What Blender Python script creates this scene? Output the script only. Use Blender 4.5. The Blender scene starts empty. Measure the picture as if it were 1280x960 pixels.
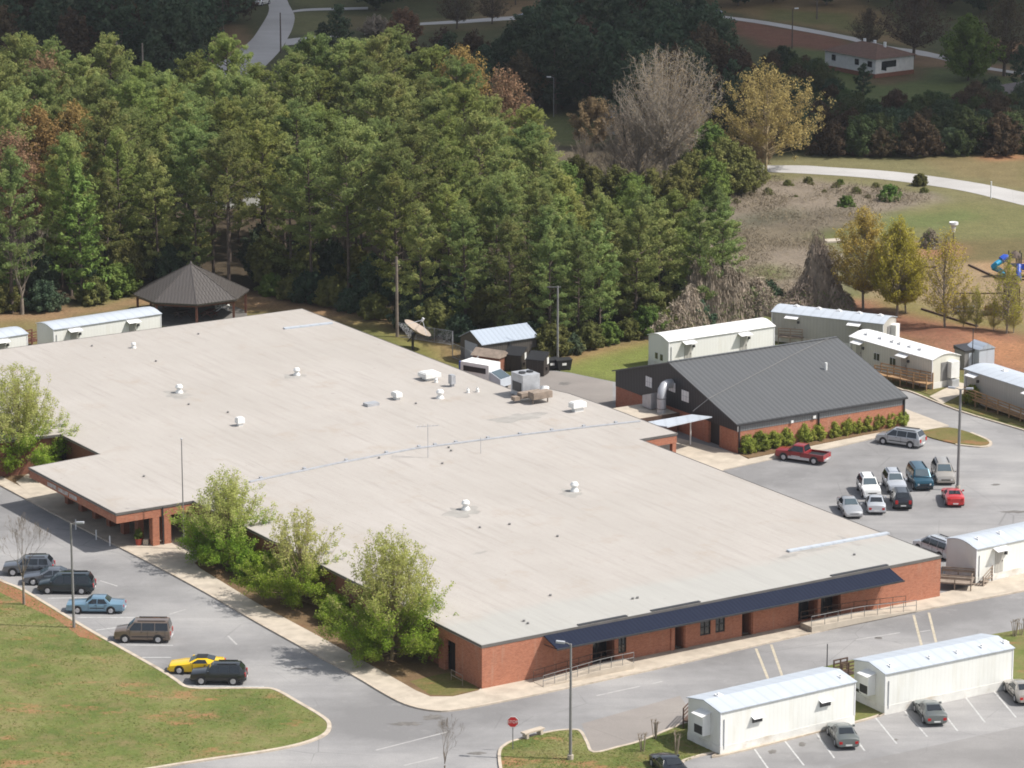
import bpy, math, random
import numpy as np
from mathutils import Vector, Matrix

random.seed(7)
C = bpy.context.scene.collection
R = math.radians
FPX, PT, CH = 4550.0, R(14), 97.0        # focal length in photo pixels (1280 wide), pitch, camera height
SUN_AZ, SUN_EL = R(-7), R(52)           # direction towards the sun: angle from +x, elevation

# ------------------------------------------------------------------ surveying: photo pixel -> ground position
def ray(px, py):
    u = (px - 640) / FPX; v = (480 - py) / FPX
    return (u, math.cos(PT) + v * math.sin(PT), -math.sin(PT) + v * math.cos(PT))
def G(px, py, z=0.0):
    d = ray(px, py); t = (z - CH) / d[2]
    return (d[0] * t, d[1] * t)
def P(px, py, z=0.0):
    x, y = G(px, py, z); return Vector((x, y, z))
def GP(pts, z=0.0): return [G(a, b, z) for a, b in pts]
def to_px(X, Y, Z=0.0):
    zz = Y * math.cos(PT) - (Z - CH) * math.sin(PT); up = Y * math.sin(PT) + (Z - CH) * math.cos(PT)
    return 640 + FPX * X / zz, 480 - FPX * up / zz
def local(p, o, ang):
    dx, dy = p[0] - o[0], p[1] - o[1]; c, s = math.cos(ang), math.sin(ang)
    return (dx * c + dy * s, -dx * s + dy * c)

# ------------------------------------------------------------------ materials
MATS = {}
def new_mat(name):
    m = bpy.data.materials.new(name); m.use_nodes = True
    nt = m.node_tree; b = nt.nodes['Principled BSDF']; MATS[name] = m
    return m, nt, b
def N(nt, t, **kw):
    n = nt.nodes.new(t)
    for k, v in kw.items():
        if k in n.inputs: n.inputs[k].default_value = v
        else: setattr(n, k, v)
    return n
def L(nt, a, b): nt.links.new(a, b)
def rgb(c): return (c[0], c[1], c[2], 1.0)
def ramp(nt, fac, stops):
    r = nt.nodes.new('ShaderNodeValToRGB'); L(nt, fac, r.inputs[0])
    e = r.color_ramp.elements
    while len(e) < len(stops): e.new(0.5)
    for k, (p, c) in zip(e, stops): k.position = p; k.color = c if len(c) == 4 else rgb(c)
    return r.outputs[0]
def mixc(nt, fac, a, b, mode='MIX'):
    n = nt.nodes.new('ShaderNodeMix'); n.data_type = 'RGBA'; n.blend_type = mode
    for s, v in ((0, fac), (6, a), (7, b)):
        if hasattr(v, 'links'): L(nt, v, n.inputs[s])
        else: n.inputs[s].default_value = v if s == 0 else rgb(v)
    return n.outputs[2]
def coords(nt, scale=(1, 1, 1), rot=0.0, kind='Object'):
    t = nt.nodes.new('ShaderNodeTexCoord'); m = nt.nodes.new('ShaderNodeMapping')
    m.inputs['Scale'].default_value = scale; m.inputs['Rotation'].default_value = (0, 0, rot)
    L(nt, t.outputs[kind], m.inputs[0]); return m.outputs[0]
def noise(nt, vec, scale, detail=4, rough=0.55):
    n = N(nt, 'ShaderNodeTexNoise', Scale=scale, Detail=detail, Roughness=rough); L(nt, vec, n.inputs['Vector'])
    return n.outputs[0]
def mul(k, c): return tuple(min(1.0, x * k) for x in c)
def simple(name, col, rough=0.6, var=0.12, scale=1.5, metallic=0.0, coat=0.0, spec=0.5, bump=0.0, dirt=None):
    m, nt, b = new_mat(name)
    v = coords(nt)
    f = noise(nt, v, scale, 5)
    c = mixc(nt, ramp(nt, f, [(0.3, (0, 0, 0)), (0.7, (1, 1, 1))]), mul(1 - var, col), mul(1 + var, col))
    if dirt:
        f2 = noise(nt, v, scale * 0.35, 6, 0.7)
        c = mixc(nt, ramp(nt, f2, [(0.52, (0, 0, 0)), (0.75, (1, 1, 1))]), c, dirt)
    L(nt, c, b.inputs['Base Color'])
    b.inputs['Roughness'].default_value = rough; b.inputs['Metallic'].default_value = metallic
    b.inputs['Specular IOR Level'].default_value = spec
    b.inputs['Coat Weight'].default_value = coat
    if bump:
        bn = N(nt, 'ShaderNodeBump', Strength=bump, Distance=0.05); L(nt, f, bn.inputs['Height']); L(nt, bn.outputs[0], b.inputs['Normal'])
    return m
def ribbed(name, col, pitch=0.3, axis=0, depth=0.5, var=0.08, rough=0.45, metallic=0.0, dirt=None, contrast=0.12):
    """metal siding: ribs across one local axis"""
    m, nt, b = new_mat(name); v = coords(nt)
    w = N(nt, 'ShaderNodeTexWave', Scale=math.pi * 2 / pitch / 20 * 1.0, Distortion=0.0); w.wave_type = 'BANDS'
    w.bands_direction = 'XYZ'[axis]; w.wave_profile = 'SIN'; w.inputs['Detail'].default_value = 0
    L(nt, v, w.inputs['Vector'])
    f = noise(nt, v, 0.5, 5)
    c = mixc(nt, f, mul(1 - var, col), mul(1 + var, col))
    seam = ramp(nt, w.outputs[0], [(0.0, mul(1, (1 - contrast,) * 3)), (0.2, (1, 1, 1))])
    c = mixc(nt, 1.0, c, seam, 'MULTIPLY')
    if dirt:
        mv = coords(nt, (1, 1, 0.15)); f2 = noise(nt, mv, 1.2, 6, 0.7)
        c = mixc(nt, ramp(nt, f2, [(0.5, (0, 0, 0)), (0.8, (0.7, 0.7, 0.7))]), c, dirt)
    L(nt, c, b.inputs['Base Color']); b.inputs['Roughness'].default_value = rough; b.inputs['Metallic'].default_value = metallic
    bn = N(nt, 'ShaderNodeBump', Strength=depth, Distance=0.03); L(nt, w.outputs[0], bn.inputs['Height']); L(nt, bn.outputs[0], b.inputs['Normal'])
    return m
def brick(name, c1, c2, mortar):
    m, nt, b = new_mat(name)
    t = nt.nodes.new('ShaderNodeTexCoord'); s = nt.nodes.new('ShaderNodeSeparateXYZ'); L(nt, t.outputs['Object'], s.inputs[0])
    ad = N(nt, 'ShaderNodeMath', operation='ADD'); L(nt, s.outputs[0], ad.inputs[0]); L(nt, s.outputs[1], ad.inputs[1])
    cb = nt.nodes.new('ShaderNodeCombineXYZ'); L(nt, ad.outputs[0], cb.inputs[0]); L(nt, s.outputs[2], cb.inputs[1])
    k = N(nt, 'ShaderNodeTexBrick', Scale=1.0); L(nt, cb.outputs[0], k.inputs['Vector'])
    k.inputs['Color1'].default_value = rgb(c1); k.inputs['Color2'].default_value = rgb(c2); k.inputs['Mortar'].default_value = rgb(mortar)
    k.inputs['Brick Width'].default_value = 0.21; k.inputs['Row Height'].default_value = 0.075; k.inputs['Mortar Size'].default_value = 0.008
    f = noise(nt, coords(nt), 0.7, 6, 0.65)
    c = mixc(nt, 0.3, k.outputs[0], mixc(nt, f, mul(0.6, c1), mul(1.35, c2)))
    sp = noise(nt, coords(nt, (1, 1, 3.0)), 2.2, 5, 0.75); c = mixc(nt, ramp(nt, sp, [(0.35, (0.5, 0.5, 0.5)), (0.5, (0, 0, 0))]), c, mul(0.55, c1))
    sv_ = noise(nt, coords(nt, (1, 1, 0.12)), 1.6, 4, 0.7); c = mixc(nt, ramp(nt, sv_, [(0.55, (0, 0, 0)), (0.75, (0.4, 0.4, 0.4))]), c, mortar)
    L(nt, c, b.inputs['Base Color']); b.inputs['Roughness'].default_value = 0.85
    return m
def leaf_mat(name, c1, c2, c3, hue_var=0.03, val_var=0.35, trans=0.3, scale=0.5):
    """foliage: colour varies by clump (noise) and from plant to plant (object random)"""
    m, nt, b = new_mat(name)
    oi = nt.nodes.new('ShaderNodeObjectInfo')
    v = coords(nt); f = noise(nt, v, scale, 3); f2 = noise(nt, v, scale * 7, 2)
    c = ramp(nt, f, [(0.32, c1), (0.5, c2), (0.68, c3)])
    hsv = nt.nodes.new('ShaderNodeHueSaturation'); L(nt, c, hsv.inputs['Color'])
    mr = N(nt, 'ShaderNodeMapRange'); L(nt, oi.outputs['Random'], mr.inputs[0]); mr.inputs[3].default_value = 0.5 - hue_var; mr.inputs[4].default_value = 0.5 + hue_var
    L(nt, mr.outputs[0], hsv.inputs['Hue'])
    mm = N(nt, 'ShaderNodeMath', operation='MULTIPLY'); L(nt, oi.outputs['Random'], mm.inputs[0]); mm.inputs[1].default_value = 7.31
    fr = N(nt, 'ShaderNodeMath', operation='FRACT'); L(nt, mm.outputs[0], fr.inputs[0])
    ad = N(nt, 'ShaderNodeMath', operation='ADD'); L(nt, fr.outputs[0], ad.inputs[0]); L(nt, f2, ad.inputs[1])
    mv = N(nt, 'ShaderNodeMapRange'); L(nt, ad.outputs[0], mv.inputs[0]); mv.inputs[1].default_value = 0.3; mv.inputs[2].default_value = 1.7
    mv.inputs[3].default_value = 1 - val_var; mv.inputs[4].default_value = 1 + val_var
    L(nt, mv.outputs[0], hsv.inputs['Value'])
    L(nt, hsv.outputs[0], b.inputs['Base Color']); b.inputs['Roughness'].default_value = 0.85; b.inputs['Specular IOR Level'].default_value = 0.05
    tr = nt.nodes.new('ShaderNodeBsdfTranslucent'); L(nt, hsv.outputs[0], tr.inputs[0])
    mx = nt.nodes.new('ShaderNodeMixShader'); mx.inputs[0].default_value = trans
    L(nt, b.outputs[0], mx.inputs[1]); L(nt, tr.outputs[0], mx.inputs[2]); L(nt, mx.outputs[0], nt.nodes['Material Output'].inputs[0])
    return m

# ------------------------------------------------------------------ mesh building
class MB:
    def __init__(s): s.v = []; s.f = []; s.m = []
    def add(s, verts, faces, mi=0):
        o = len(s.v); s.v += [tuple(p) for p in verts]
        s.f += [tuple(i + o for i in f) for f in faces]; s.m += [mi] * len(faces); return s
    def box(s, x0, x1, y0, y1, z0, z1, mi=0):
        return s.add([(x0, y0, z0), (x1, y0, z0), (x1, y1, z0), (x0, y1, z0), (x0, y0, z1), (x1, y0, z1), (x1, y1, z1), (x0, y1, z1)],
                     [(3, 2, 1, 0), (4, 5, 6, 7), (0, 1, 5, 4), (1, 2, 6, 5), (2, 3, 7, 6), (3, 0, 4, 7)], mi)
    def bar(s, p0, p1, w, h, mi=0):
        """rectangular bar between two points"""
        p0, p1 = Vector(p0), Vector(p1); d = (p1 - p0).normalized()
        up = Vector((0, 0, 1)) if abs(d.z) < 0.95 else Vector((1, 0, 0))
        a = d.cross(up).normalized() * w / 2; b = a.cross(d).normalized() * h / 2
        q = []
        for p in (p0, p1): q += [p - a - b, p + a - b, p + a + b, p - a + b]
        return s.add(q, [(0, 1, 2, 3), (7, 6, 5, 4), (0, 4, 5, 1), (1, 5, 6, 2), (2, 6, 7, 3), (3, 7, 4, 0)], mi)
    def prism(s, poly, z0, z1, mi=0, mtop=None, bottom=True):
        n = len(poly); area = sum(poly[i][0] * poly[(i + 1) % n][1] - poly[(i + 1) % n][0] * poly[i][1] for i in range(n))
        if area < 0: poly = poly[::-1]
        zz0 = z0 if hasattr(z0, '__len__') else [z0] * n; zz1 = z1 if hasattr(z1, '__len__') else [z1] * n
        s.add([(x, y, zz1[i]) for i, (x, y) in enumerate(poly)], [tuple(range(n))], mi if mtop is None else mtop)
        if bottom: s.add([(x, y, zz0[i]) for i, (x, y) in enumerate(poly)], [tuple(range(n - 1, -1, -1))], mi)
        v = [(x, y, zz0[i]) for i, (x, y) in enumerate(poly)] + [(x, y, zz1[i]) for i, (x, y) in enumerate(poly)]
        return s.add(v, [(i, (i + 1) % n, n + (i + 1) % n, n + i) for i in range(n)], mi)
    def sheet(s, poly, z, mi=0):
        n = len(poly); area = sum(poly[i][0] * poly[(i + 1) % n][1] - poly[(i + 1) % n][0] * poly[i][1] for i in range(n))
        if area < 0: poly = poly[::-1]
        return s.add([(x, y, z) for x, y in poly], [tuple(range(n))], mi)
    def path(s, pts, rad, n=8, mi=0, cap=True):
        pts = [Vector(p) for p in pts]; rad = rad if hasattr(rad, '__len__') else [rad] * len(pts)
        rings = []; ref = None
        for i, p in enumerate(pts):
            d = (pts[min(i + 1, len(pts) - 1)] - pts[max(i - 1, 0)]).normalized()
            if ref is None: ref = Vector((1, 0, 0)) if abs(d.x) < 0.9 else Vector((0, 1, 0))
            a = (ref - d * ref.dot(d)).normalized(); b = d.cross(a); ref = a
            rings.append([p + (a * math.cos(2 * math.pi * k / n) + b * math.sin(2 * math.pi * k / n)) * rad[i] for k in range(n)])
        v = [q for r in rings for q in r]; f = []
        for i in range(len(pts) - 1):
            for k in range(n): f.append((i * n + k, i * n + (k + 1) % n, (i + 1) * n + (k + 1) % n, (i + 1) * n + k))
        if cap: f += [tuple(range(n - 1, -1, -1)), tuple((len(pts) - 1) * n + k for k in range(n))]
        return s.add(v, f, mi)
    def cyl(s, x, y, z0, z1, r0, r1=None, n=12, mi=0): return s.path([(x, y, z0), (x, y, z1)], [r0, r0 if r1 is None else r1], n, mi)
    def lathe(s, prof, n=16, o=(0, 0, 0), mi=0):
        v = []; f = []
        for r, z in prof: v += [(o[0] + r * math.cos(2 * math.pi * k / n), o[1] + r * math.sin(2 * math.pi * k / n), o[2] + z) for k in range(n)]
        for i in range(len(prof) - 1):
            for k in range(n): f.append((i * n + k, i * n + (k + 1) % n, (i + 1) * n + (k + 1) % n, (i + 1) * n + k))
        return s.add(v, f, mi)
    def xform(s, M):
        s.v = [tuple(M @ Vector(p)) for p in s.v]; return s
    def build(s, name, mats, parent=None, smooth=None, loc=None):
        me = bpy.data.meshes.new(name); me.from_pydata(s.v, [], s.f)
        mats = mats if isinstance(mats, (list, tuple)) else [mats]
        for m in mats: me.materials.append(m)
        if len(mats) > 1: me.polygons.foreach_set('material_index', s.m)
        if smooth is not None: me.shade_smooth(); me.set_sharp_from_angle(angle=R(smooth))
        me.update()
        o = bpy.data.objects.new(name, me); C.objects.link(o)
        if parent: o.parent = parent
        if loc: o.location = loc
        return o
def tag(o, label=None, cat=None, group=None, kind=None):
    if label: o['label'] = label
    if cat: o['category'] = cat
    if group: o['group'] = group
    if kind: o['kind'] = kind
    return o
def thing(name, label, cat, loc=(0, 0, 0), rz=0.0, group=None):
    o = bpy.data.objects.new(name, None); C.objects.link(o); o.location = loc if len(loc) == 3 else (loc[0], loc[1], 0); o.rotation_euler = (0, 0, rz)
    o.empty_display_size = 0.3
    return tag(o, label, cat, group)
def np_obj(name, verts, faces, mats, mi=None, parent=None, smooth=False, link=True):
    verts = np.asarray(verts, dtype=np.float32); faces = np.asarray(faces, dtype=np.int32)
    me = bpy.data.meshes.new(name); n, k = faces.shape
    me.vertices.add(len(verts)); me.vertices.foreach_set('co', verts.ravel())
    me.loops.add(n * k); me.loops.foreach_set('vertex_index', faces.ravel())
    me.polygons.add(n); me.polygons.foreach_set('loop_start', np.arange(0, n * k, k, dtype=np.int32))
    for m in (mats if isinstance(mats, (list, tuple)) else [mats]): me.materials.append(m)
    if mi is not None: me.polygons.foreach_set('material_index', np.asarray(mi, dtype=np.int32))
    if smooth: me.polygons.foreach_set('use_smooth', np.ones(n, dtype=bool))
    me.update(calc_edges=True); me.validate()
    o = bpy.data.objects.new(name, me)
    if link: C.objects.link(o)
    if parent: o.parent = parent
    return o
# ------------------------------------------------------------------ numpy noise + polygon masks
def vnoise(x, y, seed=0):
    def h(i, j):
        n = (i * 374761393 + j * 668265263 + seed * 974634777) & 0x7fffffff
        n = ((n ^ (n >> 13)) * 1274126177) & 0x7fffffff
        return ((n ^ (n >> 16)) & 0xffff) / 65535.0
    xi = np.floor(x).astype(np.int64); yi = np.floor(y).astype(np.int64); fx = x - xi; fy = y - yi
    fx = fx * fx * (3 - 2 * fx); fy = fy * fy * (3 - 2 * fy)
    return (h(xi, yi) * (1 - fx) + h(xi + 1, yi) * fx) * (1 - fy) + (h(xi, yi + 1) * (1 - fx) + h(xi + 1, yi + 1) * fx) * fy
def inpoly(x, y, poly):
    r = np.zeros(x.shape, dtype=bool); n = len(poly)
    for i in range(n):
        x0, y0 = poly[i]; x1, y1 = poly[(i + 1) % n]
        c = ((y0 > y) != (y1 > y))
        with np.errstate(divide='ignore', invalid='ignore'):
            r ^= c & (x < (x1 - x0) * (y - y0) / ((y1 - y0) if y1 != y0 else 1e-9) + x0)
    return r
# ------------------------------------------------------------------ palette
M = MATS
simple('concrete', (0.42, 0.365, 0.295), 0.9, 0.15, 0.8, dirt=(0.31, 0.265, 0.215))
simple('kerb_concrete', (0.44, 0.375, 0.30), 0.9, 0.15, 1.5, dirt=(0.25, 0.2, 0.15))
simple('white_line', (0.42, 0.42, 0.41), 0.8, 0.25, 3.0, dirt=(0.27, 0.27, 0.27))
simple('cream_line', (0.42, 0.37, 0.28), 0.8, 0.2, 3.0, dirt=(0.28, 0.26, 0.24))
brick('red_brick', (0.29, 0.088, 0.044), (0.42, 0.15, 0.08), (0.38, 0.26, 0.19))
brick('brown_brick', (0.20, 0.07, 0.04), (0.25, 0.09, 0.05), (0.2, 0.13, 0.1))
simple('dark_metal', (0.03, 0.03, 0.033), 0.5, 0.2)
simple('black', (0.012, 0.012, 0.013), 0.6, 0.2)
simple('galvanised', (0.42, 0.43, 0.45), 0.45, 0.15, 1.5, metallic=0.3)
simple('pole_grey', (0.19, 0.185, 0.18), 0.6, 0.15, 1.0)
simple('pole_wood', (0.19, 0.155, 0.125), 0.9, 0.25, 1.5)
simple('white_paint', (0.72, 0.72, 0.70), 0.5, 0.06, 0.7, dirt=(0.58, 0.56, 0.52))
simple('cap_white', (0.7, 0.7, 0.7), 0.5, 0.1)
simple('timber', (0.33, 0.20, 0.10), 0.85, 0.25, 2.0, dirt=(0.22, 0.14, 0.08))
simple('timber_grey', (0.24, 0.19, 0.15), 0.9, 0.25, 2.0)
simple('timber_dark', (0.085, 0.05, 0.035), 0.85, 0.25, 2.0)
simple('timber_red', (0.14, 0.055, 0.035), 0.85, 0.25, 2.0)
simple('red_paint', (0.5, 0.02, 0.025), 0.45, 0.06)
simple('letter_white', (0.62, 0.6, 0.58), 0.6, 0.1)
simple('terracotta', (0.35, 0.06, 0.035), 0.7, 0.15)
simple('blue_plastic', (0.015, 0.07, 0.42), 0.35, 0.1)
simple('teal_plastic', (0.01, 0.24, 0.42), 0.35, 0.1)
simple('faint_line', (0.345, 0.335, 0.325), 0.85, 0.15, 2.0, dirt=(0.29, 0.282, 0.276))
simple('dark_patch', (0.135, 0.126, 0.116), 0.9, 0.3, 2.0)  # stains and the shadow patches coloured onto the asphalt, also the pavilion floor
simple('tyre', (0.015, 0.015, 0.016), 0.85, 0.2)
simple('rim_metal', (0.5, 0.5, 0.52), 0.35, 0.1, metallic=0.5)
simple('trim_black', (0.02, 0.02, 0.022), 0.55, 0.15)
simple('lamp_red', (0.42, 0.012, 0.012), 0.25, 0.05)
simple('lamp_clear', (0.6, 0.6, 0.6), 0.15, 0.05)
simple('plate_white', (0.65, 0.65, 0.62), 0.5, 0.05)
def glass(name, col=(0.012, 0.016, 0.02), rough=0.06):
    m = simple(name, col, rough, 0.1, 0.5, spec=0.9); return m
glass('dark_glass'); glass('window_glass', (0.02, 0.022, 0.026), 0.12)
glass('windscreen_glass', (0.06, 0.085, 0.10), 0.08)  # sky's reflection put into the glass colour as a paler blue-grey
# school roof: pale gravel, long faint streaks down the fall, grey front strip, old ponding marks
def roof_mat():
    m, nt, b = new_mat('gravel_roof'); v = coords(nt)
    streak = noise(nt, coords(nt, (1.0, 0.07, 1)), 1.7, 7, 0.72)
    big = noise(nt, v, 0.09, 4); fine = noise(nt, v, 5.0, 3, 0.7)
    c = ramp(nt, streak, [(0.28, (0.31, 0.284, 0.258)), (0.46, (0.378, 0.349, 0.32)), (0.7, (0.402, 0.374, 0.348))])
    c = mixc(nt, ramp(nt, big, [(0.35, (0.4, 0.4, 0.4)), (0.65, (0, 0, 0))]), c, (0.31, 0.285, 0.256))
    c = mixc(nt, ramp(nt, noise(nt, v, 0.23, 5, 0.7), [(0.56, (0, 0, 0)), (0.75, (0.75, 0.75, 0.75))]), c, (0.325, 0.275, 0.225))
    c = mixc(nt, ramp(nt, fine, [(0.3, (0.22, 0.22, 0.22)), (0.6, (0, 0, 0))]), c, (0.28, 0.25, 0.22))
    # seams of the felt sheets, a little darker
    br = N(nt, 'ShaderNodeTexBrick', Scale=1.0); L(nt, coords(nt, rot=R(90)), br.inputs['Vector'])
    br.inputs['Brick Width'].default_value = 11.0; br.inputs['Row Height'].default_value = 0.95; br.inputs['Mortar Size'].default_value = 0.03
    br.inputs['Color1'].default_value = (0, 0, 0, 1); br.inputs['Color2'].default_value = (0.06, 0.06, 0.06, 1); br.inputs['Mortar'].default_value = (0.28, 0.28, 0.28, 1)
    sm = mixc(nt, 1.0, br.outputs[0], ramp(nt, noise(nt, v, 0.3, 3), [(0.4, (0, 0, 0)), (0.65, (1, 1, 1))]), 'MULTIPLY')
    c = mixc(nt, sm, c, (0.25, 0.22, 0.19))
    s = nt.nodes.new('ShaderNodeSeparateXYZ'); L(nt, v, s.inputs[0])
    # grey strip along the front, wavering edge
    ad = N(nt, 'ShaderNodeMath', operation='MULTIPLY_ADD'); L(nt, noise(nt, v, 0.25, 3), ad.inputs[0]); ad.inputs[1].default_value = 3.0; L(nt, s.outputs[1], ad.inputs[2])
    mr = N(nt, 'ShaderNodeMapRange'); L(nt, ad.outputs[0], mr.inputs[0]); mr.inputs[1].default_value = 7.3; mr.inputs[2].default_value = 9.2; mr.inputs[3].default_value = 0.85; mr.inputs[4].default_value = 0
    c = mixc(nt, mr.outputs[0], c, mixc(nt, streak, (0.29, 0.285, 0.265), (0.40, 0.395, 0.37)))
    # small dark speckles scattered over the roof
    sp = noise(nt, v, 2.2, 2)
    c = mixc(nt, ramp(nt, sp, [(0.735, (0, 0, 0)), (0.76, (0.6, 0.6, 0.6))]), c, (0.2, 0.16, 0.13))
    L(nt, c, b.inputs['Base Color']); b.inputs['Roughness'].default_value = 0.95
    bn = N(nt, 'ShaderNodeBump', Strength=0.25, Distance=0.05); L(nt, fine, bn.inputs['Height']); L(nt, bn.outputs[0], b.inputs['Normal'])
roof_mat()
def asphalt(name, base, light, dark):
    m, nt, b = new_mat(name); v = coords(nt)
    c = ramp(nt, noise(nt, v, 0.07, 6, 0.6), [(0.36, dark), (0.5, base), (0.64, light)])
    c = mixc(nt, ramp(nt, noise(nt, coords(nt, (0.12, 1, 1), rot=R(-122)), 0.55, 5, 0.6), [(0.42, (0, 0, 0)), (0.7, (0.45, 0.45, 0.45))]), c, dark)
    c = mixc(nt, ramp(nt, noise(nt, v, 0.35, 6, 0.75), [(0.58, (0, 0, 0)), (0.72, (0.5, 0.5, 0.5))]), c, light)
    c = mixc(nt, ramp(nt, noise(nt, v, 9, 3, 0.7), [(0.3, (0.3, 0.3, 0.3)), (0.7, (0, 0, 0))]), c, mul(0.6, dark))
    vo = N(nt, 'ShaderNodeTexVoronoi', Scale=0.16); vo.feature = 'DISTANCE_TO_EDGE'
    wv = mixc(nt, 0.06, v, N(nt, 'ShaderNodeTexNoise', Scale=0.7).outputs['Color']); L(nt, wv, vo.inputs['Vector'])
    cr = mixc(nt, 1.0, ramp(nt, vo.outputs[0], [(0.0, (0.5, 0.5, 0.5)), (0.007, (0, 0, 0))]), ramp(nt, noise(nt, v, 0.12, 3), [(0.46, (0, 0, 0)), (0.6, (1, 1, 1))]), 'MULTIPLY')
    c = mixc(nt, cr, c, mul(0.55, dark))
    L(nt, c, b.inputs['Base Color']); b.inputs['Roughness'].default_value = 0.9; b.inputs['Specular IOR Level'].default_value = 0.3
asphalt('asphalt', (0.27, 0.264, 0.262), (0.345, 0.335, 0.326), (0.185, 0.181, 0.18))
asphalt('road_surface', (0.42, 0.405, 0.39), (0.47, 0.455, 0.44), (0.36, 0.345, 0.33))
asphalt('asphalt_brown', (0.265, 0.24, 0.22), (0.30, 0.275, 0.25), (0.215, 0.195, 0.18))
def lawn(name, greens, clay, dry, clay_amt=0.60):
    m, nt, b = new_mat(name); v = coords(nt)
    c = ramp(nt, noise(nt, v, 0.16, 6, 0.65), [(0.36, greens[0]), (0.5, greens[1]), (0.64, greens[2])])
    c = mixc(nt, ramp(nt, noise(nt, v, 0.4, 6, 0.7), [(0.45, (0, 0, 0)), (0.7, (0.8, 0.8, 0.8))]), c, dry)
    c = mixc(nt, ramp(nt, noise(nt, coords(nt, (0.6, 1.0, 1), rot=0.2), 0.22, 7, 0.72), [(clay_amt, (0, 0, 0)), (clay_amt + 0.1, (0.9, 0.9, 0.9))]), c, clay)
    fine = noise(nt, v, 4.5, 7, 0.8)
    c = mixc(nt, ramp(nt, fine, [(0.3, (0.55, 0.55, 0.55)), (0.62, (0, 0, 0))]), c, mul(0.45, greens[0]))
    L(nt, c, b.inputs['Base Color']); b.inputs['Roughness'].default_value = 0.95; b.inputs['Specular IOR Level'].default_value = 0.1
    bn = N(nt, 'ShaderNodeBump', Strength=0.5, Distance=0.12); L(nt, fine, bn.inputs['Height']); L(nt, bn.outputs[0], b.inputs['Normal'])
lawn('lawn_grass', [(0.095, 0.13, 0.034), (0.14, 0.165, 0.048), (0.205, 0.20, 0.08)], (0.34, 0.165, 0.09), (0.235, 0.175, 0.09), 0.55)
lawn('verge_grass', [(0.10, 0.105, 0.03), (0.14, 0.135, 0.045), (0.18, 0.15, 0.06)], (0.30, 0.15, 0.08), (0.21, 0.15, 0.075), 0.54)
lawn('mulch_bed', [(0.16, 0.105, 0.06), (0.19, 0.125, 0.07), (0.22, 0.155, 0.085)], (0.2, 0.11, 0.06), (0.14, 0.09, 0.05), 0.55)
lawn('clay_soil', [(0.25, 0.12, 0.06), (0.30, 0.15, 0.08), (0.34, 0.19, 0.11)], (0.28, 0.11, 0.05), (0.22, 0.15, 0.08), 0.58)
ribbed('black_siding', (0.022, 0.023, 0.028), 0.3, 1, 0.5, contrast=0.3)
ribbed('black_siding_sunlit', (0.16, 0.165, 0.17), 0.3, 0, 0.5)  # front band of the black siding, sunlight put into its paler colour
ribbed('hall_roof', (0.085, 0.088, 0.091), 0.6, 0, 0.6, rough=0.5, contrast=0.32)
ribbed('navy_metal', (0.011, 0.0155, 0.033), 0.4, 0, 0.35, rough=0.75, contrast=0.3); M['navy_metal'].node_tree.nodes['Principled BSDF'].inputs['Specular IOR Level'].default_value = 0.15
ribbed('gazebo_roof', (0.075, 0.066, 0.06), 0.4, 0, 0.4, contrast=0.2)
ribbed('shed_roof', (0.38, 0.43, 0.50), 0.6, 0, 0.5, metallic=0.2, contrast=0.15)
ribbed('shed_wall', (0.085, 0.076, 0.07), 0.3, 0, 0.4)
ribbed('white_siding', (0.72, 0.72, 0.68), 0.4, 0, 0.05, dirt=(0.58, 0.56, 0.48), contrast=0.05)
ribbed('cream_siding', (0.62, 0.60, 0.52), 0.4, 0, 0.5, dirt=(0.5, 0.47, 0.38), contrast=0.12)
ribbed('grey_siding', (0.40, 0.385, 0.35), 0.4, 0, 0.4, dirt=(0.33, 0.31, 0.27), contrast=0.1)
ribbed('trailer_roof', (0.46, 0.50, 0.55), 1.2, 0, 0.08, rough=0.5, metallic=0.1, dirt=(0.40, 0.42, 0.45), contrast=0.10)
simple('trailer_roof_white', (0.78, 0.78, 0.77), 0.5, 0.05, 0.4, dirt=(0.68, 0.67, 0.64))
simple('skirting', (0.66, 0.65, 0.61), 0.7, 0.1, 1.0, dirt=(0.45, 0.38, 0.30))
simple('house_roof', (0.12, 0.065, 0.045), 0.9, 0.2, 2.0); simple('house_roof_grey', (0.13, 0.11, 0.105), 0.9, 0.2, 2.0)
simple('house_roof_blue', (0.30, 0.34, 0.40), 0.6, 0.15)
simple('house_white', (0.62, 0.61, 0.58), 0.7, 0.1); simple('house_tan', (0.26, 0.18, 0.13), 0.8, 0.15)
simple('bark', (0.10, 0.075, 0.06), 0.95, 0.3, 3.0); simple('bark_pale', (0.24, 0.20, 0.165), 0.95, 0.25, 3.0); simple('twig_grey', (0.20, 0.165, 0.13), 0.95, 0.25, 2.0)
simple('twig_pale', (0.27, 0.22, 0.165), 0.95, 0.2, 2.0); simple('twig_silver', (0.29, 0.25, 0.205), 0.95, 0.2, 2.0); simple('bin_brown', (0.032, 0.024, 0.02), .6, .2, 1.0); simple('twig_tan', (0.27, 0.21, 0.12), 0.95, 0.25, 2.0)
leaf_mat('pine_needles', (0.18, 0.23, 0.085), (0.24, 0.285, 0.098), (0.32, 0.33, 0.125), 0.022, 0.36, 0.52)
leaf_mat('pine_needles_young', (0.18, 0.215, 0.068), (0.235, 0.27, 0.08), (0.30, 0.305, 0.105), 0.022, 0.36, 0.52)
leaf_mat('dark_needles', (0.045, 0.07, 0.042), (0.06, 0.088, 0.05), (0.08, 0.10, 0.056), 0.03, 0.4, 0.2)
leaf_mat('scrub_green', (0.055, 0.078, 0.034), (0.075, 0.098, 0.04), (0.10, 0.115, 0.048), 0.03, 0.4, 0.25)
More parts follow.
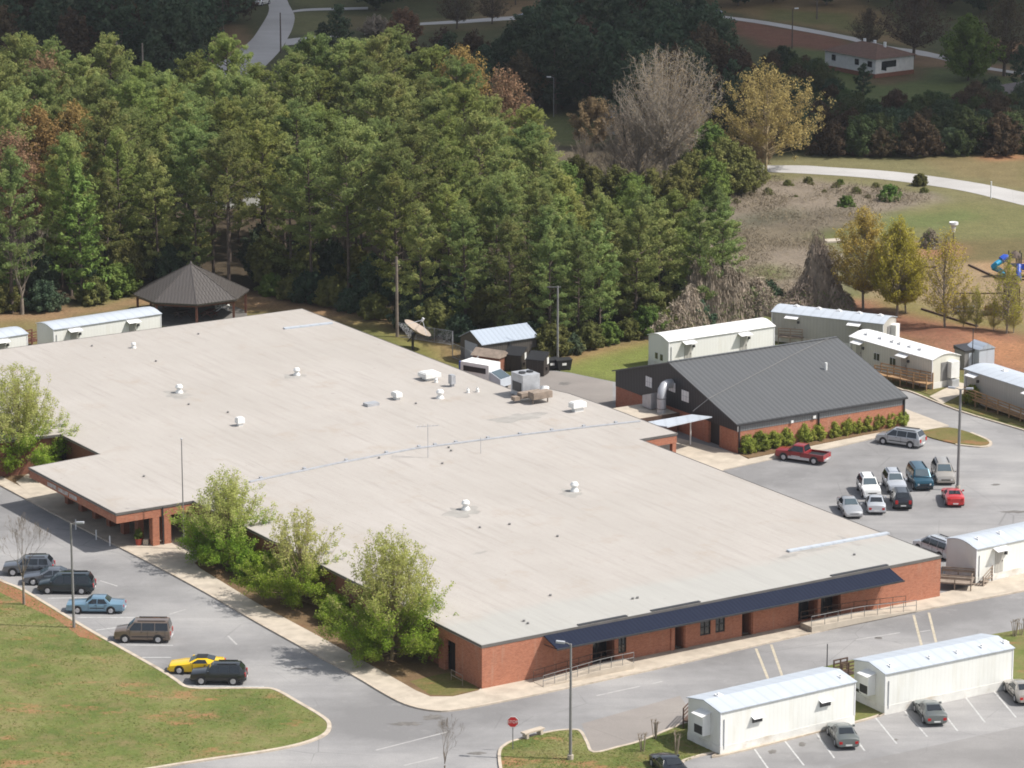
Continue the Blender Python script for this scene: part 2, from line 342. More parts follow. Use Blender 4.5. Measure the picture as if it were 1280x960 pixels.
leaf_mat('brown_crown', (0.06, 0.048, 0.032), (0.085, 0.062, 0.038), (0.11, 0.075, 0.045), 0.02, 0.3, 0.2)
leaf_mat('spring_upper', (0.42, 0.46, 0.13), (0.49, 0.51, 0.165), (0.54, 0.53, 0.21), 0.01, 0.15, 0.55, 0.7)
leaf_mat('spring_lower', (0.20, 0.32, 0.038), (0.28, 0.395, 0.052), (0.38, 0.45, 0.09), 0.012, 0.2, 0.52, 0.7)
leaf_mat('olive_leaf', (0.125, 0.13, 0.045), (0.155, 0.16, 0.052), (0.20, 0.19, 0.07), 0.015, 0.25, 0.3)
leaf_mat('bright_leaf', (0.105, 0.16, 0.04), (0.14, 0.20, 0.05), (0.18, 0.23, 0.065), 0.02, 0.3, 0.3)
leaf_mat('gold_leaf', (0.29, 0.22, 0.085), (0.36, 0.275, 0.11), (0.42, 0.33, 0.14), 0.01, 0.25, 0.35)
leaf_mat('orange_leaf', (0.21, 0.145, 0.055), (0.26, 0.18, 0.062), (0.31, 0.22, 0.08), 0.012, 0.25, 0.3)
leaf_mat('tan_leaf', (0.26, 0.185, 0.10), (0.31, 0.225, 0.125), (0.36, 0.265, 0.15), 0.01, 0.25, 0.3)
leaf_mat('rust_leaf', (0.20, 0.13, 0.078), (0.245, 0.155, 0.09), (0.29, 0.185, 0.105), 0.012, 0.25, 0.3)
leaf_mat('yellowgreen_leaf', (0.32, 0.28, 0.045), (0.40, 0.345, 0.055), (0.46, 0.40, 0.08), 0.015, 0.2, 0.35)
leaf_mat('amber_leaf', (0.34, 0.23, 0.065), (0.40, 0.285, 0.08), (0.44, 0.34, 0.095), 0.01, 0.2, 0.35)
leaf_mat('vine_brown', (0.24, 0.195, 0.15), (0.31, 0.255, 0.20), (0.37, 0.31, 0.245), 0.01, 0.3, 0.15, 0.8)
leaf_mat('dry_brush_leaf', (0.15, 0.125, 0.085), (0.20, 0.165, 0.115), (0.26, 0.215, 0.15), 0.01, 0.3, 0.15, 0.8)
leaf_mat('hedge_leaf', (0.18, 0.225, 0.04), (0.235, 0.27, 0.05), (0.30, 0.31, 0.075), 0.01, 0.25, 0.25, 2.0)
# ------------------------------------------------------------------ terrain: one sheet to the horizon, coloured by what grows on it
FOREST = [(-90, 400), (60, 392), (110, 376), (180, 365), (330, 370), (400, 378), (492, 404), (562, 425), (640, 432), (700, 442), (800, 420), (870, 408), (905, 372),
          (880, 325), (760, 300), (680, 300), (640, 275), (570, 232), (480, 222), (330, 240), (200, 240), (-90, 222)]
def build_terrain():
    out = lambda a, b, n: a * (b / a) ** (np.arange(1, n + 1) / n)
    xf = np.arange(-125, 141, 1.25); yf = np.arange(235, 760, 1.25)
    xs = np.concatenate([(-125 - out(3, 2400, 14))[::-1], xf, 140 + out(3, 2400, 14)])
    ys = np.concatenate([(235 - out(3, 900, 8))[::-1], yf, 760 + out(3, 3800, 16)])
    X, Y = np.meshgrid(xs, ys); n = X.shape
    px, py = to_px_np(X, Y)
    wx = px + (vnoise(X / 3, Y / 6, 1) - 0.5) * 16 + (vnoise(X / 1.3, Y / 2.2, 2) - 0.5) * 7
    wy = py + (vnoise(X / 3, Y / 6, 3) - 0.5) * 7 + (vnoise(X / 1.3, Y / 2.2, 4) - 0.5) * 3
    col = np.zeros(n + (3,)); col[:] = (0.105, 0.115, 0.04)
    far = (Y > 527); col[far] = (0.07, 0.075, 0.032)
    def paint(poly, c, a=1.0):
        k = inpoly(wx, wy, poly); col[k] = col[k] * (1 - a) + np.array(c) * a
    def band(pts, half, c):
        """soft band round a pixel polyline (verges of roads)"""
        for (x0, y0), (x1, y1) in zip(pts, pts[1:]): paint([(x0, y0 - half), (x1, y1 - half), (x1, y1 + half), (x0, y0 + half)], c)
    # far side, in the cloud's shade
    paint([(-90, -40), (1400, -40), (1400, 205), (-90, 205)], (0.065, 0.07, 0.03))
    paint([(190, 40), (300, 30), (330, 80), (200, 85)], (0.20, 0.13, 0.075)); paint([(355, 18), (420, 14), (420, 42), (365, 44)], (0.13, 0.13, 0.055))
    paint([(365, 0), (460, -5), (420, 11), (370, 12)], (0.12, 0.12, 0.05))
    band([(420, 28), (520, 33), (640, 26), (720, 20)], 8, (0.12, 0.10, 0.05)); paint([(600, -2), (720, 2), (720, 18), (600, 22)], (0.21, 0.14, 0.075))
    paint([(660, 22), (730, 22), (735, 40), (650, 40)], (0.18, 0.16, 0.07))
    paint([(885, 16), (960, 30), (1062, 50), (1062, 62), (1040, 64), (960, 58), (925, 42), (890, 24)], (0.17, 0.075, 0.05))
    paint([(880, -10), (1060, -10), (1130, 40), (1160, 62), (1060, 44), (960, 24), (890, 14)], (0.20, 0.135, 0.065)); paint([(950, 8), (1050, 18), (1110, 44), (1060, 38), (960, 22)], (0.13, 0.125, 0.045))
    paint([(990, 60), (1040, 60), (1060, 90), (1300, 85), (1300, 150), (1060, 155), (1040, 120), (990, 75)], (0.095, 0.12, 0.04)); paint([(1075, 97), (1150, 85), (1160, 100), (1090, 108)], (0.13, 0.09, 0.05))
    paint([(1110, 60), (1290, 88), (1290, 96), (1120, 80)], (0.19, 0.12, 0.07)); paint([(1215, 48), (1290, 55), (1290, 70), (1225, 66)], (0.26, 0.14, 0.07))
    paint([(640, 145), (770, 145), (775, 185), (655, 192)], (0.125, 0.14, 0.055)); paint([(640, 185), (900, 175), (920, 260), (680, 260)], (0.14, 0.11, 0.08), 0.8)
    # verges of the curving road
    paint([(900, 194), (1040, 196), (1150, 203), (1290, 192), (1290, 262), (1210, 250), (1100, 232), (960, 226), (900, 226)], (0.17, 0.155, 0.075))
    paint([(1130, 197), (1290, 190), (1290, 240), (1180, 215)], (0.20, 0.15, 0.075), 0.7); paint([(1225, 197), (1262, 193), (1290, 200), (1240, 203)], (0.36, 0.17, 0.09))
    # brush field
    paint([(880, 262), (930, 226), (1010, 224), (1130, 238), (1190, 250), (1120, 262), (1070, 280), (1000, 300), (1060, 318), (1040, 392), (940, 402), (862, 398), (870, 330)], (0.22, 0.18, 0.14))
    paint([(890, 285), (1000, 268), (1080, 262), (1060, 285), (985, 302), (900, 318)], (0.145, 0.12, 0.09)); paint([(905, 275), (990, 262), (1000, 275), (920, 290)], (0.10, 0.10, 0.07), 0.7)
    paint([(900, 300), (990, 283), (1020, 300), (930, 330)], (0.165, 0.135, 0.095), 0.8)
    paint([(925, 335), (985, 340), (985, 352), (940, 350)], (0.13, 0.15, 0.05)); paint([(1000, 372), (1080, 368), (1080, 382), (1000, 390)], (0.11, 0.15, 0.04))
    # playground meadow
    paint([(1060, 285), (1130, 262), (1200, 248), (1300, 262), (1300, 335), (1210, 330), (1120, 318), (1050, 318)], (0.16, 0.155, 0.065))
    paint([(1090, 272), (1200, 262), (1240, 268), (1180, 285), (1090, 290)], (0.115, 0.145, 0.05), 0.8); paint([(1170, 300), (1300, 300), (1300, 334), (1200, 330)], (0.135, 0.105, 0.05), 0.75)
    paint([(1120, 312), (1205, 330), (1300, 350), (1300, 420), (1150, 408), (1080, 372)], (0.285, 0.21, 0.125)); paint([(1140, 300), (1200, 308), (1195, 326), (1135, 318)], (0.31, 0.16, 0.09))
    paint([(1212, 330), (1300, 322), (1300, 352), (1262, 350)], (0.36, 0.23, 0.13)); paint([(1085, 376), (1130, 368), (1180, 392), (1290, 404), (1290, 420), (1180, 410), (1110, 394)], (0.20, 0.17, 0.065))
    # bare clay bank behind the classrooms
    paint([(1030, 372), (1090, 376), (1130, 392), (1190, 405), (1300, 418), (1300, 480), (1215, 462), (1130, 432), (1050, 400)], (0.25, 0.12, 0.075)); paint([(1120, 400), (1200, 412), (1200, 430), (1120, 418)], (0.19, 0.08, 0.05), 0.8)
    paint([(1215, 430), (1300, 428), (1300, 462), (1250, 460)], (0.33, 0.16, 0.085))
    paint([(1195, 470), (1215, 462), (1225, 470), (1205, 490), (1150, 495), (1120, 488)], (0.17, 0.17, 0.06))
    # forest floor, edges of the wood, yard behind the school
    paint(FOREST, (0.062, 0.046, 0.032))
    paint([(-90, 396), (60, 388), (130, 372), (180, 364), (330, 368), (400, 378), (470, 398), (520, 412), (560, 425), (570, 445), (420, 402), (340, 388), (300, 400), (170, 382), (60, 404), (-90, 420)], (0.27, 0.17, 0.095))
    paint([(90, 376), (180, 362), (185, 372), (100, 388)], (0.13, 0.15, 0.045)); paint([(-90, 408), (50, 398), (60, 440), (-90, 450)], (0.20, 0.16, 0.07)); paint([(300, 385), (330, 390), (300, 400)], (0.17, 0.15, 0.06))
    paint([(430, 396), (470, 405), (520, 420), (560, 438), (600, 470), (560, 460), (500, 432)], (0.19, 0.185, 0.055)); paint([(520, 425), (570, 430), (590, 450), (555, 450)], (0.29, 0.19, 0.10))
    paint([(690, 452), (760, 434), (830, 418), (840, 470), (770, 480), (712, 466)], (0.165, 0.19, 0.05)); paint([(685, 447), (830, 420), (820, 428), (700, 456)], (0.29, 0.175, 0.09))
    paint([(800, 415), (900, 385), (960, 380), (960, 400), (830, 420)], (0.11, 0.14, 0.04))
    Z = np.zeros(n)
    r = np.maximum(0, Y - 900) + np.maximum(0, np.abs(X) - 450)
    Z += 38 * (1 - np.exp(-r / 900)) * (0.55 + 0.6 * vnoise(X / 420, Y / 420, 9)) * (r > 0)
    field = inpoly(wx, wy, [(870, 262), (930, 224), (1190, 246), (1070, 285), (1050, 395), (860, 400)])
    Z += np.where(field, 0.45 * vnoise(X / 4, Y / 5, 11) + 0.25 * vnoise(X / 1.6, Y / 2, 12), 0)
    bank = np.clip(1 - np.hypot((px - 1190) / 95, (py - 428) / 20), 0, 1); Z += bank * (0.9 + 0.5 * vnoise(X / 3, Y / 3, 5))
    nx, ny = len(xs), len(ys)
    idx = np.arange(nx * ny).reshape(ny, nx)
    F = np.stack([idx[:-1, :-1], idx[:-1, 1:], idx[1:, 1:], idx[1:, :-1]], -1).reshape(-1, 4)
    for _ in range(3):                                   # soften the edges by one cell
        c2 = col.copy(); c2[1:-1, 1:-1] = (col[1:-1, 1:-1] * 2 + col[:-2, 1:-1] + col[2:, 1:-1] + col[1:-1, :-2] + col[1:-1, 2:]) / 6; col = c2
    m, nt, b = new_mat('terrain'); v = coords(nt)
    at = nt.nodes.new('ShaderNodeAttribute'); at.attribute_name = 'ground_colour'
    k = mixc(nt, noise(nt, v, 0.35, 7, 0.72), (0.55, 0.55, 0.52), (1.45, 1.45, 1.48))
    c = mixc(nt, 1.0, at.outputs['Color'], k, 'MULTIPLY')
    fine = noise(nt, v, 2.5, 5, 0.75)
    c = mixc(nt, ramp(nt, fine, [(0.3, (0.55, 0.55, 0.55)), (0.6, (0, 0, 0))]), c, (0.05, 0.045, 0.025))
    c = mixc(nt, ramp(nt, noise(nt, v, 0.9, 5, 0.7), [(0.55, (0, 0, 0)), (0.72, (0.35, 0.35, 0.35))]), c, (0.22, 0.17, 0.10))
    L(nt, c, b.inputs['Base Color']); b.inputs['Roughness'].default_value = 0.95; b.inputs['Specular IOR Level'].default_value = 0.1
    bn = N(nt, 'ShaderNodeBump', Strength=0.6, Distance=0.2); L(nt, fine, bn.inputs['Height']); L(nt, bn.outputs[0], b.inputs['Normal'])
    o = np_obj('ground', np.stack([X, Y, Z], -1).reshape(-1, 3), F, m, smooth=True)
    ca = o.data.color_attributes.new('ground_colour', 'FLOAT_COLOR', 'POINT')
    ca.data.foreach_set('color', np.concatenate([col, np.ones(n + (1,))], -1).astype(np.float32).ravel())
    tag(o, kind='structure')
def to_px_np(X, Y, Z=0.0):
    zz = Y * math.cos(PT) - (Z - CH) * math.sin(PT); up = Y * math.sin(PT) + (Z - CH) * math.cos(PT)
    zz = np.maximum(zz, 1.0)
    return 640 + FPX * X / zz, 480 - FPX * up / zz
build_terrain()

def smooth_line(pts, n=4):
    """Catmull-Rom through the points"""
    if len(pts) < 3: return list(pts)
    q = [pts[0]] + list(pts) + [pts[-1]]; r = []
    for i in range(1, len(q) - 2):
        for k in range(n):
            t = k / n; a, b, c, d = (np.array(q[j]) for j in (i - 1, i, i + 1, i + 2))
            r.append(tuple(0.5 * (2 * b + (c - a) * t + (2 * a - 5 * b + 4 * c - d) * t * t + (3 * b - a - 3 * c + d) * t ** 3)))
    r.append(tuple(pts[-1])); return r
def offset(pts, w):
    p = [Vector(q) for q in pts]; r = []
    for i, q in enumerate(p):
        d0 = (q - p[i - 1]).normalized() if i else None; d1 = (p[i + 1] - q).normalized() if i < len(p) - 1 else None
        d = ((d0 or d1) + (d1 or d0)).normalized(); n = Vector((-d.y, d.x)); k = n.dot(Vector((-(d1 or d0).y, (d1 or d0).x)))
        r.append(tuple(q + n * w / max(0.4, k)))
    return r
def strip(pts, w0, w1): return offset(pts, w0) + offset(pts, w1)[::-1]
def struct_sheet(name, polys, z, mat):
    b = MB(); [b.sheet(p, z) for p in polys]; return tag(b.build(name, M[mat]), kind='structure')
def struct_slab(name, polys, z0, z1, mat):
    b = MB(); [b.prism(p, z0, z1, bottom=False) for p in polys]; return tag(b.build(name, M[mat]), kind='structure')
def kerb(name, pts, w0, w1, z1=0.15, sm=4):
    g = smooth_line(GP(pts), sm); b = MB()
    a0, a1 = offset(g, w0), offset(g, w1)
    for i in range(len(g) - 1): b.prism([a0[i], a0[i + 1], a1[i + 1], a1[i]], 0.0, z1, bottom=False)
    return tag(b.build(name, M['kerb_concrete']), kind='structure')

# asphalt: street, car parks, service yard
struct_sheet('street_asphalt', [GP([(-200, 540), (60, 575), (640, 470), (690, 463), (712, 466), (765, 477), (900, 500), (1125, 487), (1142, 491), (1200, 514), (1290, 541), (1500, 600), (1500, 1060), (-300, 1060)])], 0.02, 'asphalt')
struct_sheet('asphalt_patch', [GP([(727, 905), (850, 870), (868, 896), (850, 905), (800, 926), (742, 941)])], 0.026, 'asphalt_brown')
asphalt('asphalt_worn', (0.235, 0.226, 0.22), (0.28, 0.27, 0.262), (0.19, 0.183, 0.178))
struct_sheet('car_park_lane', [GP([(1000, 970), (1057, 956), (1160, 934), (1290, 905), (1420, 876), (1420, 1050), (1000, 1050)])], 0.024, 'asphalt_worn')
struct_sheet('service_yard', [GP([(600, 478), (690, 464), (712, 467), (766, 478), (766, 520), (640, 500)])], 0.026, 'asphalt_brown')
# far roads
def road(name, up, lo, mat='road_surface'): struct_sheet(name, [smooth_line(GP(up)) + smooth_line(GP(lo))[::-1]], 0.03 if name != 'side_road' else 0.034, mat)
road('curving_road', [(930, 207), (1000, 207), (1035, 209), (1120, 215), (1210, 227), (1280, 240.5), (1400, 266)], [(930, 215), (992, 216.5), (1085, 222.5), (1155, 231), (1210, 240), (1280, 257), (1400, 286)])
road('winding_road', [(328, -30), (334, 0), (336, 14), (326, 33), (312, 52), (285, 72), (240, 98)], [(354, -30), (359, 0), (368, 19), (366, 34), (360, 47), (348, 66), (318, 96)])
road('side_road', [(358, 49), (372, 47.5), (390, 46), (430, 44)], [(356, 57), (374, 55), (390, 49.5), (430, 48)])
road('country_road', [(820, 4), (895, 18.5), (960, 27), (1062, 45.5), (1112, 58), (1160, 65), (1222, 81), (1267, 89), (1330, 98)], [(820, 7), (895, 21.5), (960, 31.5), (1060, 50), (1112, 64), (1160, 71), (1222, 85), (1267, 92), (1330, 102)])
road('far_lane', [(366, 13.2), (390, 10.6), (460, 9)], [(366, 15.5), (390, 13.5), (460, 12)])
road('field_lane', [(525, 28.5), (580, 25), (640, 20.5), (690, 19), (740, 15)], [(525, 31.5), (580, 29), (640, 25), (690, 23.5), (740, 19)])

# kerbed lawns and pavements
LK = [(-60, 690), (0, 725), (30, 738), (85, 771), (120, 792), (200, 837), (222, 851), (240, 860.5), (290, 861), (322, 861), (346, 863), (377, 880), (404, 896), (414, 906), (410, 918), (390, 928), (360, 936), (320, 943), (225, 957), (60, 985)]
lk = smooth_line(GP(LK), 4)
struct_slab('front_lawn', [offset(lk, -0.32)[::1] + GP([(-220, 1010), (-220, 640)])], 0.0, 0.12, 'lawn_grass')
kerb('lawn_kerb', LK, -0.34, 0.0)
struct_slab('clay_verge', [GP([(-60, 694), (0, 728), (28, 741), (83, 774), (118, 795), (128, 803), (100, 798), (70, 775), (35, 760), (0, 742), (-60, 720)])], 0.0, 0.128, 'clay_soil')
# pavement along the entrance street, round the corner and along the front
SK = [(-120, 544), (0, 608), (70, 645), (140, 681), (210, 717), (265, 747), (320, 779), (385, 815), (445, 848), (475, 866), (505, 881.5), (538, 889.5), (570, 889), (640, 876), (735, 856), (850, 831), (960, 805), (1060, 783), (1135, 767.5), (1200, 755), (1290, 738), (1420, 712)]
sk = smooth_line(GP(SK), 4)
kerb('pavement_kerb', SK, 0.0, 0.22)
SI = [(-120, 531), (0, 596), (55, 625), (225, 688), (250, 712), (320, 755), (395, 795), (485, 845), (520, 865), (538, 872.5), (566, 872.5), (598, 865)]
SG = GP([(602, 861), (640, 852)]); front = [GP([(650, 849), (1165, 743)]), ][0]
struct_slab('pavement', [offset(sk, 0.225) + GP([(1420, 690), (1290, 716), (1172, 744), (602, 861)]) + GP(SI)[::-1]], 0.0, 0.14, 'concrete')
struct_slab('planting_bed', [GP([(225, 690), (250, 713), (320, 756), (395, 796), (485, 846), (520, 866), (538, 873), (566, 873), (601, 865), (640, 850), (430, 738), (240, 640)]),
                             GP([(-120, 532), (0, 597), (40, 616), (70, 590), (120, 600), (70, 560), (-60, 490)])], 0.0, 0.10, 'mulch_bed')
struct_slab('corner_grass', [GP([(512, 853), (538, 870), (566, 871), (598, 863), (590, 850), (560, 842)])], 0.0, 0.106, 'verge_grass')
struct_slab('entrance_plaza', [GP([(60, 640), (150, 685.5), (225, 724), (235, 712), (262, 690), (250, 660), (200, 640), (100, 600), (40, 590), (20, 604)])], 0.0, 0.146, 'concrete')
# island with the stop sign, running on under the two front classrooms
IK = [(628, 985), (622, 945), (630, 932), (648, 925), (690, 915), (717, 913), (728, 916), (736, 930), (743, 941), (770, 935), (800, 927), (846, 908), (870, 900)]
FK = [(846, 962), (857, 952), (893, 942.5), (903, 946), (1068, 905), (1102, 895), (1110, 893), (1268, 857), (1300, 850), (1420, 824)]
ik, fk = smooth_line(GP(IK), 4), smooth_line(GP(FK), 2)
struct_slab('island_lawn', [offset(ik, -0.24) + GP([(1000, 842), (1080, 823), (1225, 797), (1300, 784), (1420, 760)]) + offset(fk, 0.2)[::-1] + GP([(830, 1010), (640, 1010)])], 0.0, 0.12, 'lawn_grass')
kerb('island_kerb', IK, -0.25, 0.0); kerb('car_park_kerb', FK, 0.0, 0.22)
# walk in front of the dark hall, and the small lens of grass at its end
struct_slab('hall_walk', [GP([(800, 545), (845, 548), (921, 568), (935, 575), (1131, 535), (1131, 512), (1186, 533), (1152, 540), (1156, 546), (1100, 547), (1045, 560), (960, 576), (905, 588), (880, 600), (820, 575)])], 0.0, 0.12, 'concrete')
struct_slab('hall_bed', [GP([(923, 569), (936, 574), (1060, 549), (1132, 536), (1131, 528)])], 0.0, 0.128, 'mulch_bed')
LG = [(1152, 540), (1185, 535.5), (1212, 542), (1233, 551), (1236, 556.5), (1225, 559), (1195, 556), (1157, 546)]
struct_slab('grass_lens', [smooth_line(GP(LG + LG[:1]), 3)[:-1]], 0.0, 0.13, 'verge_grass')
kerb('lens_kerb', LG[2:7], 0.0, 0.3, 0.14)
kerb('back_kerb', [(1085, 468), (1125, 486.5), (1142, 491), (1200, 514), (1290, 541), (1400, 575)], -0.25, 0.0, 0.14)
struct_slab('classroom_path', [GP([(1162, 496), (1197, 478), (1206, 480), (1205, 492), (1178, 505)])], 0.0, 0.06, 'concrete')
struct_slab('back_lawn', [GP([(1090, 470), (1125, 484.5), (1145, 488), (1162, 494), (1196, 477), (1204, 472), (1160, 455), (1080, 440)]), GP([(1180, 506), (1207, 490), (1300, 490), (1420, 540), (1420, 576), (1290, 537)])], 0.0, 0.05, 'verge_grass')

# painted lines
def lines(name, segs, w, mat, z=0.024):
    b = MB()
    for p, q in segs: g = GP([p, q]); b.sheet(strip(g, -w / 2, w / 2), z)
    return tag(b.build(name, M[mat]), kind='structure')
lines('stall_lines', [((980, 925), (1005, 957)), ((942, 935), (963, 965)), ((1019, 915), (1043, 948)), ((1057, 906), (1081, 939)), ((1094, 897), (1121, 930)), ((1131, 889), (1159, 921)), ((1170, 880), (1197, 914)), ((1207, 872), (1231, 903)), ((1242, 864), (1270, 897))], 0.14, 'white_line')
lines('lot_lines', [((97, 772), (188, 772)), ((60, 748), (120, 747)), ((120, 788), (152, 784)), ((158, 806.5), (216, 807)), ((178, 822), (214, 822)), ((242, 858), (330, 858.5)), ((30, 731), (70, 729))], 0.16, 'white_line')
lines('crossing_lines', [((945, 811), (961, 851)), ((964, 806), (979, 849)), ((1142, 769), (1153, 811)), ((1161, 766), (1171, 807)), ((1180, 700), (1240, 690))], 0.22, 'cream_line')
lines('road_dashes', [((125, 726), (147, 733)), ((212, 768), (232, 762)), ((285, 795), (296, 806)), ((470, 938), (560, 915)), ((505, 957), (548, 947)), ((745, 870), (800, 858)), ((815, 855), (828, 852)), ((1070, 800), (1125, 791)), ((1150, 790), (1163, 788))], 0.18, 'faint_line')
# dark stains on the asphalt, with cast shadows painted in as further patches
def blob(cx, cy, rx, ry, seed, n=22):
    g = random.Random(seed); return GP([(cx + rx * math.cos(2 * math.pi * k / n) * g.uniform(0.45, 1.2), cy + ry * math.sin(2 * math.pi * k / n) * g.uniform(0.6, 1.15)) for k in range(n)])
struct_sheet('stains_and_shadows', [blob(508, 905, 22, 3, 1), blob(540, 897, 15, 3.5, 2), blob(1003, 931, 5, 3, 3), blob(966, 940, 6, 3, 4), blob(1098, 798, 5, 1.5, 5), blob(596, 942, 12, 2, 6), blob(1245, 606, 6, 1.5, 7), blob(705, 480, 10, 2.2, 8), blob(1120, 925, 3, 1.5, 9), blob(1270, 640, 22, 1.6, 10), blob(375, 836, 14, 1.2, 11)], 0.03, 'dark_patch')
# ------------------------------------------------------------------ the school: a flat-roofed brick block, 48 m x 117 m
SA = R(32.2); SO = G(602.5, 863); SH = 3.88
def SL(px, py, z=SH): return local(G(px, py, z), SO, SA)
school = thing('school_building', 'long low red brick school with a vast flat pale gravel roof', 'school', (SO[0], SO[1], 0), SA)
def part(mb, name, mat, parent, smooth=None): return mb.build(name, M[mat] if isinstance(mat, str) else [M[x] for x in mat], parent, smooth)
def wallrun(b, pts, z0, z1, t=0.3, mi=0):
    """walls of thickness t inside a polyline (outside face on the polyline)"""
    for p, q in zip(pts, pts[1:]): b.prism([p, q, *offset([p, q], t)[::-1]], z0, z1, mi)
def wall_with_holes(b, L_, z0, z1, holes, t=0.3, y=0.0):
    """wall along +x from 0 to L_ in local space, outer face at y, thickness t to +y; holes (x0,x1,zb,zt)"""
    xs = sorted({0.0, L_, *[h[0] for h in holes], *[h[1] for h in holes]})
    for x0, x1 in zip(xs, xs[1:]):
        hs = sorted([h for h in holes if h[0] <= x0 + 1e-6 and h[1] >= x1 - 1e-6], key=lambda h: h[2])
        z = z0
        for h in hs:
            if h[2] > z: b.box(x0, x1, y, y + t, z, h[2])
            z = h[3]
        if z < z1: b.box(x0, x1, y, y + t, z, z1)
ROOF = [(0, 0), (48, 0), (48, 47.7), (52.5, 47.7), (52.5, 60), (52.2, 67), (51.5, 70), (48, 72), (48, 117), (0, 117), (-26, 117), (-26, 84), (0, 80.2), (0, 71.2), (-8, 70.4), (-8, 51.4), (0, 51.4)]
b = MB(); b.prism(ROOF, SH - 0.25, SH); roof = part(b, 'roof', 'gravel_roof', school)
# dark metal edge round the roof
b = MB(); n = len(ROOF)
for i in range(n):
    p, q = ROOF[i], ROOF[(i + 1) % n]; d = Vector(q) - Vector(p); d.normalize(); nn = Vector((d.y, -d.x))
    e = [p, q, tuple(Vector(q) + nn * 0.07 + d * 0.07), tuple(Vector(p) + nn * 0.07 - d * 0.07)]
    b.prism(e, SH - 0.17, SH + 0.03)
simple('edge_metal', (0.12, 0.112, 0.105), .5, .2, .6)
part(b, 'roof_edge', 'edge_metal', school)
# front wall with its openings
FH = [(10.9, 13.1, 0.14, 2.5), (13.5, 14.3, 0.8, 2.2), (19.3, 20.2, 0.14, 2.4), (21.9, 23.0, 0.9, 2.3), (23.5, 24.5, 0.9, 2.3), (26.3, 27.3, 0.14, 2.4), (32.3, 34.3, 0.4, 2.6), (34.7, 36.9, 0.4, 2.6)]
b = MB(); wall_with_holes(b, 48, 0, SH - 0.26, FH, 0.35); part(b, 'front_wall', 'red_brick', school)
for x0, x1, zb, zt in FH:
    if zb > 0.5:
        w = part(MB().box(x0 + .003, x1 - .003, 0.12, 0.18, zb + .003, zt - .003), 'window', 'window_glass', school)
        f = MB(); f.box(x0 + .004, x1 - .004, 0.06, 0.118, zb + .004, zb + 0.08); f.box(x0 + .004, x1 - .004, 0.06, 0.118, zt - 0.08, zt - .004)
        xm = (x0 + x1) / 2
        for xx in (x0 + 0.04, xm, x1 - 0.04): f.box(xx - 0.035, xx + 0.035, 0.06, 0.117, zb + 0.081, zt - 0.081)
        f.box(x0 + .075, x1 - .075, 0.062, 0.115, zb + 0.68, zb + 0.74); part(f, 'window_frame', 'trim_black', w)
    else:
        d = part(MB().box(x0, x1, 1.2, 1.26, zb - 0.2, zt), 'door', 'trim_black', school)
        g = MB()
        for k in range(2): g.box(x0 + 0.15 + k * (x1 - x0) / 2, x0 + (k + 1) * (x1 - x0) / 2 - 0.12, 1.16, 1.198, zb + 0.25, zt - 0.3)
        part(g, 'door_glass', 'window_glass', d)
        r = MB(); r.box(x0 - 0.15, x0 - .002, 0.352, 1.3, 0, zt + 0.2); r.box(x1 + .002, x1 + 0.15, 0.352, 1.3, 0, zt + 0.2); r.box(x0 - 0.15, x1 + 0.15, 0.352, 1.3, zt + .003, zt + 0.15)
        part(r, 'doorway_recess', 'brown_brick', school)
# brick piers standing proud beside the recesses
for x in (19.0, 20.45, 27.55, 34.5, 13.2):
    part(MB().box(x - 0.16, x + 0.16, -0.10, -0.002, 0, 3.3), 'pier', 'red_brick', school)
# other outside walls (left, right, back, recess)
b = MB()
wallrun(b, [(48, 0.36), (48, 47.7)], 0, SH - 0.26); wallrun(b, [(48, 60), (48, 117)], 0, SH - 0.26); wallrun(b, [(48, 116.7), (-26, 116.7)], 0, SH - 0.26)
wallrun(b, [(-26, 116), (-26, 84.3)], 0, SH - 0.26); wallrun(b, [(-25.7, 84.3), (-0.1, 80.5)], 0, SH - 0.26)
wallrun(b, [(0.6, 80.3), (0.6, 71.6)], 0, SH - 0.26); wallrun(b, [(0.3, 51.4), (0.3, 7.2)], 0, SH - 0.26)
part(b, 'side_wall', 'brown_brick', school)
# left front corner: brick bay with a recessed dark door
b = MB(); wallrun(b, [(0, 4.2), (0, 0.36)], 0, SH - 0.26, 0.35); wallrun(b, [(0, 6.9), (0, 5.9)], 0, SH - 0.26, 0.35); b.box(0, 0.35, 4.2, 5.9, 2.9, SH - 0.26); part(b, 'corner_wall', 'red_brick', school)
part(MB().box(0.5, 0.56, 4.15, 5.95, 0.1, 2.88), 'side_door', 'black', school)
# entrance canopy: brick-faced fascia on dark piers, three words of white letters too small to read
fz0, fz1 = SH - 1.0, SH - 0.285
b = MB(); wallrun(b, [(-8, 70.4), (-8, 51.4)], fz0, fz1, 0.4); wallrun(b, [(-7.6, 51.4), (0.3, 51.4)], fz0, fz1, 0.4); wallrun(b, [(0.2, 71.4), (-7.6, 70.4)], fz0, fz1, 0.4)
part(b, 'canopy_fascia', 'red_brick', school)
part(MB().box(-7.6, 0.6, 51.8, 70.2, fz0 + 0.25, fz0 + 0.33), 'canopy_soffit', 'timber_dark', school)
for k in range(6):
    yb = 53.6 + k * 3.05; part(MB().box(-4.9, -4.3, yb - 0.35, yb + 0.35, 0.1, fz0 + 0.25), 'canopy_pier', 'brown_brick', school)
for xa in (-3.95, -2.75): part(MB().box(xa - 0.35, xa + 0.35, 51.38, 52.1, 0.1, fz0 - .003), 'entrance_column', 'red_brick', school)
part(MB().box(-3.3, -3.18, 51.3, 51.42, 0.1, SH - 0.1), 'downpipe', 'dark_metal', school)
part(MB().box(-0.1, 0.29, 51.42, 52.2, 0.1, fz0 - .003), 'wall_end', 'red_brick', school)
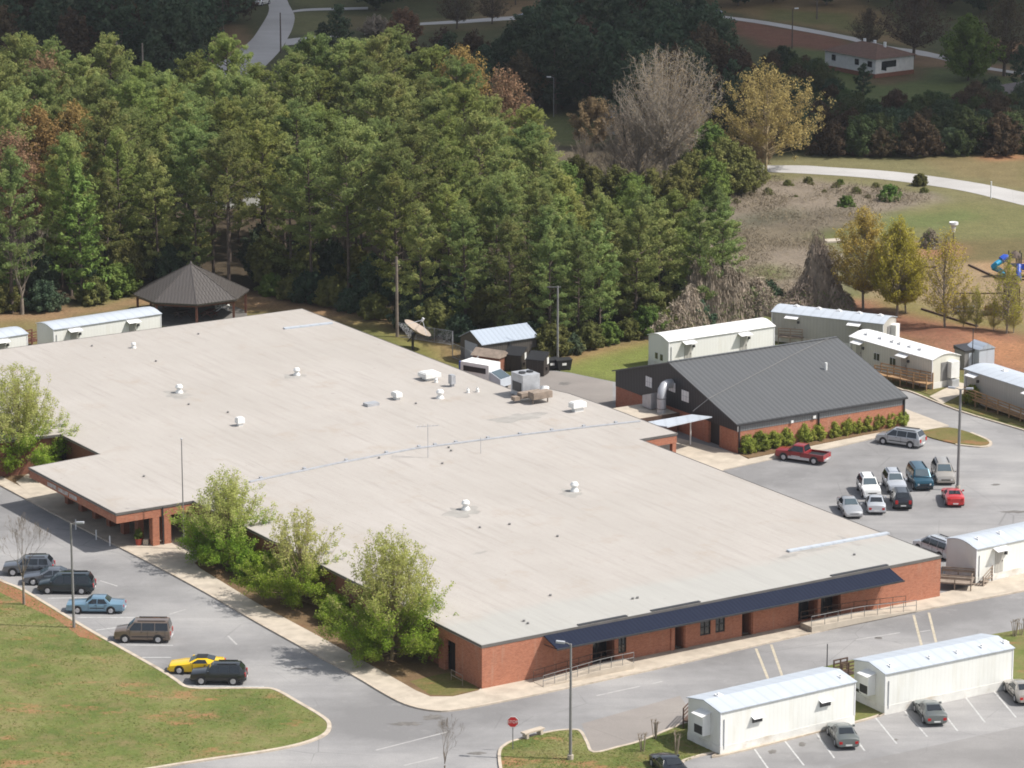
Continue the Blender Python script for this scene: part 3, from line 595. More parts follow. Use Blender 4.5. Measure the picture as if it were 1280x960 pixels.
part(MB().box(0.7, 0.8, 52.0, 71.0, 0.1, fz0 + 0.2), 'entrance_wall', 'brown_brick', school)
part(MB().box(0.60, 0.68, 60.5, 63.5, 0.15, 2.5), 'entrance_door', 'window_glass', school)
rr = random.Random(3); y = 66.2
for wl in (9, 10, 7):
    b = MB()
    for k in range(wl):
        t = rr.choice((0, 1, 2, 3)); x0, x1 = -8.05, -8.003; zb = fz0 + 0.2; zt = zb + 0.36
        b.box(x0, x1, y - 0.05, y, zb, zt)
        if t in (0, 2): b.box(x0, x1, y - 0.17, y - 0.051, zt - 0.06, zt)
        if t in (1, 2): b.box(x0, x1, y - 0.17, y - 0.051, zb, zb + 0.06)
        if t == 3: b.box(x0, x1, y - 0.19, y - 0.141, zb, zt)
        if t != 1: b.box(x0, x1, y - 0.14, y - 0.051, zb + 0.15, zb + 0.2)
        y -= 0.225
    y -= 0.28
    part(b, 'lettering', 'letter_white', school)
# stub of roof towards the hall, brick beam below it
b = MB(); wallrun(b, [(48, 47.7), (52.5, 47.7)], SH - 1.0, SH - 0.285, 0.35); b.box(52.0, 52.45, 47.72, 48.2, 0, SH - 1.003); b.box(48.4, 52.0, 51.0, 51.3, 0, SH - 0.26); b.box(52.1, 52.4, 51.3, 69, 0, SH - 0.26); part(b, 'link_wall', 'red_brick', school)
# metal seam cover across the roof, with clamps; two short strips
b = MB(); pts = [SL(*p) for p in ((312, 603), (420, 580), (520, 561), (560, 556), (640, 545.5), (720, 536), (800, 527))]
for p, q in zip(pts, pts[1:]): b.bar((*p, SH + 0.06), (*q, SH + 0.06), 0.32, 0.10)
seam = part(b, 'seam_cover', 'galvanised', roof)
b = MB()
for i in range(len(pts) - 1):
    for t in (0.15, 0.65):
        p = Vector(pts[i]).lerp(Vector(pts[i + 1]), t); b.box(p.x - 0.15, p.x + 0.15, p.y + 0.22, p.y + 0.5, SH, SH + 0.22)
part(b, 'seam_clamps', 'galvanised', roof)
for p, q in (((985, 690), (1110, 667.5)), ((355, 411.5), (415, 404.5))):
    p, q = SL(*p), SL(*q); part(MB().bar((*p, SH + 0.09), (*q, SH + 0.09), 0.5, 0.16), 'roof_flashing', 'trailer_roof', roof)
# roof vents of several kinds
def mushroom(px, py, s=1.0, name='roof_vent'):
    x, y = SL(px, py); b = MB()
    b.lathe([(0.42 * s, 0), (0.42 * s, 0.08), (0.24 * s, 0.35), (0.22 * s, 0.55)], 14, (x, y, SH)); b.lathe([(0.05, 0.95 * s), (0.25 * s, 0.9 * s), (0.4 * s, 0.66 * s), (0.36 * s, 0.5 * s), (0.2 * s, 0.52 * s)], 14, (x, y, SH))
    return part(b, name, 'white_paint', roof, 40)
for px, py, s in ((224, 491, 1.0), (371, 469, .9), (550, 498, 1.05), (718, 614, 1.0), (582, 637, 1.0), (167, 435, .7), (585, 491, .45), (597, 490, .45), (545, 478, .5)): mushroom(px, py, s)
def hood(px, py, sx, sy, sz, mat='white_paint', lift=0.3):
    x, y = SL(px, py); b = MB(); b.box(x - sx * .32, x + sx * .32, y - sy * .32, y + sy * .32, SH, SH + lift + .05); b.prism([(x - sx / 2, y - sy / 2), (x + sx / 2, y - sy / 2), (x + sx / 2, y + sy / 2), (x - sx / 2, y + sy / 2)], SH + lift, SH + lift + sz)
    b.box(x - sx * .42, x + sx * .42, y - sy * .42, y + sy * .42, SH + lift + sz, SH + lift + sz + 0.08)
    return part(b, 'vent_hood', mat, roof)
hood(537, 474, 1.9, 1.7, 0.45); hood(300, 532, 0.8, 0.7, 0.5); hood(496, 499, 0.75, 1.1, 0.4); hood(722, 514, 1.6, 1.0, 0.5, lift=0.45); hood(565, 483, 0.5, 0.7, 0.9, 'galvanised')
x, y = SL(462, 507); part(MB().box(x - 0.5, x + 0.9, y - 0.5, y + 0.5, SH, SH + 0.3), 'roof_hatch', 'galvanised', roof)
for px, py in ((474, 573), (561, 560), (564, 564), (553, 580), (697, 671), (655, 777), (660, 780), (791, 749), (797, 748), (688, 745), (637, 656), (1068, 694), (195, 452), (115, 433), (248, 418), (600, 660), (310, 615), (180, 596), (236, 506), (285, 516), (520, 505)):
    x, y = SL(px, py); part(MB().cyl(x, y, SH, SH + 0.16, 0.12, n=8), 'vent_pipe', 'pole_grey', roof)
def roof_stain(px, py, rx, ry, seed):
    g = random.Random(seed); n = 26; ph = [g.uniform(0, 6.28) for _ in range(3)]; x, y = SL(px, py)
    f = lambda a: 1 + .25 * math.sin(2 * a + ph[0]) + .18 * math.sin(5 * a + ph[1]) + .12 * math.sin(9 * a + ph[2])
    return part(MB().sheet([(x + rx * f(a) * math.cos(a), y + ry * f(a) * math.sin(a)) for a in (2 * math.pi * k / n for k in range(n))], SH + .004), 'roof_stain', 'roof_grime', roof)
simple('roof_grime', (0.295, 0.28, 0.258), .95, .15, .8)
for i, (px, py, rx, ry) in enumerate([(222, 493, 1.5, 1.6), (578, 640, 1.6, 1.8), (714, 616, 1.2, 1.3), (368, 470, 1.0, 1.3), (648, 522, 2.6, 1.6)]): roof_stain(px, py, rx, ry, i)
for i, (px, py, rx, ry) in enumerate([(600, 691, .9, .25), (480, 706, .5, .2), (1062, 676, .35, 1.6), (985, 695, 1.4, .4), (1020, 686, 2.2, .5)]): roof_stain(px, py, rx, ry, 20 + i)
# air handler with its ducts
x, y = SL(655, 498); b = MB()
b.box(x - 0.2, x + 1.9, y - 0.1, y + 2.2, SH + 0.25, SH + 2.45); b.box(x - 0.3, x + 2.0, y - 0.2, y + 2.3, SH + 0.15, SH + 0.25); part(b, 'air_handler', 'galvanised', roof)
b = MB(); b.box(x - 0.24, x - 0.203, y + 0.2, y + 1.9, SH + 0.6, SH + 1.6); [b.cyl(x + 0.4 + k, y + 1.0, SH + 2.453, SH + 2.6, 0.38, n=14) for k in (0, 0.95)]; part(b, 'fan_grille', 'dark_metal', roof)
b = MB(); b.box(x - 1.3, x + 1.3, y - 1.6, y - 0.7, SH + 0.5, SH + 1.0); b.box(x - 0.7, x + 1.6, y - 3.0, y - 1.9, SH + 0.55, SH + 1.25); b.box(x - 2.1, x - 1.31, y - 1.5, y - 0.8, SH + 0.3, SH + 0.7)
[b.box(x + i, x + i + 0.1, y - 2.5, y - 2.4, SH, SH + 0.55) for i in (-0.5, 1.3)]; part(b, 'duct', 'timber_grey', roof)
part(MB().path([(x + 1.2, y - 1.2, SH + 0.4), (x + 1.75, y - 1.2, SH + 0.75), (x + 1.9, y - 1.0, SH + 1.2)], [0.4, 0.5, 0.5], 12), 'duct_elbow', 'white_paint', roof, 40)
# aerials
x, y = SL(535, 572); b = MB(); b.cyl(x, y, SH, SH + 3.4, 0.035, n=6); b.bar((x - 0.9, y + 0.6, SH + 3.1), (x + 0.8, y - 0.7, SH + 3.3), 0.04, 0.04)
for k in range(7):
    t = k / 6; c = Vector((x - 0.9, y + 0.6, SH + 3.1)).lerp(Vector((x + 0.8, y - 0.7, SH + 3.3)), t); w = 0.75 - 0.5 * t; b.bar(c + Vector((-w * .6, -w * .8, 0)), c + Vector((w * .6, w * .8, 0)), 0.025, 0.025)
part(b, 'aerial', 'galvanised', roof)
x, y = SL(601, 567); part(MB().cyl(x, y, SH, SH + 1.7, 0.03, n=6), 'mast', 'galvanised', roof)
# navy metal awning along the front
b = MB(); b.add([(6, -.02, 3.72), (42.2, -.02, 3.72), (42.2, -2.1, 3.10), (6, -2.1, 3.10), (6, -.02, 3.64), (42.2, -.02, 3.64), (42.2, -2.1, 3.02), (6, -2.1, 3.02)], [(3, 2, 1, 0), (4, 5, 6, 7), (0, 1, 5, 4), (1, 2, 6, 5), (2, 3, 7, 6), (3, 0, 4, 7)])
aw = part(b, 'awning', 'navy_metal', school)
b = MB(); b.box(5.95, 42.25, -2.18, -2.103, 2.98, 3.12); part(b, 'awning_gutter', 'dark_metal', aw)
b = MB()
for k in range(13): xx = 6.1 + k * 3.0; b.bar((xx, -.01, 2.9), (xx, -2.0, 3.03), 0.05, 0.05)
part(b, 'awning_bracket', 'dark_metal', aw)
for x0, x1 in ((9.6, 14.5), (17.0, 22.0), (36, 42.2)): part(MB().box(x0, x1, 0.1, 0.45, SH + 0.002, SH + 0.08), 'roof_lap', 'dark_metal', roof)
# two concrete ramps with pipe handrails along the front
def ramp_thing(x0, x1, xp, label):
    t = thing('access_ramp', label, 'ramp', SO, SA)
    y0, y1 = -2.4, -0.72; b = MB()
    b.prism([(x0, y0), (xp, y0), (xp, y1), (x0, y1)], 0.1, [0.17, 0.62, 0.62, 0.17]); b.prism([(xp, y0), (x1, y0), (x1, y1), (xp, y1)], 0.1, [0.62, 0.62, 0.62, 0.62]); part(b, 'ramp_slab', 'concrete', t)
    for yy in (y0 + 0.08, y1 - 0.08):
        r = MB(); zz = lambda q: 0.17 + 0.45 * min(1, (q - x0) / (xp - x0)) if xp > x0 else 0.17 + 0.45 * min(1, (x0 - q) / (x0 - xp))
        m = 9; qs = [x0 + (x1 - x0) * k / (m - 1) for k in range(m)]
        for q in qs: r.cyl(q, yy, zz(q), zz(q) + 0.95, 0.028, n=6)
        for h in (0.5, 0.95): r.path([(q, yy, zz(q) + h) for q in qs], 0.028, 6)
        part(r, 'handrail', 'timber_dark' if yy > -1 else 'pole_grey', t)
ramp_thing(4.5, 13.5, 10.6, 'concrete ramp with pipe rails at the left end of the navy awning')
ramp_thing(43.5, 32.0, 37.2, 'concrete ramp with pipe rails at the right end of the navy awning')
t = thing('pipe_rail', 'short pipe rail by the side door at the near brick corner', 'railing', SO, SA)
b = MB(); [b.cyl(-0.9, yy, 0.1, 1.0, 0.03, n=6) for yy in (1.6, 3.4)]; b.path([(-0.9, 1.6, 1.0), (-0.9, 3.4, 1.0)], 0.03, 6); b.path([(-0.9, 1.6, 0.55), (-0.9, 3.4, 0.55)], 0.03, 6); part(b, 'rail', 'timber_grey', t)

# ------------------------------------------------------------------ dark gabled hall
GA = R(31.6); GO = G(921.5, 567.5)
hall = thing('gabled_hall', 'brick hall with black metal gable and big dark grey pitched roof', 'hall', GO, GA)
HW, HD, HE1, HE2, HR, HRY = 21.4, 22.7, 3.15, 4.0, 7.0, 12.4
b = MB(); b.box(0, HW, 0, 0.3, 0, 2.35); b.box(0, HW, HD - 0.3, HD, 0, 2.35); b.box(HW - 0.3, HW, 0.3, HD - 0.3, 0, 2.35)
part(b, 'brick_wall', 'red_brick', hall)
b = MB(); b.box(0, 0.3, 0.301, 3.2, 0, 2.35); b.box(0, 0.3, 5.2, HD - 0.301, 0, 2.35); part(b, 'gable_brick_wall', 'red_brick', hall)
part(MB().box(0.32, 0.38, 3.1, 5.3, 0, 2.35), 'hall_door', 'trim_black', hall)
def gable(x0, x1): 
    pr = [(0, 2.355), (HD, 2.355), (HD, HE2), (HRY, HR), (0, HE1)]
    b = MB(); v = [(x0, y, z) for y, z in pr] + [(x1, y, z) for y, z in pr]
    return b.add(v, [(4, 3, 2, 1, 0), (5, 6, 7, 8, 9)] + [(i, (i + 1) % 5, 5 + (i + 1) % 5, 5 + i) for i in range(5)])
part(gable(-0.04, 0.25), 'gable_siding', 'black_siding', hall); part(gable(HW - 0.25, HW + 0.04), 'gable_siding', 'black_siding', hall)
b = MB(); b.box(0.3, HW - 0.3, -0.04, 0.25, 2.355, HE1); part(b, 'eave_siding', 'black_siding_sunlit', hall); part(MB().box(0.3, HW - 0.3, HD - 0.25, HD + 0.04, 2.355, HE2), 'eave_siding', 'black_siding', hall)
b = MB(); o = 0.25; s1 = (HR - HE1) / HRY; s2 = (HR - HE2) / (HD - HRY); t = 0.12
ys = [(-0.16, HE1 - 0.16 * s1), (HRY, HR), (HD + 0.45, HE2 - 0.45 * s2)]
v = []
for x in (-o, HW + o):
    for y, z in ys: v += [(x, y, z + t + 0.01), (x, y, z + 0.01)]
b.add(v, [(0, 6, 8, 2), (2, 8, 10, 4), (3, 9, 7, 1), (5, 11, 9, 3), (0, 1, 7, 6), (4, 10, 11, 5), (0, 2, 3, 1), (2, 4, 5, 3), (6, 7, 9, 8), (8, 9, 11, 10)])
hr = part(b, 'roof', 'hall_roof', hall)
part(MB().bar((-o - .01, HRY, HR + t + 0.04), (HW + o + .01, HRY, HR + t + 0.04), 0.35, 0.06), 'ridge_cap', 'hall_roof', hr)
b = MB(); b.box(-o, HW + o, -0.28, -0.165, HE1 - 0.16, HE1 + 0.0); part(b, 'gutter', 'dark_metal', hall)
for x in (0.15, 10.2, HW - 0.1): part(MB().box(x - 0.06, x + 0.06, -0.17, -0.045, 0.1, HE1 - 0.2), 'downpipe', 'dark_metal', hall)
part(MB().box(-0.055, 0.12, -0.055, -0.041, 2.36, HE1), 'corner_trim', 'white_paint', hall)
part(MB().cyl(16.1, 6.8, HR - 1.9, HR - 0.85, 0.14, n=10), 'roof_vent', 'white_paint', hr)
part(MB().box(9.4, 9.75, -0.2, -0.045, 2.5, 2.8).box(6.6, 6.9, -0.2, -0.045, 2.4, 2.65), 'wall_lamp', 'white_paint', hall)
for y0, y1, z0, z1 in ((15.7, 16.85, 3.6, 4.7), (11.3, 12.5, 4.05, 5.05), (8.8, 10.1, 3.5, 4.65)):
    w = part(MB().box(-0.075, -0.042, y0, y1, z0, z1), 'window', 'cap_white', hall)
    f = MB(); [f.box(-0.10, -0.077, y0 + (y1 - y0) * k / 3 - .02, y0 + (y1 - y0) * k / 3 + .02, z0, z1) for k in (1, 2)]; f.box(-0.099, -0.078, y0, y1, (z0 + z1) / 2 - .02, (z0 + z1) / 2 + .02); part(f, 'glazing_bar', 'galvanised', w)
# big round duct rising from the flat annex roof into the gable
duct = thing('hall_duct', 'tall bent metal duct entering the black gable', 'duct', GO, GA)
part(MB().path([(-1.7, 11.4, 1.9), (-1.7, 11.4, 3.9), (-1.55, 11.5, 4.5), (-1.15, 11.7, 4.85), (-0.6, 11.9, 4.95), (-0.05, 12.0, 4.9)], 0.48, 16), 'duct_pipe', 'galvanised', duct, 40)
b = MB(); b.lathe([(0.53, 0), (0.53, 0.12)], 16, (-1.7, 11.4, 3.6)); b.lathe([(0.53, 0), (0.53, 0.12)], 16, (-1.7, 11.4, 2.5)); part(b, 'duct_band', 'pole_grey', duct)
b = MB(); b.prism([(-2.1, 12.8), (-0.9, 12.8), (-0.9, 14.4), (-2.1, 14.4)], 2.2, [3.9, 3.9, 3.4, 3.4]); part(b, 'fan_box', 'galvanised', duct)
an = thing('annex_block', 'low flat-roofed block between the school and the black gable', 'annex', GO, GA)
part(MB().box(-5.6, -0.3, 10.2, 15.6, 1.75, 2.1), 'roof', 'concrete', an); part(MB().box(-5.4, -0.35, 10.4, 15.4, 0, 1.745), 'wall', 'brown_brick', an)
part(MB().box(-5.75, -0.32, 10.05, 10.197, 1.65, 2.2).box(-5.75, -5.603, 10.2, 15.7, 1.65, 2.2), 'roof_edge', 'timber_dark', an)
# white covered way between the school and the hall
cw = thing('covered_walkway', 'white metal walkway roof linking the school to the dark hall', 'walkway', (0, 0, 0))
q = [P(800, 527, 3.75), P(865, 515.5, 3.35), P(890, 523, 3.15), P(834, 535, 3.6)]
b = MB(); b.prism([(p.x, p.y) for p in q], [p.z - 0.12 for p in q], [p.z for p in q]); part(b, 'walkway_roof', 'trailer_roof', cw)
for px, py in ((863, 557),):
    g = G(px, py); part(MB().cyl(g[0], g[1], 0.1, 3.2, 0.07, n=8), 'post', 'white_paint', cw)
def on_hall_roof(px, py):
    z = 5.0
    for _ in range(12):
        g = G(px, py, z); l = local(g, GO, GA); z = 0.5 * z + 0.5 * (HE1 + s1 * min(l[1], HRY) + 0.2)
    return (g[0], g[1], z)
tag(part(MB().path([P(866, 514, 3.5), on_hall_roof(886, 498), on_hall_roof(940, 470), on_hall_roof(1000, 439), on_hall_roof(1036, 423)], 0.03, 6), 'roof_cable', 'pole_grey', None), 'thin pale cable running up the dark grey hall roof', 'cable')
# ------------------------------------------------------------------ portable classrooms
def classroom(pA, pB, H, W, label, roof='gable', wall='white_siding', roofm='trailer_roof', skirt=True, end_ac=0, doors=(), windows=(), endwin=(), vents=(), rise=0.3, end_door=0, side_box=()):
    """pA, pB: photo pixels of the near eave's ends (left, right) at height H"""
    a, b_ = G(*pA, H), G(*pB, H); Ln = math.hypot(b_[0] - a[0], b_[1] - a[1]); ang = math.atan2(b_[1] - a[1], b_[0] - a[0])
    t = thing('portable_classroom', label, 'portable classroom', a, ang, 'portable classrooms around the school')
    n = 10 if roof == 'arch' else 2
    prof = [(W * k / n, H + (rise * math.sin(math.pi * k / n) if roof == 'arch' else rise * (1 - abs(2 * k / n - 1)))) for k in range(n + 1)]
    m = MB(); pr = [(0, 0.75 if skirt else 0.1), *[(y, z - 0.02) for y, z in prof], (W, 0.75 if skirt else 0.1)]; k = len(pr)
    m.add([(0, y, z) for y, z in pr] + [(Ln, y, z) for y, z in pr], [tuple(range(k)), tuple(range(2 * k - 1, k - 1, -1))] + [(i, k + i, k + (i + 1) % k, (i + 1) % k) for i in range(k)])
    part(m, 'body', wall, t)
    m = MB(); o = 0.12; q = [(y + (-o if i == 0 else o if i == n else 0), z) for i, (y, z) in enumerate(prof)]
    v = []
    for x in (-o, Ln + o):
        for y, z in q: v += [(x, y, z + 0.07), (x, y, z)]
    f = []; k = 2 * (n + 1)
    for i in range(n): f += [(2 * i, k + 2 * i, k + 2 * i + 2, 2 * i + 2), (2 * i + 3, k + 2 * i + 3, k + 2 * i + 1, 2 * i + 1), (2 * i, 2 * i + 2, 2 * i + 3, 2 * i + 1), (k + 2 * i, k + 2 * i + 1, k + 2 * i + 3, k + 2 * i + 2)]
    f += [(0, 1, k + 1, k), (2 * n, k + 2 * n, k + 2 * n + 1, 2 * n + 1)]
    m.add(v, f); rf = part(m, 'roof', roofm, t)
    if skirt: part(MB().box(-0.03, Ln + 0.03, -0.03, W + 0.03, 0, 0.745), 'skirting', 'skirting', t)
    part(MB().box(-0.04, 0.06, -0.04, 0.06, 0.75, H - 0.03).box(Ln - 0.06, Ln + 0.04, -0.04, 0.06, 0.75, H - 0.03), 'corner_trim', 'cap_white', t)
    for x, y in vents:
        z = np.interp(y, [p[0] for p in prof], [p[1] for p in prof]); part(MB().box(x - 0.28, x + 0.28, y - 0.28, y + 0.28, z, z + 0.16).box(x - 0.12, x + 0.12, y - 0.12, y + 0.12, z + 0.161, z + 0.26), 'roof_vent', 'cap_white', rf)
    for e in ([0] if end_ac else []):
        yc = W * 0.45; u = part(MB().box(-0.75, -0.002, yc - 0.6, yc + 0.6, 1.35, 3.05 if H > 3.2 else H - 0.3), 'air_conditioner', 'white_paint', t)
        g = MB(); [g.box(-0.78, -0.752, yc - 0.5, yc + 0.5, 1.5 + 0.09 * i, 1.53 + 0.09 * i) for i in range(7)]; g.box(-0.765, -0.751, yc - 0.52, yc + 0.52, 1.45, 2.15); part(g, 'grille', 'dark_metal', u)
        part(MB().prism([(-0.95, yc - 0.7), (-0.002, yc - 0.7), (-0.002, yc + 0.7), (-0.95, yc + 0.7)], [2.95, 3.15, 3.15, 2.95], [3.0, 3.22, 3.22, 3.0]) if H > 3.2 else MB().box(-0.9, -0.002, yc - 0.65, yc + 0.65, H - 0.28, H - 0.2), 'rain_hood', 'white_paint', u)
    for x in doors:                                            # door with a small flat canopy and lamp
        d = part(MB().box(x - 0.48, x + 0.48, -0.05, -0.002, 0.8, 2.85), 'door', 'grey_siding', t); part(MB().cyl(x + 0.35, -0.09, 1.75, 1.9, 0.03, n=6), 'handle', 'trim_black', d)
        part(MB().prism([(x - 0.8, -0.75), (x + 0.8, -0.75), (x + 0.8, -0.003), (x - 0.8, -0.003)], [H - 0.42, H - 0.42, H - 0.22, H - 0.22], [H - 0.38, H - 0.38, H - 0.17, H - 0.17]), 'door_canopy', 'cap_white', t)
        part(MB().box(x + 0.62, x + 0.86, -0.2, -0.003, H - 1.0, H - 0.72), 'lamp', 'dark_metal', t)
    for x, w, z0, z1 in windows:
        wd = part(MB().box(x - w / 2, x + w / 2, -0.03, -0.003, z0, z1), 'window', 'window_glass', t); part(MB().box(x - w / 2 - .06, x + w / 2 + .06, -0.05, -0.031, z0 - .07, z0 - .002).box(x - w / 2 - .06, x + w / 2 + .06, -0.05, -0.031, z1 + .002, z1 + .07).box(x - 0.03, x + 0.03, -0.05, -0.031, z0, z1), 'window_frame', 'cap_white', wd)
    for y, w, z0, z1 in endwin:
        wd = part(MB().box(-0.03, -0.003, y - w / 2, y + w / 2, z0, z1), 'window', 'window_glass', t); part(MB().box(-0.05, -0.031, y - w / 2 - .05, y + w / 2 + .05, z1 + .002, z1 + .06), 'window_frame', 'cap_white', wd)
    if end_door:                                               # right-hand end: door, air conditioner, shelf box
        d = part(MB().box(Ln + .003, Ln + .05, W * 0.32, W * 0.32 + 0.95, 0.8, 2.85), 'door', 'pole_grey', t); part(MB().box(Ln + .003, Ln + 0.7, W * 0.55, W * 0.55 + 1.2, 1.1, 2.9), 'air_conditioner', 'white_paint', t)
        part(MB().box(Ln + 0.003, Ln + 0.9, W * 0.55, W * 0.55 + 1.0, 0.05, 0.9), 'meter_box', 'galvanised', t)
    for x, w, z0, z1 in side_box:
        wd = part(MB().box(x - w / 2, x + w / 2, -0.04, -0.003, z0, z1), 'window', 'window_glass', t); part(MB().prism([(x - w / 2 - .1, -.4), (x + w / 2 + .1, -.4), (x + w / 2 + .1, -.003), (x - w / 2 - .1, -.003)], [z1 - .05, z1 - .05, z1 + .1, z1 + .1], [z1 - .02, z1 - .02, z1 + .14, z1 + .14]), 'window_hood', 'cap_white', wd)
    part(MB().box(0.3, 0.36, -0.07, -0.003, 0.5, H - 0.6), 'conduit', 'galvanised', t)
    return t, a, ang, Ln
classroom((901, 891), (1069, 852.5), 3.55, 4.25, 'white classroom trailer with a wall air conditioner, beside the stop sign island', end_ac=1, side_box=((3.6, 1.0, 2.1, 2.55), (10.4, 1.1, 2.1, 2.6)), vents=((12.8, 1.0), (1.6, 2.4)), rise=0.42)
classroom((1107, 843), (1266.5, 810.5), 3.45, 4.25, 'white classroom trailer with four round vents along its bluish roof', end_ac=1, vents=((1.2, .9), (5.2, .95), (8.0, .95), (10.6, 1.0), (12.9, 1.0)), rise=0.42, endwin=((3.6, 0.8, 0.9, 1.2),))
classroom((836, 427.5), (968, 408), 3.5, 4.0, 'all white arched classroom trailer standing behind the black gable', 'arch', roofm='trailer_roof_white', rise=0.5, doors=(2.6, 10.2), endwin=((1.4, 0.5, 1.1, 1.8), (2.4, 0.5, 1.1, 1.8)))
classroom((965, 390), (1104, 405.5), 3.4, 4.0, 'grey walled classroom trailer with a bluish arched roof behind the dark hall', 'arch', wall='grey_siding', rise=0.45, doors=(2.6, 10.3), vents=((2.2, 2), (5, 2), (7.5, 2), (10.0, 2), (12.6, 2)), end_door=1)
classroom((1062.5, 421), (1165.5, 450.5), 3.3, 4.0, 'bright white classroom trailer with arched roof and long wooden ramp', 'arch', wall='cream_siding', roofm='trailer_roof_white', rise=0.5, doors=(1.6, 9.2), windows=((4.6, 0.9, 1.5, 2.3), (7.3, 0.9, 1.5, 2.3)), vents=((1.6, 1.2), (4.0, 1.2), (6.0, 1.2), (7.2, 1.2), (8.9, 1.2), (10.6, 1.2)), end_door=1)
classroom((1206, 461.5), (1330, 501), 3.4, 4.0, 'grey classroom trailer with bluish roof and tan ramp by the clay bank', 'arch', wall='grey_siding', rise=0.3, doors=(1.6, 11.0), vents=((4, 2.2),))
classroom((1221, 687), (1400, 649), 3.35, 4.1, 'white classroom trailer with steep steps beside the car park', 'arch', rise=0.42, doors=(2.7,), vents=((1.4, 1.4), (4.2, 1.6)), endwin=())
classroom((67, 412.5), (201, 392.5), 3.2, 4.0, 'white classroom trailer with bluish roof next to the timber pavilion', 'arch', rise=0.35, doors=(2.6, 10.2), endwin=())
classroom((-110, 440), (34, 417.5), 3.2, 4.0, 'white classroom trailer cut off at the picture edge behind the school', 'arch', rise=0.35, doors=(11.2,))

# ------------------------------------------------------------------ wooden decks, ramps and steps
def deck(pts, width, z, label, mat='timber', rail=1.0, steps=0, name='wooden_ramp', both=True):
    """platform along a ground polyline, width to the left, with posts, rails and boards"""
    o = pts[0]; ang = math.atan2(pts[-1][1] - o[1], pts[-1][0] - o[0]); t = thing(name, label, 'ramp' if name == 'wooden_ramp' else 'steps', o, ang)
    Ln = math.hypot(pts[-1][0] - o[0], pts[-1][1] - o[1]); z0, z1 = z if hasattr(z, '__len__') else (z, z)
    zz = lambda x: z0 + (z1 - z0) * x / Ln
    if steps:
        m = MB()
        for k in range(steps): x = Ln * k / steps; m.box(x, x + Ln / steps + 0.05, 0, width, zz(x + Ln / steps) - 0.06, zz(x + Ln / steps))
        part(m, 'treads', mat, t)
    else: part(MB().prism([(0, 0), (Ln, 0), (Ln, width), (0, width)], [z0 - .12, z1 - .12, z1 - .12, z0 - .12], [z0, z1, z1, z0]), 'deck_boards', mat, t)
    for yy in ((0.05, width - 0.05) if both else (0.05,)):
        m = MB(); k = max(2, int(Ln / 1.6)) + 1
        for i in range(k):
            x = 0.06 + (Ln - 0.12) * i / (k - 1); m.box(x - .05, x + .05, yy - .05, yy + .05, 0, zz(x) + rail)
        for h in (0.35, 0.65, rail - 0.03): m.bar((0, yy, zz(0) + h), (Ln, yy, zz(Ln) + h), 0.045, 0.12)
        part(m, 'railing', mat, t)
    return t
def gl(px): return [G(*p) for p in px]
deck(gl([(1092, 477), (1158, 490)])[::1], 1.3, 0.9, 'tan wooden ramp along the bright white arched trailer'); deck(gl([(1204, 505), (1290, 532)]), 1.4, (0.9, 0.4), 'tan wooden ramp sloping along the grey trailer by the clay bank')
deck(gl([(972, 430), (1003, 432)]), 1.4, 0.9, 'brown wooden landing beside the grey walled trailer', 'timber_grey'); deck(gl([(838, 452), (872, 447)]), 1.2, 0.9, 'brown wooden landing against the all white trailer', 'timber')
deck(gl([(930, 436), (955, 432)]), 1.2, 0.9, 'small wooden landing at the far door of the all white trailer', 'timber')
deck(gl([(1172, 738), (1214, 741)])[::1], 2.6, 0.8, 'low weathered wooden platform at the brick school corner', 'timber_grey', 0.5); deck(gl([(1229, 735), (1252, 720)]), 1.2, (0.05, 0.95), 'steep grey wooden steps up to the white trailer door', 'timber_grey', steps=6, name='wooden_steps')
deck(gl([(1251, 722), (1271, 718)]), 1.3, 0.95, 'small railed wooden landing at the top of steps', 'timber_grey', name='wooden_landing')
deck(gl([(853, 912), (868, 896)])[::-1], 1.2, 0.8, 'dark brown wooden landing behind the white trailer end', 'timber_dark'); deck(gl([(1052, 856), (1070, 852)]), 1.2, 0.8, 'dark wooden landing between the two front trailers', 'timber_dark')
deck(gl([(30, 436), (50, 432)]), 1.4, 0.7, 'reddish wooden landing between two far trailers', 'timber_red')
# small sheds at the clay bank
t = thing('tool_shed', 'small pale blue shed with pitched roof behind the grey trailer', 'shed', G(1233, 461), R(32)); part(MB().box(-1.1, 1.1, 0, 2.2, 0, 2.3), 'wall', 'trailer_roof', t)
part(MB().add([(-1.2, -.1, 2.31), (0, -.1, 2.95), (1.2, -.1, 2.31), (-1.2, 2.3, 2.31), (0, 2.3, 2.95), (1.2, 2.3, 2.31)], [(0, 1, 4, 3), (1, 2, 5, 4), (2, 1, 0), (3, 4, 5), (0, 3, 5, 2)]), 'roof', 'shed_roof', t)
t = thing('tool_shed', 'small grey shed with a door beside the pale blue shed', 'shed', G(1214, 461), R(32)); part(MB().box(-1.0, 1.0, 0, 1.8, 0, 2.1), 'wall', 'pole_grey', t); part(MB().box(-.4, .4, -.04, -.003, 0.05, 1.85), 'door', 'trailer_roof', t); part(MB().prism([(-1.1, -.15), (1.1, -.15), (1.1, 1.9), (-1.1, 1.9)], [2.103] * 4, [2.2, 2.2, 2.5, 2.5]), 'roof', 'dark_metal', t)
t = thing('mast', 'thin tall mast standing beside the small grey shed', 'mast', G(1215, 463)); part(MB().cyl(0, 0, 0, 4.8, 0.05, n=6), 'pole', 'dark_metal', t)

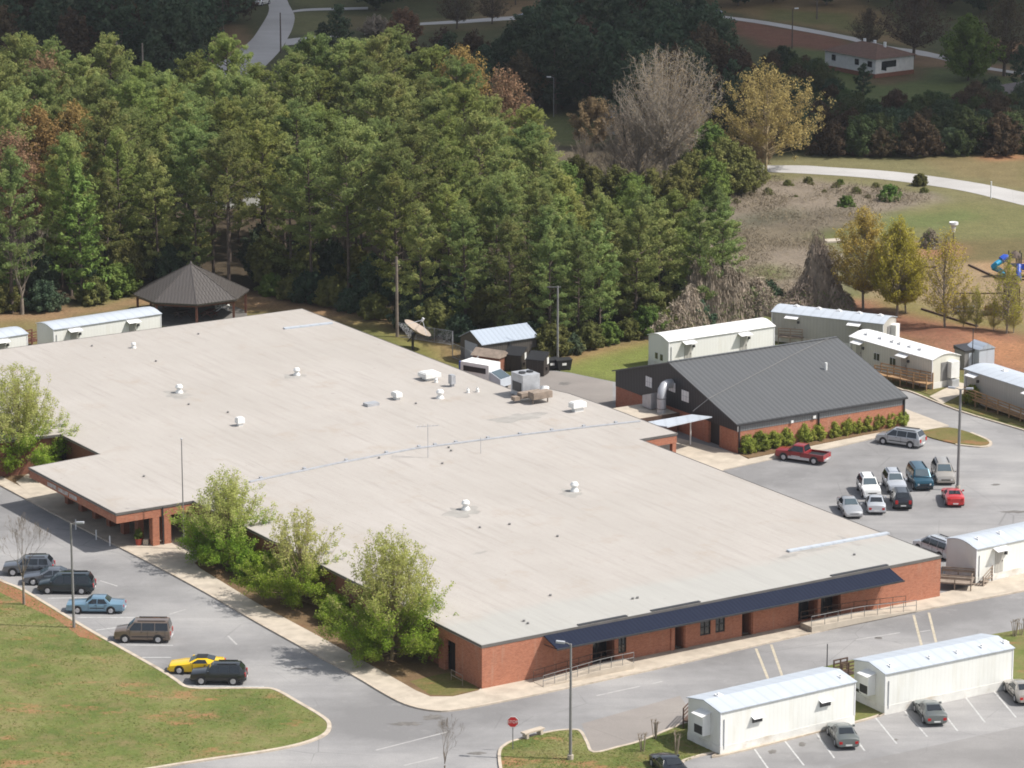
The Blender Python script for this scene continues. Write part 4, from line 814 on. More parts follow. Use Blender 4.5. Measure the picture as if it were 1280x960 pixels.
# ------------------------------------------------------------------ pavilion
GZ = G(240, 394); t = thing('picnic_pavilion', 'octagonal open pavilion with brown metal roof on red posts', 'pavilion', GZ)
er, ez, az = 6.9, 2.85, 6.3; m = MB(); rot = R(10)
ev = [(er * math.cos(rot + k * math.pi / 4), er * math.sin(rot + k * math.pi / 4)) for k in range(8)]
m.add([(*p, ez) for p in ev] + [(0, 0, az)] + [(p[0] * .99, p[1] * .99, ez - 0.22) for p in ev], [(k, (k + 1) % 8, 8) for k in range(8)] + [((k + 1) % 8, k, 9 + k, 9 + (k + 1) % 8) for k in range(8)] + [tuple(9 + k for k in range(7, -1, -1))])
rf = part(m, 'roof', 'gazebo_roof', t); m = MB()
for p in ev: m.bar((p[0], p[1], ez + 0.03), (0, 0, az + 0.03), 0.12, 0.05)
for k in range(8):
    p, q = Vector(ev[k]), Vector(ev[(k + 1) % 8])
    for i in range(1, 13):
        a = p.lerp(q, i / 13); tt = 1 - abs(2 * i / 13 - 1); mid = (p + q) / 2; e = Vector((a.x, a.y, ez + .02))
        m.bar(e, e + Vector((-mid.x, -mid.y, az - ez)) * tt * .98, .05, .03)
part(m, 'roof_ribs', 'gazebo_roof', rf)
part(MB().path([(0, 0, az), (0, 0, az + 0.3)], [0.2, 0.05], 8), 'finial', 'gazebo_roof', rf)
for p in ev: part(MB().box(p[0] * .93 - .13, p[0] * .93 + .13, p[1] * .93 - .13, p[1] * .93 + .13, 0, ez - 0.2), 'post', 'timber_red', t)
m = MB()
for k in range(8): m.bar((ev[k][0] * .93, ev[k][1] * .93, ez - 0.35), (ev[(k + 1) % 8][0] * .93, ev[(k + 1) % 8][1] * .93, ez - 0.35), 0.1, 0.25)
part(m, 'ring_beam', 'timber_red', t)
tag(part(MB().prism([(GZ[0] + 6.6 * math.cos(k * math.pi / 8), GZ[1] + 6.6 * math.sin(k * math.pi / 8)) for k in range(16)], 0, 0.06), 'pavilion_floor', 'dark_patch', None), kind='structure')
def picnic_table(x, y, rz, mat, label):
    t = thing('picnic_table', label, 'picnic table', (x, y, 0.05), rz, 'picnic tables under the pavilion')
    part(MB().box(-0.95, 0.95, -0.4, 0.4, 0.72, 0.78), 'tabletop', mat, t)
    for s in (-1, 1): part(MB().box(-0.95, 0.95, s * 0.75 - 0.14, s * 0.75 + 0.14, 0.42, 0.47), 'bench_seat', mat, t)
    m = MB()
    for xx in (-0.7, 0.7): m.bar((xx, -0.75, 0), (xx, 0.25, 0.72), 0.06, 0.08); m.bar((xx, 0.75, 0), (xx, -0.25, 0.72), 0.06, 0.08); m.bar((xx, -0.8, 0.4), (xx, 0.8, 0.4), 0.05, 0.08)
    part(m, 'trestle', mat, t)
for i, (px, py, mat, lb) in enumerate([(212, 388, 'timber_dark', 'dark wooden picnic table at the left post of the pavilion'), (228, 397, 'timber_dark', 'dark wooden picnic table in the middle of the pavilion'), (262, 396, 'timber_red', 'reddish picnic table near the front of the pavilion'), (278, 388, 'white_paint', 'pale picnic table at the right side of the pavilion')]):
    g = G(px, py); picnic_table(g[0], g[1], R(20 + 25 * i), mat, lb)

# ------------------------------------------------------------------ store shed, bins, pump house, yard things
so = G(602.5, 430.6, 2.5); sa = math.atan2(G(671, 420.6, 2.5)[1] - so[1], G(671, 420.6, 2.5)[0] - so[0]); sl = math.hypot(G(671, 420.6, 2.5)[0] - so[0], G(671, 420.6, 2.5)[1] - so[1])
t = thing('storage_shed', 'grey metal storage shed with pale blue roof and roller door', 'shed', so, sa); sw = 4.6
part(MB().box(0, sl, 0, sw, 0, 2.5).add([(0, 0, 2.5), (0, sw, 2.5), (0, sw / 2, 3.55), (sl, 0, 2.5), (sl, sw, 2.5), (sl, sw / 2, 3.55)], [(2, 1, 0), (3, 4, 5)]), 'wall', 'shed_wall', t)
m = MB(); v = []
for x in (-.15, sl + .15):
    for y, z in ((-.2, 2.43), (sw / 2, 3.58), (sw + .2, 2.43)): v += [(x, y, z + .07), (x, y, z)]
m.add(v, [(0, 6, 8, 2), (2, 8, 10, 4), (3, 9, 7, 1), (5, 11, 9, 3), (0, 1, 7, 6), (4, 10, 11, 5), (0, 2, 3, 1), (2, 4, 5, 3), (6, 7, 9, 8), (8, 9, 11, 10)]); part(m, 'roof', 'shed_roof', t)
part(MB().box(-.05, -.003, sw / 2 - 1.3, sw / 2 + 1.3, 0.02, 2.3), 'roller_door', 'trailer_roof', t); part(MB().box(sl * .5 - .1, sl * .5 + .1, -.16, -.003, 0.05, 2.35), 'downpipe', 'dark_metal', t)
def pump(pxy, rz, lb):
    t = thing('pump_house', lb, 'hut', G(*pxy), rz); part(MB().box(-1.7, 1.7, -1.0, 1.0, 0, 1.7), 'wall', 'brown_brick', t)
    part(MB().add([(-1.9, -1.2, 1.71), (1.9, -1.2, 1.71), (1.9, 0, 2.4), (-1.9, 0, 2.4), (-1.9, 1.2, 1.71), (1.9, 1.2, 1.71)], [(0, 1, 2, 3), (3, 2, 5, 4), (0, 3, 4), (1, 5, 2), (4, 5, 1, 0)]), 'roof', 'timber_grey', t)
pump((613, 462), R(-30), 'little brick hut with shingle roof before the grey shed')
def skip(pxy, rz, lb):
    t = thing('dumpster', lb, 'dumpster', G(*pxy), rz, 'dumpsters in the service yard'); m = MB()
    m.prism([(-1.05, -0.9), (1.05, -0.9), (1.05, 0.9), (-1.05, 0.9)], 0.12, [1.8, 1.8, 2.4, 2.4]); part(m, 'bin', 'bin_brown', t)
    part(MB().prism([(-1.1, -0.98), (1.1, -0.98), (1.1, 0.95), (-1.1, 0.95)], [1.805, 1.805, 2.41, 2.41], [1.88, 1.88, 2.48, 2.48]), 'lid', 'black', t)
    m = MB(); [m.box(x - .05, x + .05, -0.96, -0.903, 0.2, 1.75) for x in (-.95, -.3, .3, .95)]; m.box(-1.25, -1.053, -.3, .3, .7, 1.0); m.box(1.053, 1.25, -.3, .3, .7, 1.0); part(m, 'side_rib', 'bin_brown', t)
    part(MB().box(1.053, 1.08, 0.15, 0.7, 1.2, 1.95), 'notice', 'plate_white', t); part(MB().box(-.95, .95, -.6, .6, 0, .119), 'skid', 'black', t)
skip((644, 462), R(-20), 'dark brown dumpster against the grey shed wall'); skip((672, 468), R(-20), 'dark brown dumpster out on the yard asphalt')
for px, lb in ((689, 'black wheeled bin by the thin grey yard pole'), (704, 'black wheeled bin on the grass side of the yard pole')):
    t = thing('wheeled_bin', lb, 'bin', G(px, 462), R(20)); m = MB(); m.add([(-.75, -.4, .1), (.75, -.4, .1), (.75, .4, .1), (-.75, .4, .1), (-.9, -.5, 1.15), (.9, -.5, 1.15), (.9, .5, 1.15), (-.9, .5, 1.15)], [(3, 2, 1, 0), (4, 5, 6, 7), (0, 1, 5, 4), (1, 2, 6, 5), (2, 3, 7, 6), (3, 0, 4, 7)]); part(m, 'bin_body', 'black', t)
    part(MB().prism([(-.95, -.55), (.95, -.55), (.95, .55), (-.95, .55)], [1.153] * 4, [1.2, 1.2, 1.3, 1.3]), 'lid', 'trim_black', t); part(MB().box(-.3, .2, -.53, -.48, .6, .85), 'notice', 'plate_white', t); m = MB(); [m.path([(x, -.5, .12), (x, -.4, .12)], .12, 8) for x in (-.6, .6)]; part(m, 'wheel', 'tyre', t)
# delivery truck half hidden by the roof edge
t = thing('box_truck', 'white box truck behind the school roof edge near the hut', 'truck', G(607, 485), R(-35))
part(MB().box(-2.6, 1.2, -1.1, 1.1, 0.8, 2.9), 'cargo_box', 'white_paint', t); part(MB().prism([(1.25, -1.0), (2.7, -1.0), (2.7, 1.0), (1.25, 1.0)], 0.6, [2.2, 1.5, 1.5, 2.2]), 'cab', 'trailer_roof', t)
part(MB().box(-2.2, 0.8, -1.13, -1.103, 1.9, 2.5), 'side_panel', 'trim_black', t); part(MB().add([(1.4, -.9, 2.18), (2.68, -.9, 1.56), (2.68, .9, 1.56), (1.4, .9, 2.18)], [(0, 1, 2, 3)]), 'windscreen', 'windscreen_glass', t); part(MB().box(-2.6, 2.5, -.5, .5, .5, .79), 'chassis', 'black', t)
for x in (-1.7, 1.9):
    for y in (-1.0, 0.75): part(MB().path([(x, y, .42), (x, y + .25, .42)], .42, 14), 'wheel', 'tyre', t)
t = thing('barrel', 'bright green plastic barrel beside the chain-link fence', 'barrel', G(590, 461)); part(MB().lathe([(0, 0), (.28, 0), (.32, .4), (.32, .6), (.28, .95), (0, .95)], 14), 'drum', simple('green_plastic', (0.08, 0.4, 0.04), 0.5).name, t, 40); part(MB().lathe([(.33, .3), (.34, .33), (.33, .36)], 14).lathe([(.33, .62), (.34, .65), (.33, .68)], 14), 'hoop', 'bright_leaf', t)
t = thing('barrel', 'dark blue plastic barrel next to the chain-link fence', 'barrel', G(577, 462)); part(MB().lathe([(0, 0), (.28, 0), (.32, .4), (.32, .6), (.28, .95), (0, .95)], 14), 'drum', 'blue_plastic', t, 40)
# satellite dish
t = thing('satellite_dish', 'large tilted satellite dish on a post behind the school', 'dish', (*G(516, 437), 0)); part(MB().cyl(0, 0, 0, 1.9, 0.14, n=10), 'post', 'dark_metal', t)
dn = Vector((0.50, -0.03, 0.86)).normalized(); dm = dn.to_track_quat('Z', 'Y').to_matrix().to_4x4(); dm.translation = Vector((0.35, 0, 2.15))
m = MB(); prof = [(1.7 * k / 8, 0.5 * (k / 8) ** 2) for k in range(9)]; m.lathe(prof, 28); m.lathe([(r, z - 0.05) for r, z in prof[::-1]], 28); m.lathe([(1.7, .45), (1.75, .48), (1.7, .51)], 28); m.xform(dm); part(m, 'reflector', simple('dish_tan', (0.33, 0.27, 0.22), 0.7, 0.1).name, t, 40)
m = MB(); tip = (0, 0, 1.55); [m.path([(1.5 * math.cos(k * 2.094), 1.5 * math.sin(k * 2.094), .39), tip], 0.03, 6) for k in range(3)]; m.xform(dm); part(m, 'feed_strut', 'galvanised', t)
m = MB().cyl(0, 0, 1.4, 1.8, .16, n=10).xform(dm); part(m, 'feed_horn', 'cap_white', t); m = MB(); m.bar((-.6, 0, .9), (0.2, 0, 1.9), .1, .1); m.bar((0, -.3, 1.7), (.45, .1, 2.2), .25, .3); part(m, 'mount', 'dark_metal', t)
# chain-link fence behind the school
def chain_fence(pts, h, label):
    g = GP(pts); t = thing('chain_link_fence', label, 'fence', (*g[0], 0)); o = Vector((*g[0], 0)); rails = MB(); wire = MB()
    for p, q in zip(g, g[1:]):
        p, q = Vector((*p, 0)) - o, Vector((*q, 0)) - o; k = max(1, round((q - p).length / 3))
        for i in range(k + 1): part(MB().cyl(*(p.lerp(q, i / k)).xy, 0, h + .06, .035, n=6), 'post', 'galvanised', t)
        for z in (.08, h): rails.path([p + Vector((0, 0, z)), q + Vector((0, 0, z))], .022, 6)
        n = int((q - p).length / 0.22)
        for i in range(n):
            for s in (0, 1):
                a = p.lerp(q, i / n); e = p.lerp(q, min(1, (i + h / .22) / n)); f = min(1, (n - i) / (h / .22)); z0, z1 = (.08, .08 + (h - .1) * f) if s == 0 else (h - .02, h - .02 - (h - .1) * f)
                wire.path([a + Vector((0, 0, z0)), e + Vector((0, 0, z1))], .007, 3, cap=False)
    part(rails, 'rail', 'galvanised', t); part(wire, 'mesh', 'galvanised', t)
chain_fence([(497, 421), (566, 432), (566, 446)], 1.7, 'chain-link fence running past the satellite dish'); chain_fence([(566, 447), (600, 462), (588, 472)], 1.7, 'chain-link fence between the dish and the little hut')

# ------------------------------------------------------------------ poles and lamps
def pole(pxy, h, label, mat='pole_grey', r=(0.13, 0.08), name='street_lamp', arms=(), cat='street lamp', lampm='galvanised', base=False):
    t = thing(name, label, cat, G(*pxy)); part(MB().cyl(0, 0, 0, h, *r, n=10), 'pole', mat, t)
    if base: part(MB().cyl(0, 0, 0, 0.5, 0.24, n=10), 'footing', 'concrete', t)
    for ax, ay in arms:
        a = part(MB().path([(0, 0, h - .12), (ax * .5, ay * .5, h + .05), (ax, ay, h + .08)], .045, 8), 'arm', mat, t); d = Vector((ax, ay, 0)).normalized() * .4
        m = MB(); m.bar((ax - d.x * .2, ay - d.y * .2, h + .08), (ax + d.x * 1.5, ay + d.y * 1.5, h + .12), .32, .16); part(m, 'lamp_head', lampm, a)
    return t
pole((713, 951), 9.55, 'grey street lamp on the grass island by the concrete bench', arms=((-0.55, 0.1),), base=True)
pole((92.5, 786), 9.5, 'grey street lamp at the kerb beside the blue saloon', arms=((0.55, -0.05),))
pole((1197, 613), 10.3, 'tall twin headed lamp in the middle of the car park', arms=((0.6, -0.15), (-0.6, 0.15)), base=True, r=(0.16, 0.12))
pole((496.5, 421), 9.5, 'bare weathered wooden pole behind the school, before dark pines', 'pole_wood', (0.19, 0.14), 'utility_pole', cat='pole')
t = pole((697, 454), 8.9, 'slim grey pole with a crossarm beside the service yard', 'pole_grey', (0.13, 0.1), 'utility_pole', cat='pole'); part(MB().bar((-1.2, .2, 8.75), (.35, -.05, 8.8), .08, .1), 'crossarm', 'pole_grey', t)
t = thing('flagpole', 'tall thin bare flagpole in front of the entrance canopy', 'flagpole', G(229, 668)); t.location = (*G(230, 688), 0); part(MB().cyl(0, 0, 0, 10.6, .07, .045, n=8), 'pole', 'pole_grey', t); part(MB().lathe([(0, 10.6), (.1, 10.68), (.1, 10.76), (0, 10.85)], 8), 'finial', 'galvanised', t)
pole((147.5, 118), 8.6, 'pale crossarm pole standing in the gap before the dark wood', 'bark_pale', (.16, .12), 'utility_pole', cat='pole'); pole((179.5, 120), 8.6, 'pale plain pole in the gap before the dark wood', 'bark_pale', (.16, .12), 'utility_pole', cat='pole')
pole((351, 66), 7.0, 'dark wooden pole beside the winding far road', 'bark', (.14, .1), 'utility_pole', cat='pole'); pole((692, 146), 6.2, 'thin pole with a white lamp beside the dark clearing', 'pole_grey', (.09, .06), arms=((-0.5, 0),), lampm='cap_white')
pole((990, 61), 7.0, 'dark lamp pole at the edge of the ploughed field', 'bark', (.12, .08), arms=((0.4, 0),), lampm='cap_white'); pole((1021, 24), 6.0, 'dark pole on the grass above the country road', 'bark', (.15, .1), 'utility_pole', cat='pole')
pole((1033.5, 842), 2.6, 'thin dark post standing behind the front trailer', 'dark_metal', (.05, .04), 'antenna_post', cat='post'); pole((1238.5, 248), 2.4, 'small white marker post on the curving road verge', 'cap_white', (.09, .09), 'marker_post', cat='post')
for px, py in ((95, 662), (120.5, 675), (137.5, 682.5)): pole((px, py), 1.0, {95: 'white bollard furthest along the entrance kerb', 120.5: 'white bollard in the canopy shade at the entrance kerb', 137.5: 'white sunlit bollard at the entrance kerb end'}[px], 'cap_white', (.07, .07), 'bollard', cat='bollard')
# stop sign
t = thing('stop_sign', 'red stop sign on a post at the island kerb', 'sign', (*G(641, 938.5), 0.0)); part(MB().box(-.035, .035, -.02, .02, 0, 2.75), 'post', 'pole_grey', t)
oc = lambda r: [(r * math.cos(R(22.5 + 45 * k)), r * math.sin(R(22.5 + 45 * k))) for k in range(8)]
def plate(r, y0, y1): q = oc(r); return MB().add([(x, y0, 2.4 + z) for x, z in q] + [(x, y1, 2.4 + z) for x, z in q], [tuple(range(8)), tuple(range(15, 7, -1))] + [((k + 1) % 8, k, 8 + k, 8 + (k + 1) % 8) for k in range(8)])
sp = part(plate(.47, -.045, -.025), 'sign_plate', 'plate_white', t); part(plate(.43, -.05, -.0455), 'sign_face', 'red_paint', sp)
def text(body, size, loc, rot, mat, parent, name='lettering', depth=.004):
    c = bpy.data.curves.new(name, 'FONT'); c.body = body; c.size = size; c.align_x = 'CENTER'; c.align_y = 'CENTER'; c.extrude = depth
    o = bpy.data.objects.new(name, c); C.objects.link(o); bpy.context.view_layer.update(); me = bpy.data.meshes.new_from_object(o); bpy.data.objects.remove(o)
    me.materials.clear(); me.materials.append(M[mat]); q = bpy.data.objects.new(name, me); C.objects.link(q); q.location = loc; q.rotation_euler = rot; q.parent = parent; return q
text('STOP', .34, (0, -.055, 2.4), (R(90), 0, 0), 'plate_white', sp)
# concrete bench
t = thing('concrete_bench', 'pale concrete bench on the grass island', 'bench', (*G(666, 922), 0.11), math.atan2(G(690, 922)[1] - G(660, 931)[1], G(690, 922)[0] - G(660, 931)[0]))
part(MB().box(-1.05, 1.05, -.28, .28, .42, .54), 'seat', 'kerb_concrete', t); [part(MB().box(x - .12, x + .12, -.26, .26, 0, .419), 'leg', 'kerb_concrete', t) for x in (-.75, .75)]
# potted plant at the entrance
t = thing('potted_plant', 'small green plant in a red pot by the entrance column', 'plant', (*G(173.5, 683), 0.14)); part(MB().lathe([(0, 0), (.24, 0), (.33, .55), (.36, .55), (.36, .62), (.3, .62)], 14), 'pot', 'terracotta', t, 40)
part(MB().box(.42, .9, -.1, .3, 0, .55), 'planter_box', 'concrete', t)
POT = t
# ------------------------------------------------------------------ play things on the meadow
t = thing('ball_funnel', 'white funnel on a post in the meadow', 'play funnel', G(1191.5, 302)); part(MB().cyl(0, 0, 0, 1.5, .07, n=8), 'post', 'bark', t); part(MB().lathe([(.22, 1.3), (.32, 2.0), (.6, 2.3), (.6, 2.6), (.35, 2.5), (.15, 1.9)], 14), 'funnel', 'cap_white', t, 30)
t = thing('concrete_slab', 'small pale concrete block on a brown footing in the field', 'slab', G(1041, 306), R(15)); part(MB().box(-.9, .9, -.7, .7, 0, .45), 'footing', 'timber_grey', t); part(MB().box(-1.1, 1.1, -.85, .85, .453, .65), 'slab', 'concrete', t)
t = thing('spiral_slide', 'blue play tower with a teal spiral slide', 'play tower', G(1252, 346))
for x, y in ((0.9, -.6), (2.3, -.6), (2.3, .8), (.9, .8)): part(MB().cyl(x, y, 0, 3.2, .07, n=8), 'post', 'dark_metal', t)
part(MB().box(.8, 2.4, -.7, .9, 1.45, 1.55), 'platform', 'dark_metal', t)
part(MB().path([(.8, .3, 2.3), (.35, .3, 2.35), (-.1, .1, 2.1)], [.45, .5, .48], 14), 'slide_hood', 'blue_plastic', t, 40)
part(MB().path([(-.1, .1, 2.0), (-.75, -.3, 1.7), (-1.1, -.2, 1.35), (-1.0, .3, 1.1), (-.4, .3, .85), (.1, -.2, .6), (.1, -.6, .35)], .36, 12), 'spiral_chute', 'teal_plastic', t, 40)
part(MB().path([(2.0, -.7, 1.6), (1.9, -1.5, .9), (1.85, -2.3, .25), (1.85, -2.8, .15)], .33, 10), 'straight_chute', 'blue_plastic', t, 40); part(MB().lathe([(.9, 0), (.55, .5), (.15, .8)], 12, (1.6, .1, 2.5)), 'roof', 'bark', t)
t = thing('climbing_frame', 'blue and dark climbing frame at the meadow edge', 'climbing frame', G(1277, 346))
for x, y in ((-.6, -.6), (1.2, -.6), (1.2, .9), (-.6, .9)): part(MB().cyl(x, y, 0, 2.6, .07, n=8), 'post', 'dark_metal', t)
part(MB().box(-.7, 1.3, -.7, 1.0, 1.0, 1.1), 'platform', 'dark_metal', t); part(MB().box(-.7, 1.3, -.72, -.66, 1.1, 1.8), 'panel', 'blue_plastic', t); m = MB(); [m.bar((-.6, -.6, .4 * k), (1.2, -.6, .4 * k), .05, .05) for k in range(1, 7)]; part(m, 'rungs', 'dark_metal', t)
t = thing('play_house', 'brown wooden play structure with dark tower and swing beam', 'play structure', G(1246, 393))
for x, y in ((1.0, 0), (2.6, 0), (2.6, 1.6), (1.0, 1.6)): part(MB().box(x - .08, x + .08, y - .08, y + .08, 0, 3.4), 'post', 'timber_dark', t)
part(MB().box(.9, 2.7, -.1, 1.7, 1.5, 1.6), 'platform', 'timber_red', t); part(MB().add([(.8, -.2, 3.3), (2.8, -.2, 3.3), (2.8, 1.8, 3.3), (.8, 1.8, 3.3), (1.8, .8, 4.3)], [(0, 1, 4), (1, 2, 4), (2, 3, 4), (3, 0, 4), (3, 2, 1, 0)]), 'roof', 'timber_dark', t)
m = MB(); m.bar((-5, .8, 2.4), (1, .8, 2.4), .12, .14)
for x in (-5, -2): m.bar((x, -.2, 0), (x, .8, 2.4), .1, .1); m.bar((x, 1.8, 0), (x, .8, 2.4), .1, .1)
part(m, 'swing_frame', 'timber_dark', t)
for x in (-4, -3): part(MB().bar((x - .3, .8, .5), (x + .3, .8, .5), .25, .04).bar((x - .25, .8, .5), (x - .25, .8, 2.35), .02, .02).bar((x + .25, .8, .5), (x + .25, .8, 2.35), .02, .02), 'swing', 'black', t)
part(MB().box(-1.6, 1.0, -.9, .6, .7, .8).box(-1.6, 1.0, -.95, -.9, .8, 1.3), 'bridge', 'timber_red', t); part(MB().path([(2.2, -.2, 1.6), (2.2, -1.2, .8), (2.2, -1.9, .2)], .3, 8), 'slide', simple('purple_plastic', (0.10, 0.03, 0.09), .5).name, t)
t = thing('picnic_bench', 'grey metal table with benches on the sandy ground', 'picnic table', G(1206, 391), R(5)); part(MB().box(-1.2, 1.2, -.4, .4, .7, .78), 'tabletop', 'pole_grey', t); [part(MB().box(-1.2, 1.2, s * .8 - .15, s * .8 + .15, .4, .47), 'bench_seat', 'pole_grey', t) for s in (-1, 1)]; part(MB().box(-.9, -.8, -.8, .8, 0, .399).box(.8, .9, -.8, .8, 0, .399).box(-.05, .05, -.3, .3, .0, .699), 'frame', 'dark_metal', t)
for pts, lb in (([(1211, 332), (1248, 349), (1262, 350), (1300, 351)], 'dark timber edging round the blue play tower'), ([(1152, 387), (1190, 399), (1222, 409)], 'dark timber edging along the meadow above the clay bank'), ([(1152, 335), (1172, 335)], 'short dark timber beam lying on the meadow')):
    g = GP(pts); b = MB(); [b.bar((*p, .1), (*q, .1), .22, .22) for p, q in zip(g, g[1:])]; tag(b.build('timber_edging', M['timber_dark']), lb, 'timber edging')
# ------------------------------------------------------------------ houses beyond
def house(pxy, ang, Lh, Wd, Hh, rise, wall, roofm, label, wins=(), hip=True, chimney=False, found=0.0, endwins=()):
    t = thing('house', label, 'house', G(*pxy), ang); part(MB().box(0, Lh, 0, Wd, found, Hh), 'wall', wall, t)
    if found: part(MB().box(-.05, Lh + .05, -.05, Wd + .05, 0, found - .003), 'foundation', 'brown_brick', t)
    o = .45; h = Wd / 2 if hip else 0; e = [(-o, -o), (Lh + o, -o), (Lh + o, Wd + o), (-o, Wd + o)]
    v = [(*p, Hh + .002) for p in e] + [(h if hip else -o, Wd / 2, Hh + rise), (Lh - h if hip else Lh + o, Wd / 2, Hh + rise)]
    r = part(MB().add(v, [(0, 1, 5, 4), (2, 3, 4, 5), (1, 2, 5), (3, 0, 4), (3, 2, 1, 0)]), 'roof', roofm, t)
    for x, w, z0, z1 in wins: wd = part(MB().box(x - w / 2, x + w / 2, -.04, -.003, z0, z1), 'window', 'window_glass', t); part(MB().box(x - w / 2 - .08, x + w / 2 + .08, -.07, -.041, z0 - .1, z0 - .002), 'sill', 'cap_white', wd)
    for y, w, z0, z1 in endwins: part(MB().box(Lh + .003, Lh + .04, y - w / 2, y + w / 2, z0, z1), 'window', 'window_glass', t)
    if chimney: [part(MB().cyl(Lh * k, Wd / 2 + .6, Hh + rise - .5, Hh + rise + .35, .25, n=8), 'roof_vent', 'cap_white', r) for k in (.35, .55, .75)]
    return t
h0, h1 = G(1031, 86), G(1094, 98); ha = math.atan2(h1[1] - h0[1], h1[0] - h0[0])
house((1031, 86), ha, math.hypot(h1[0] - h0[0], h1[1] - h0[1]), 8.6, 3.2, 1.7, 'house_white', 'house_roof', 'white house with rusty brown hipped roof beyond the curving road', ((2.2, 1, 1.7, 2.7), (8.0, 1, 1.7, 2.7), (11.2, 1.1, 1.7, 2.7), (14.7, 1.2, 1.6, 2.8)), chimney=True, found=.7, endwins=((3.0, 3.2, 1.6, 2.7),))
house((1232, 132), R(-58), 15, 9, 2.8, 1.5, 'house_tan', 'house_roof_grey', 'tan brick house with grey roof half hidden by a dark tree', ((3, 1, 1, 2.2), (7, 1.4, 1, 2.2), (11, 1, 1, 2.2)))
house((646, 38), R(-25), 11, 8, 2.6, 1.6, 'house_white', 'house_roof_blue', 'far house with pale bluish roof among the dark trees', ((3, 1, 1, 2),))
house((712, 30), R(10), 7, 5, 2.2, 1.0, 'house_white', 'house_roof_grey', 'small far outbuilding beside the field lane', hip=False)
house((826, 34), R(-30), 9, 6, 2.6, 1.4, 'house_white', 'house_roof_blue', 'far pale roof just showing above the dark wood', hip=False)
house((752, 168), R(-8), 4.2, 3.4, 2.7, 1.0, 'house_white', 'house_roof_blue', 'small whitish barn behind the great bare tree', hip=False)
house((395, 264), R(6), 12, 5, 3.0, .5, 'white_siding', 'trailer_roof_white', 'white mobile home glimpsed between the pine trunks', ((3, 1, 1.2, 2.2), (8, 1, 1.2, 2.2)), hip=False)
house((262, 262), R(12), 7, 5, 3.2, .8, 'white_siding', 'house_roof', 'white cottage with brown roof glimpsed behind the left pines', ((2, 1, 1.2, 2.2),), hip=False)
# ------------------------------------------------------------------ vehicles
def paint(name, col, metallic=0.0): return simple(name.replace('_paint', '_gloss'), col, 0.32, 0.03, 0.5, metallic=metallic, coat=0.7).name
PAINT = {k: paint(k + '_paint', c, m) for k, (c, m) in {'silver': ((0.42, 0.43, 0.44), .5), 'white': ((0.72, 0.72, 0.70), 0), 'steel_blue': ((0.16, 0.27, 0.36), .3), 'navy_green': ((0.012, 0.022, 0.028), .2), 'brown_grey': ((0.19, 0.145, 0.115), .4),
         'yellow': ((0.72, 0.47, 0.01), 0), 'charcoal': ((0.02, 0.024, 0.028), .2), 'crimson': ((0.24, 0.012, 0.015), .1), 'scarlet': ((0.46, 0.02, 0.02), 0), 'teal': ((0.008, 0.07, 0.11), .3), 'champagne': ((0.40, 0.37, 0.33), .4), 'grey_green': ((0.15, 0.165, 0.16), .4), 'slate': ((0.13, 0.145, 0.17), .4), 'ink': ((0.012, 0.014, 0.02), .2), 'pale_silver': ((0.52, 0.54, 0.57), .4)}.items()}
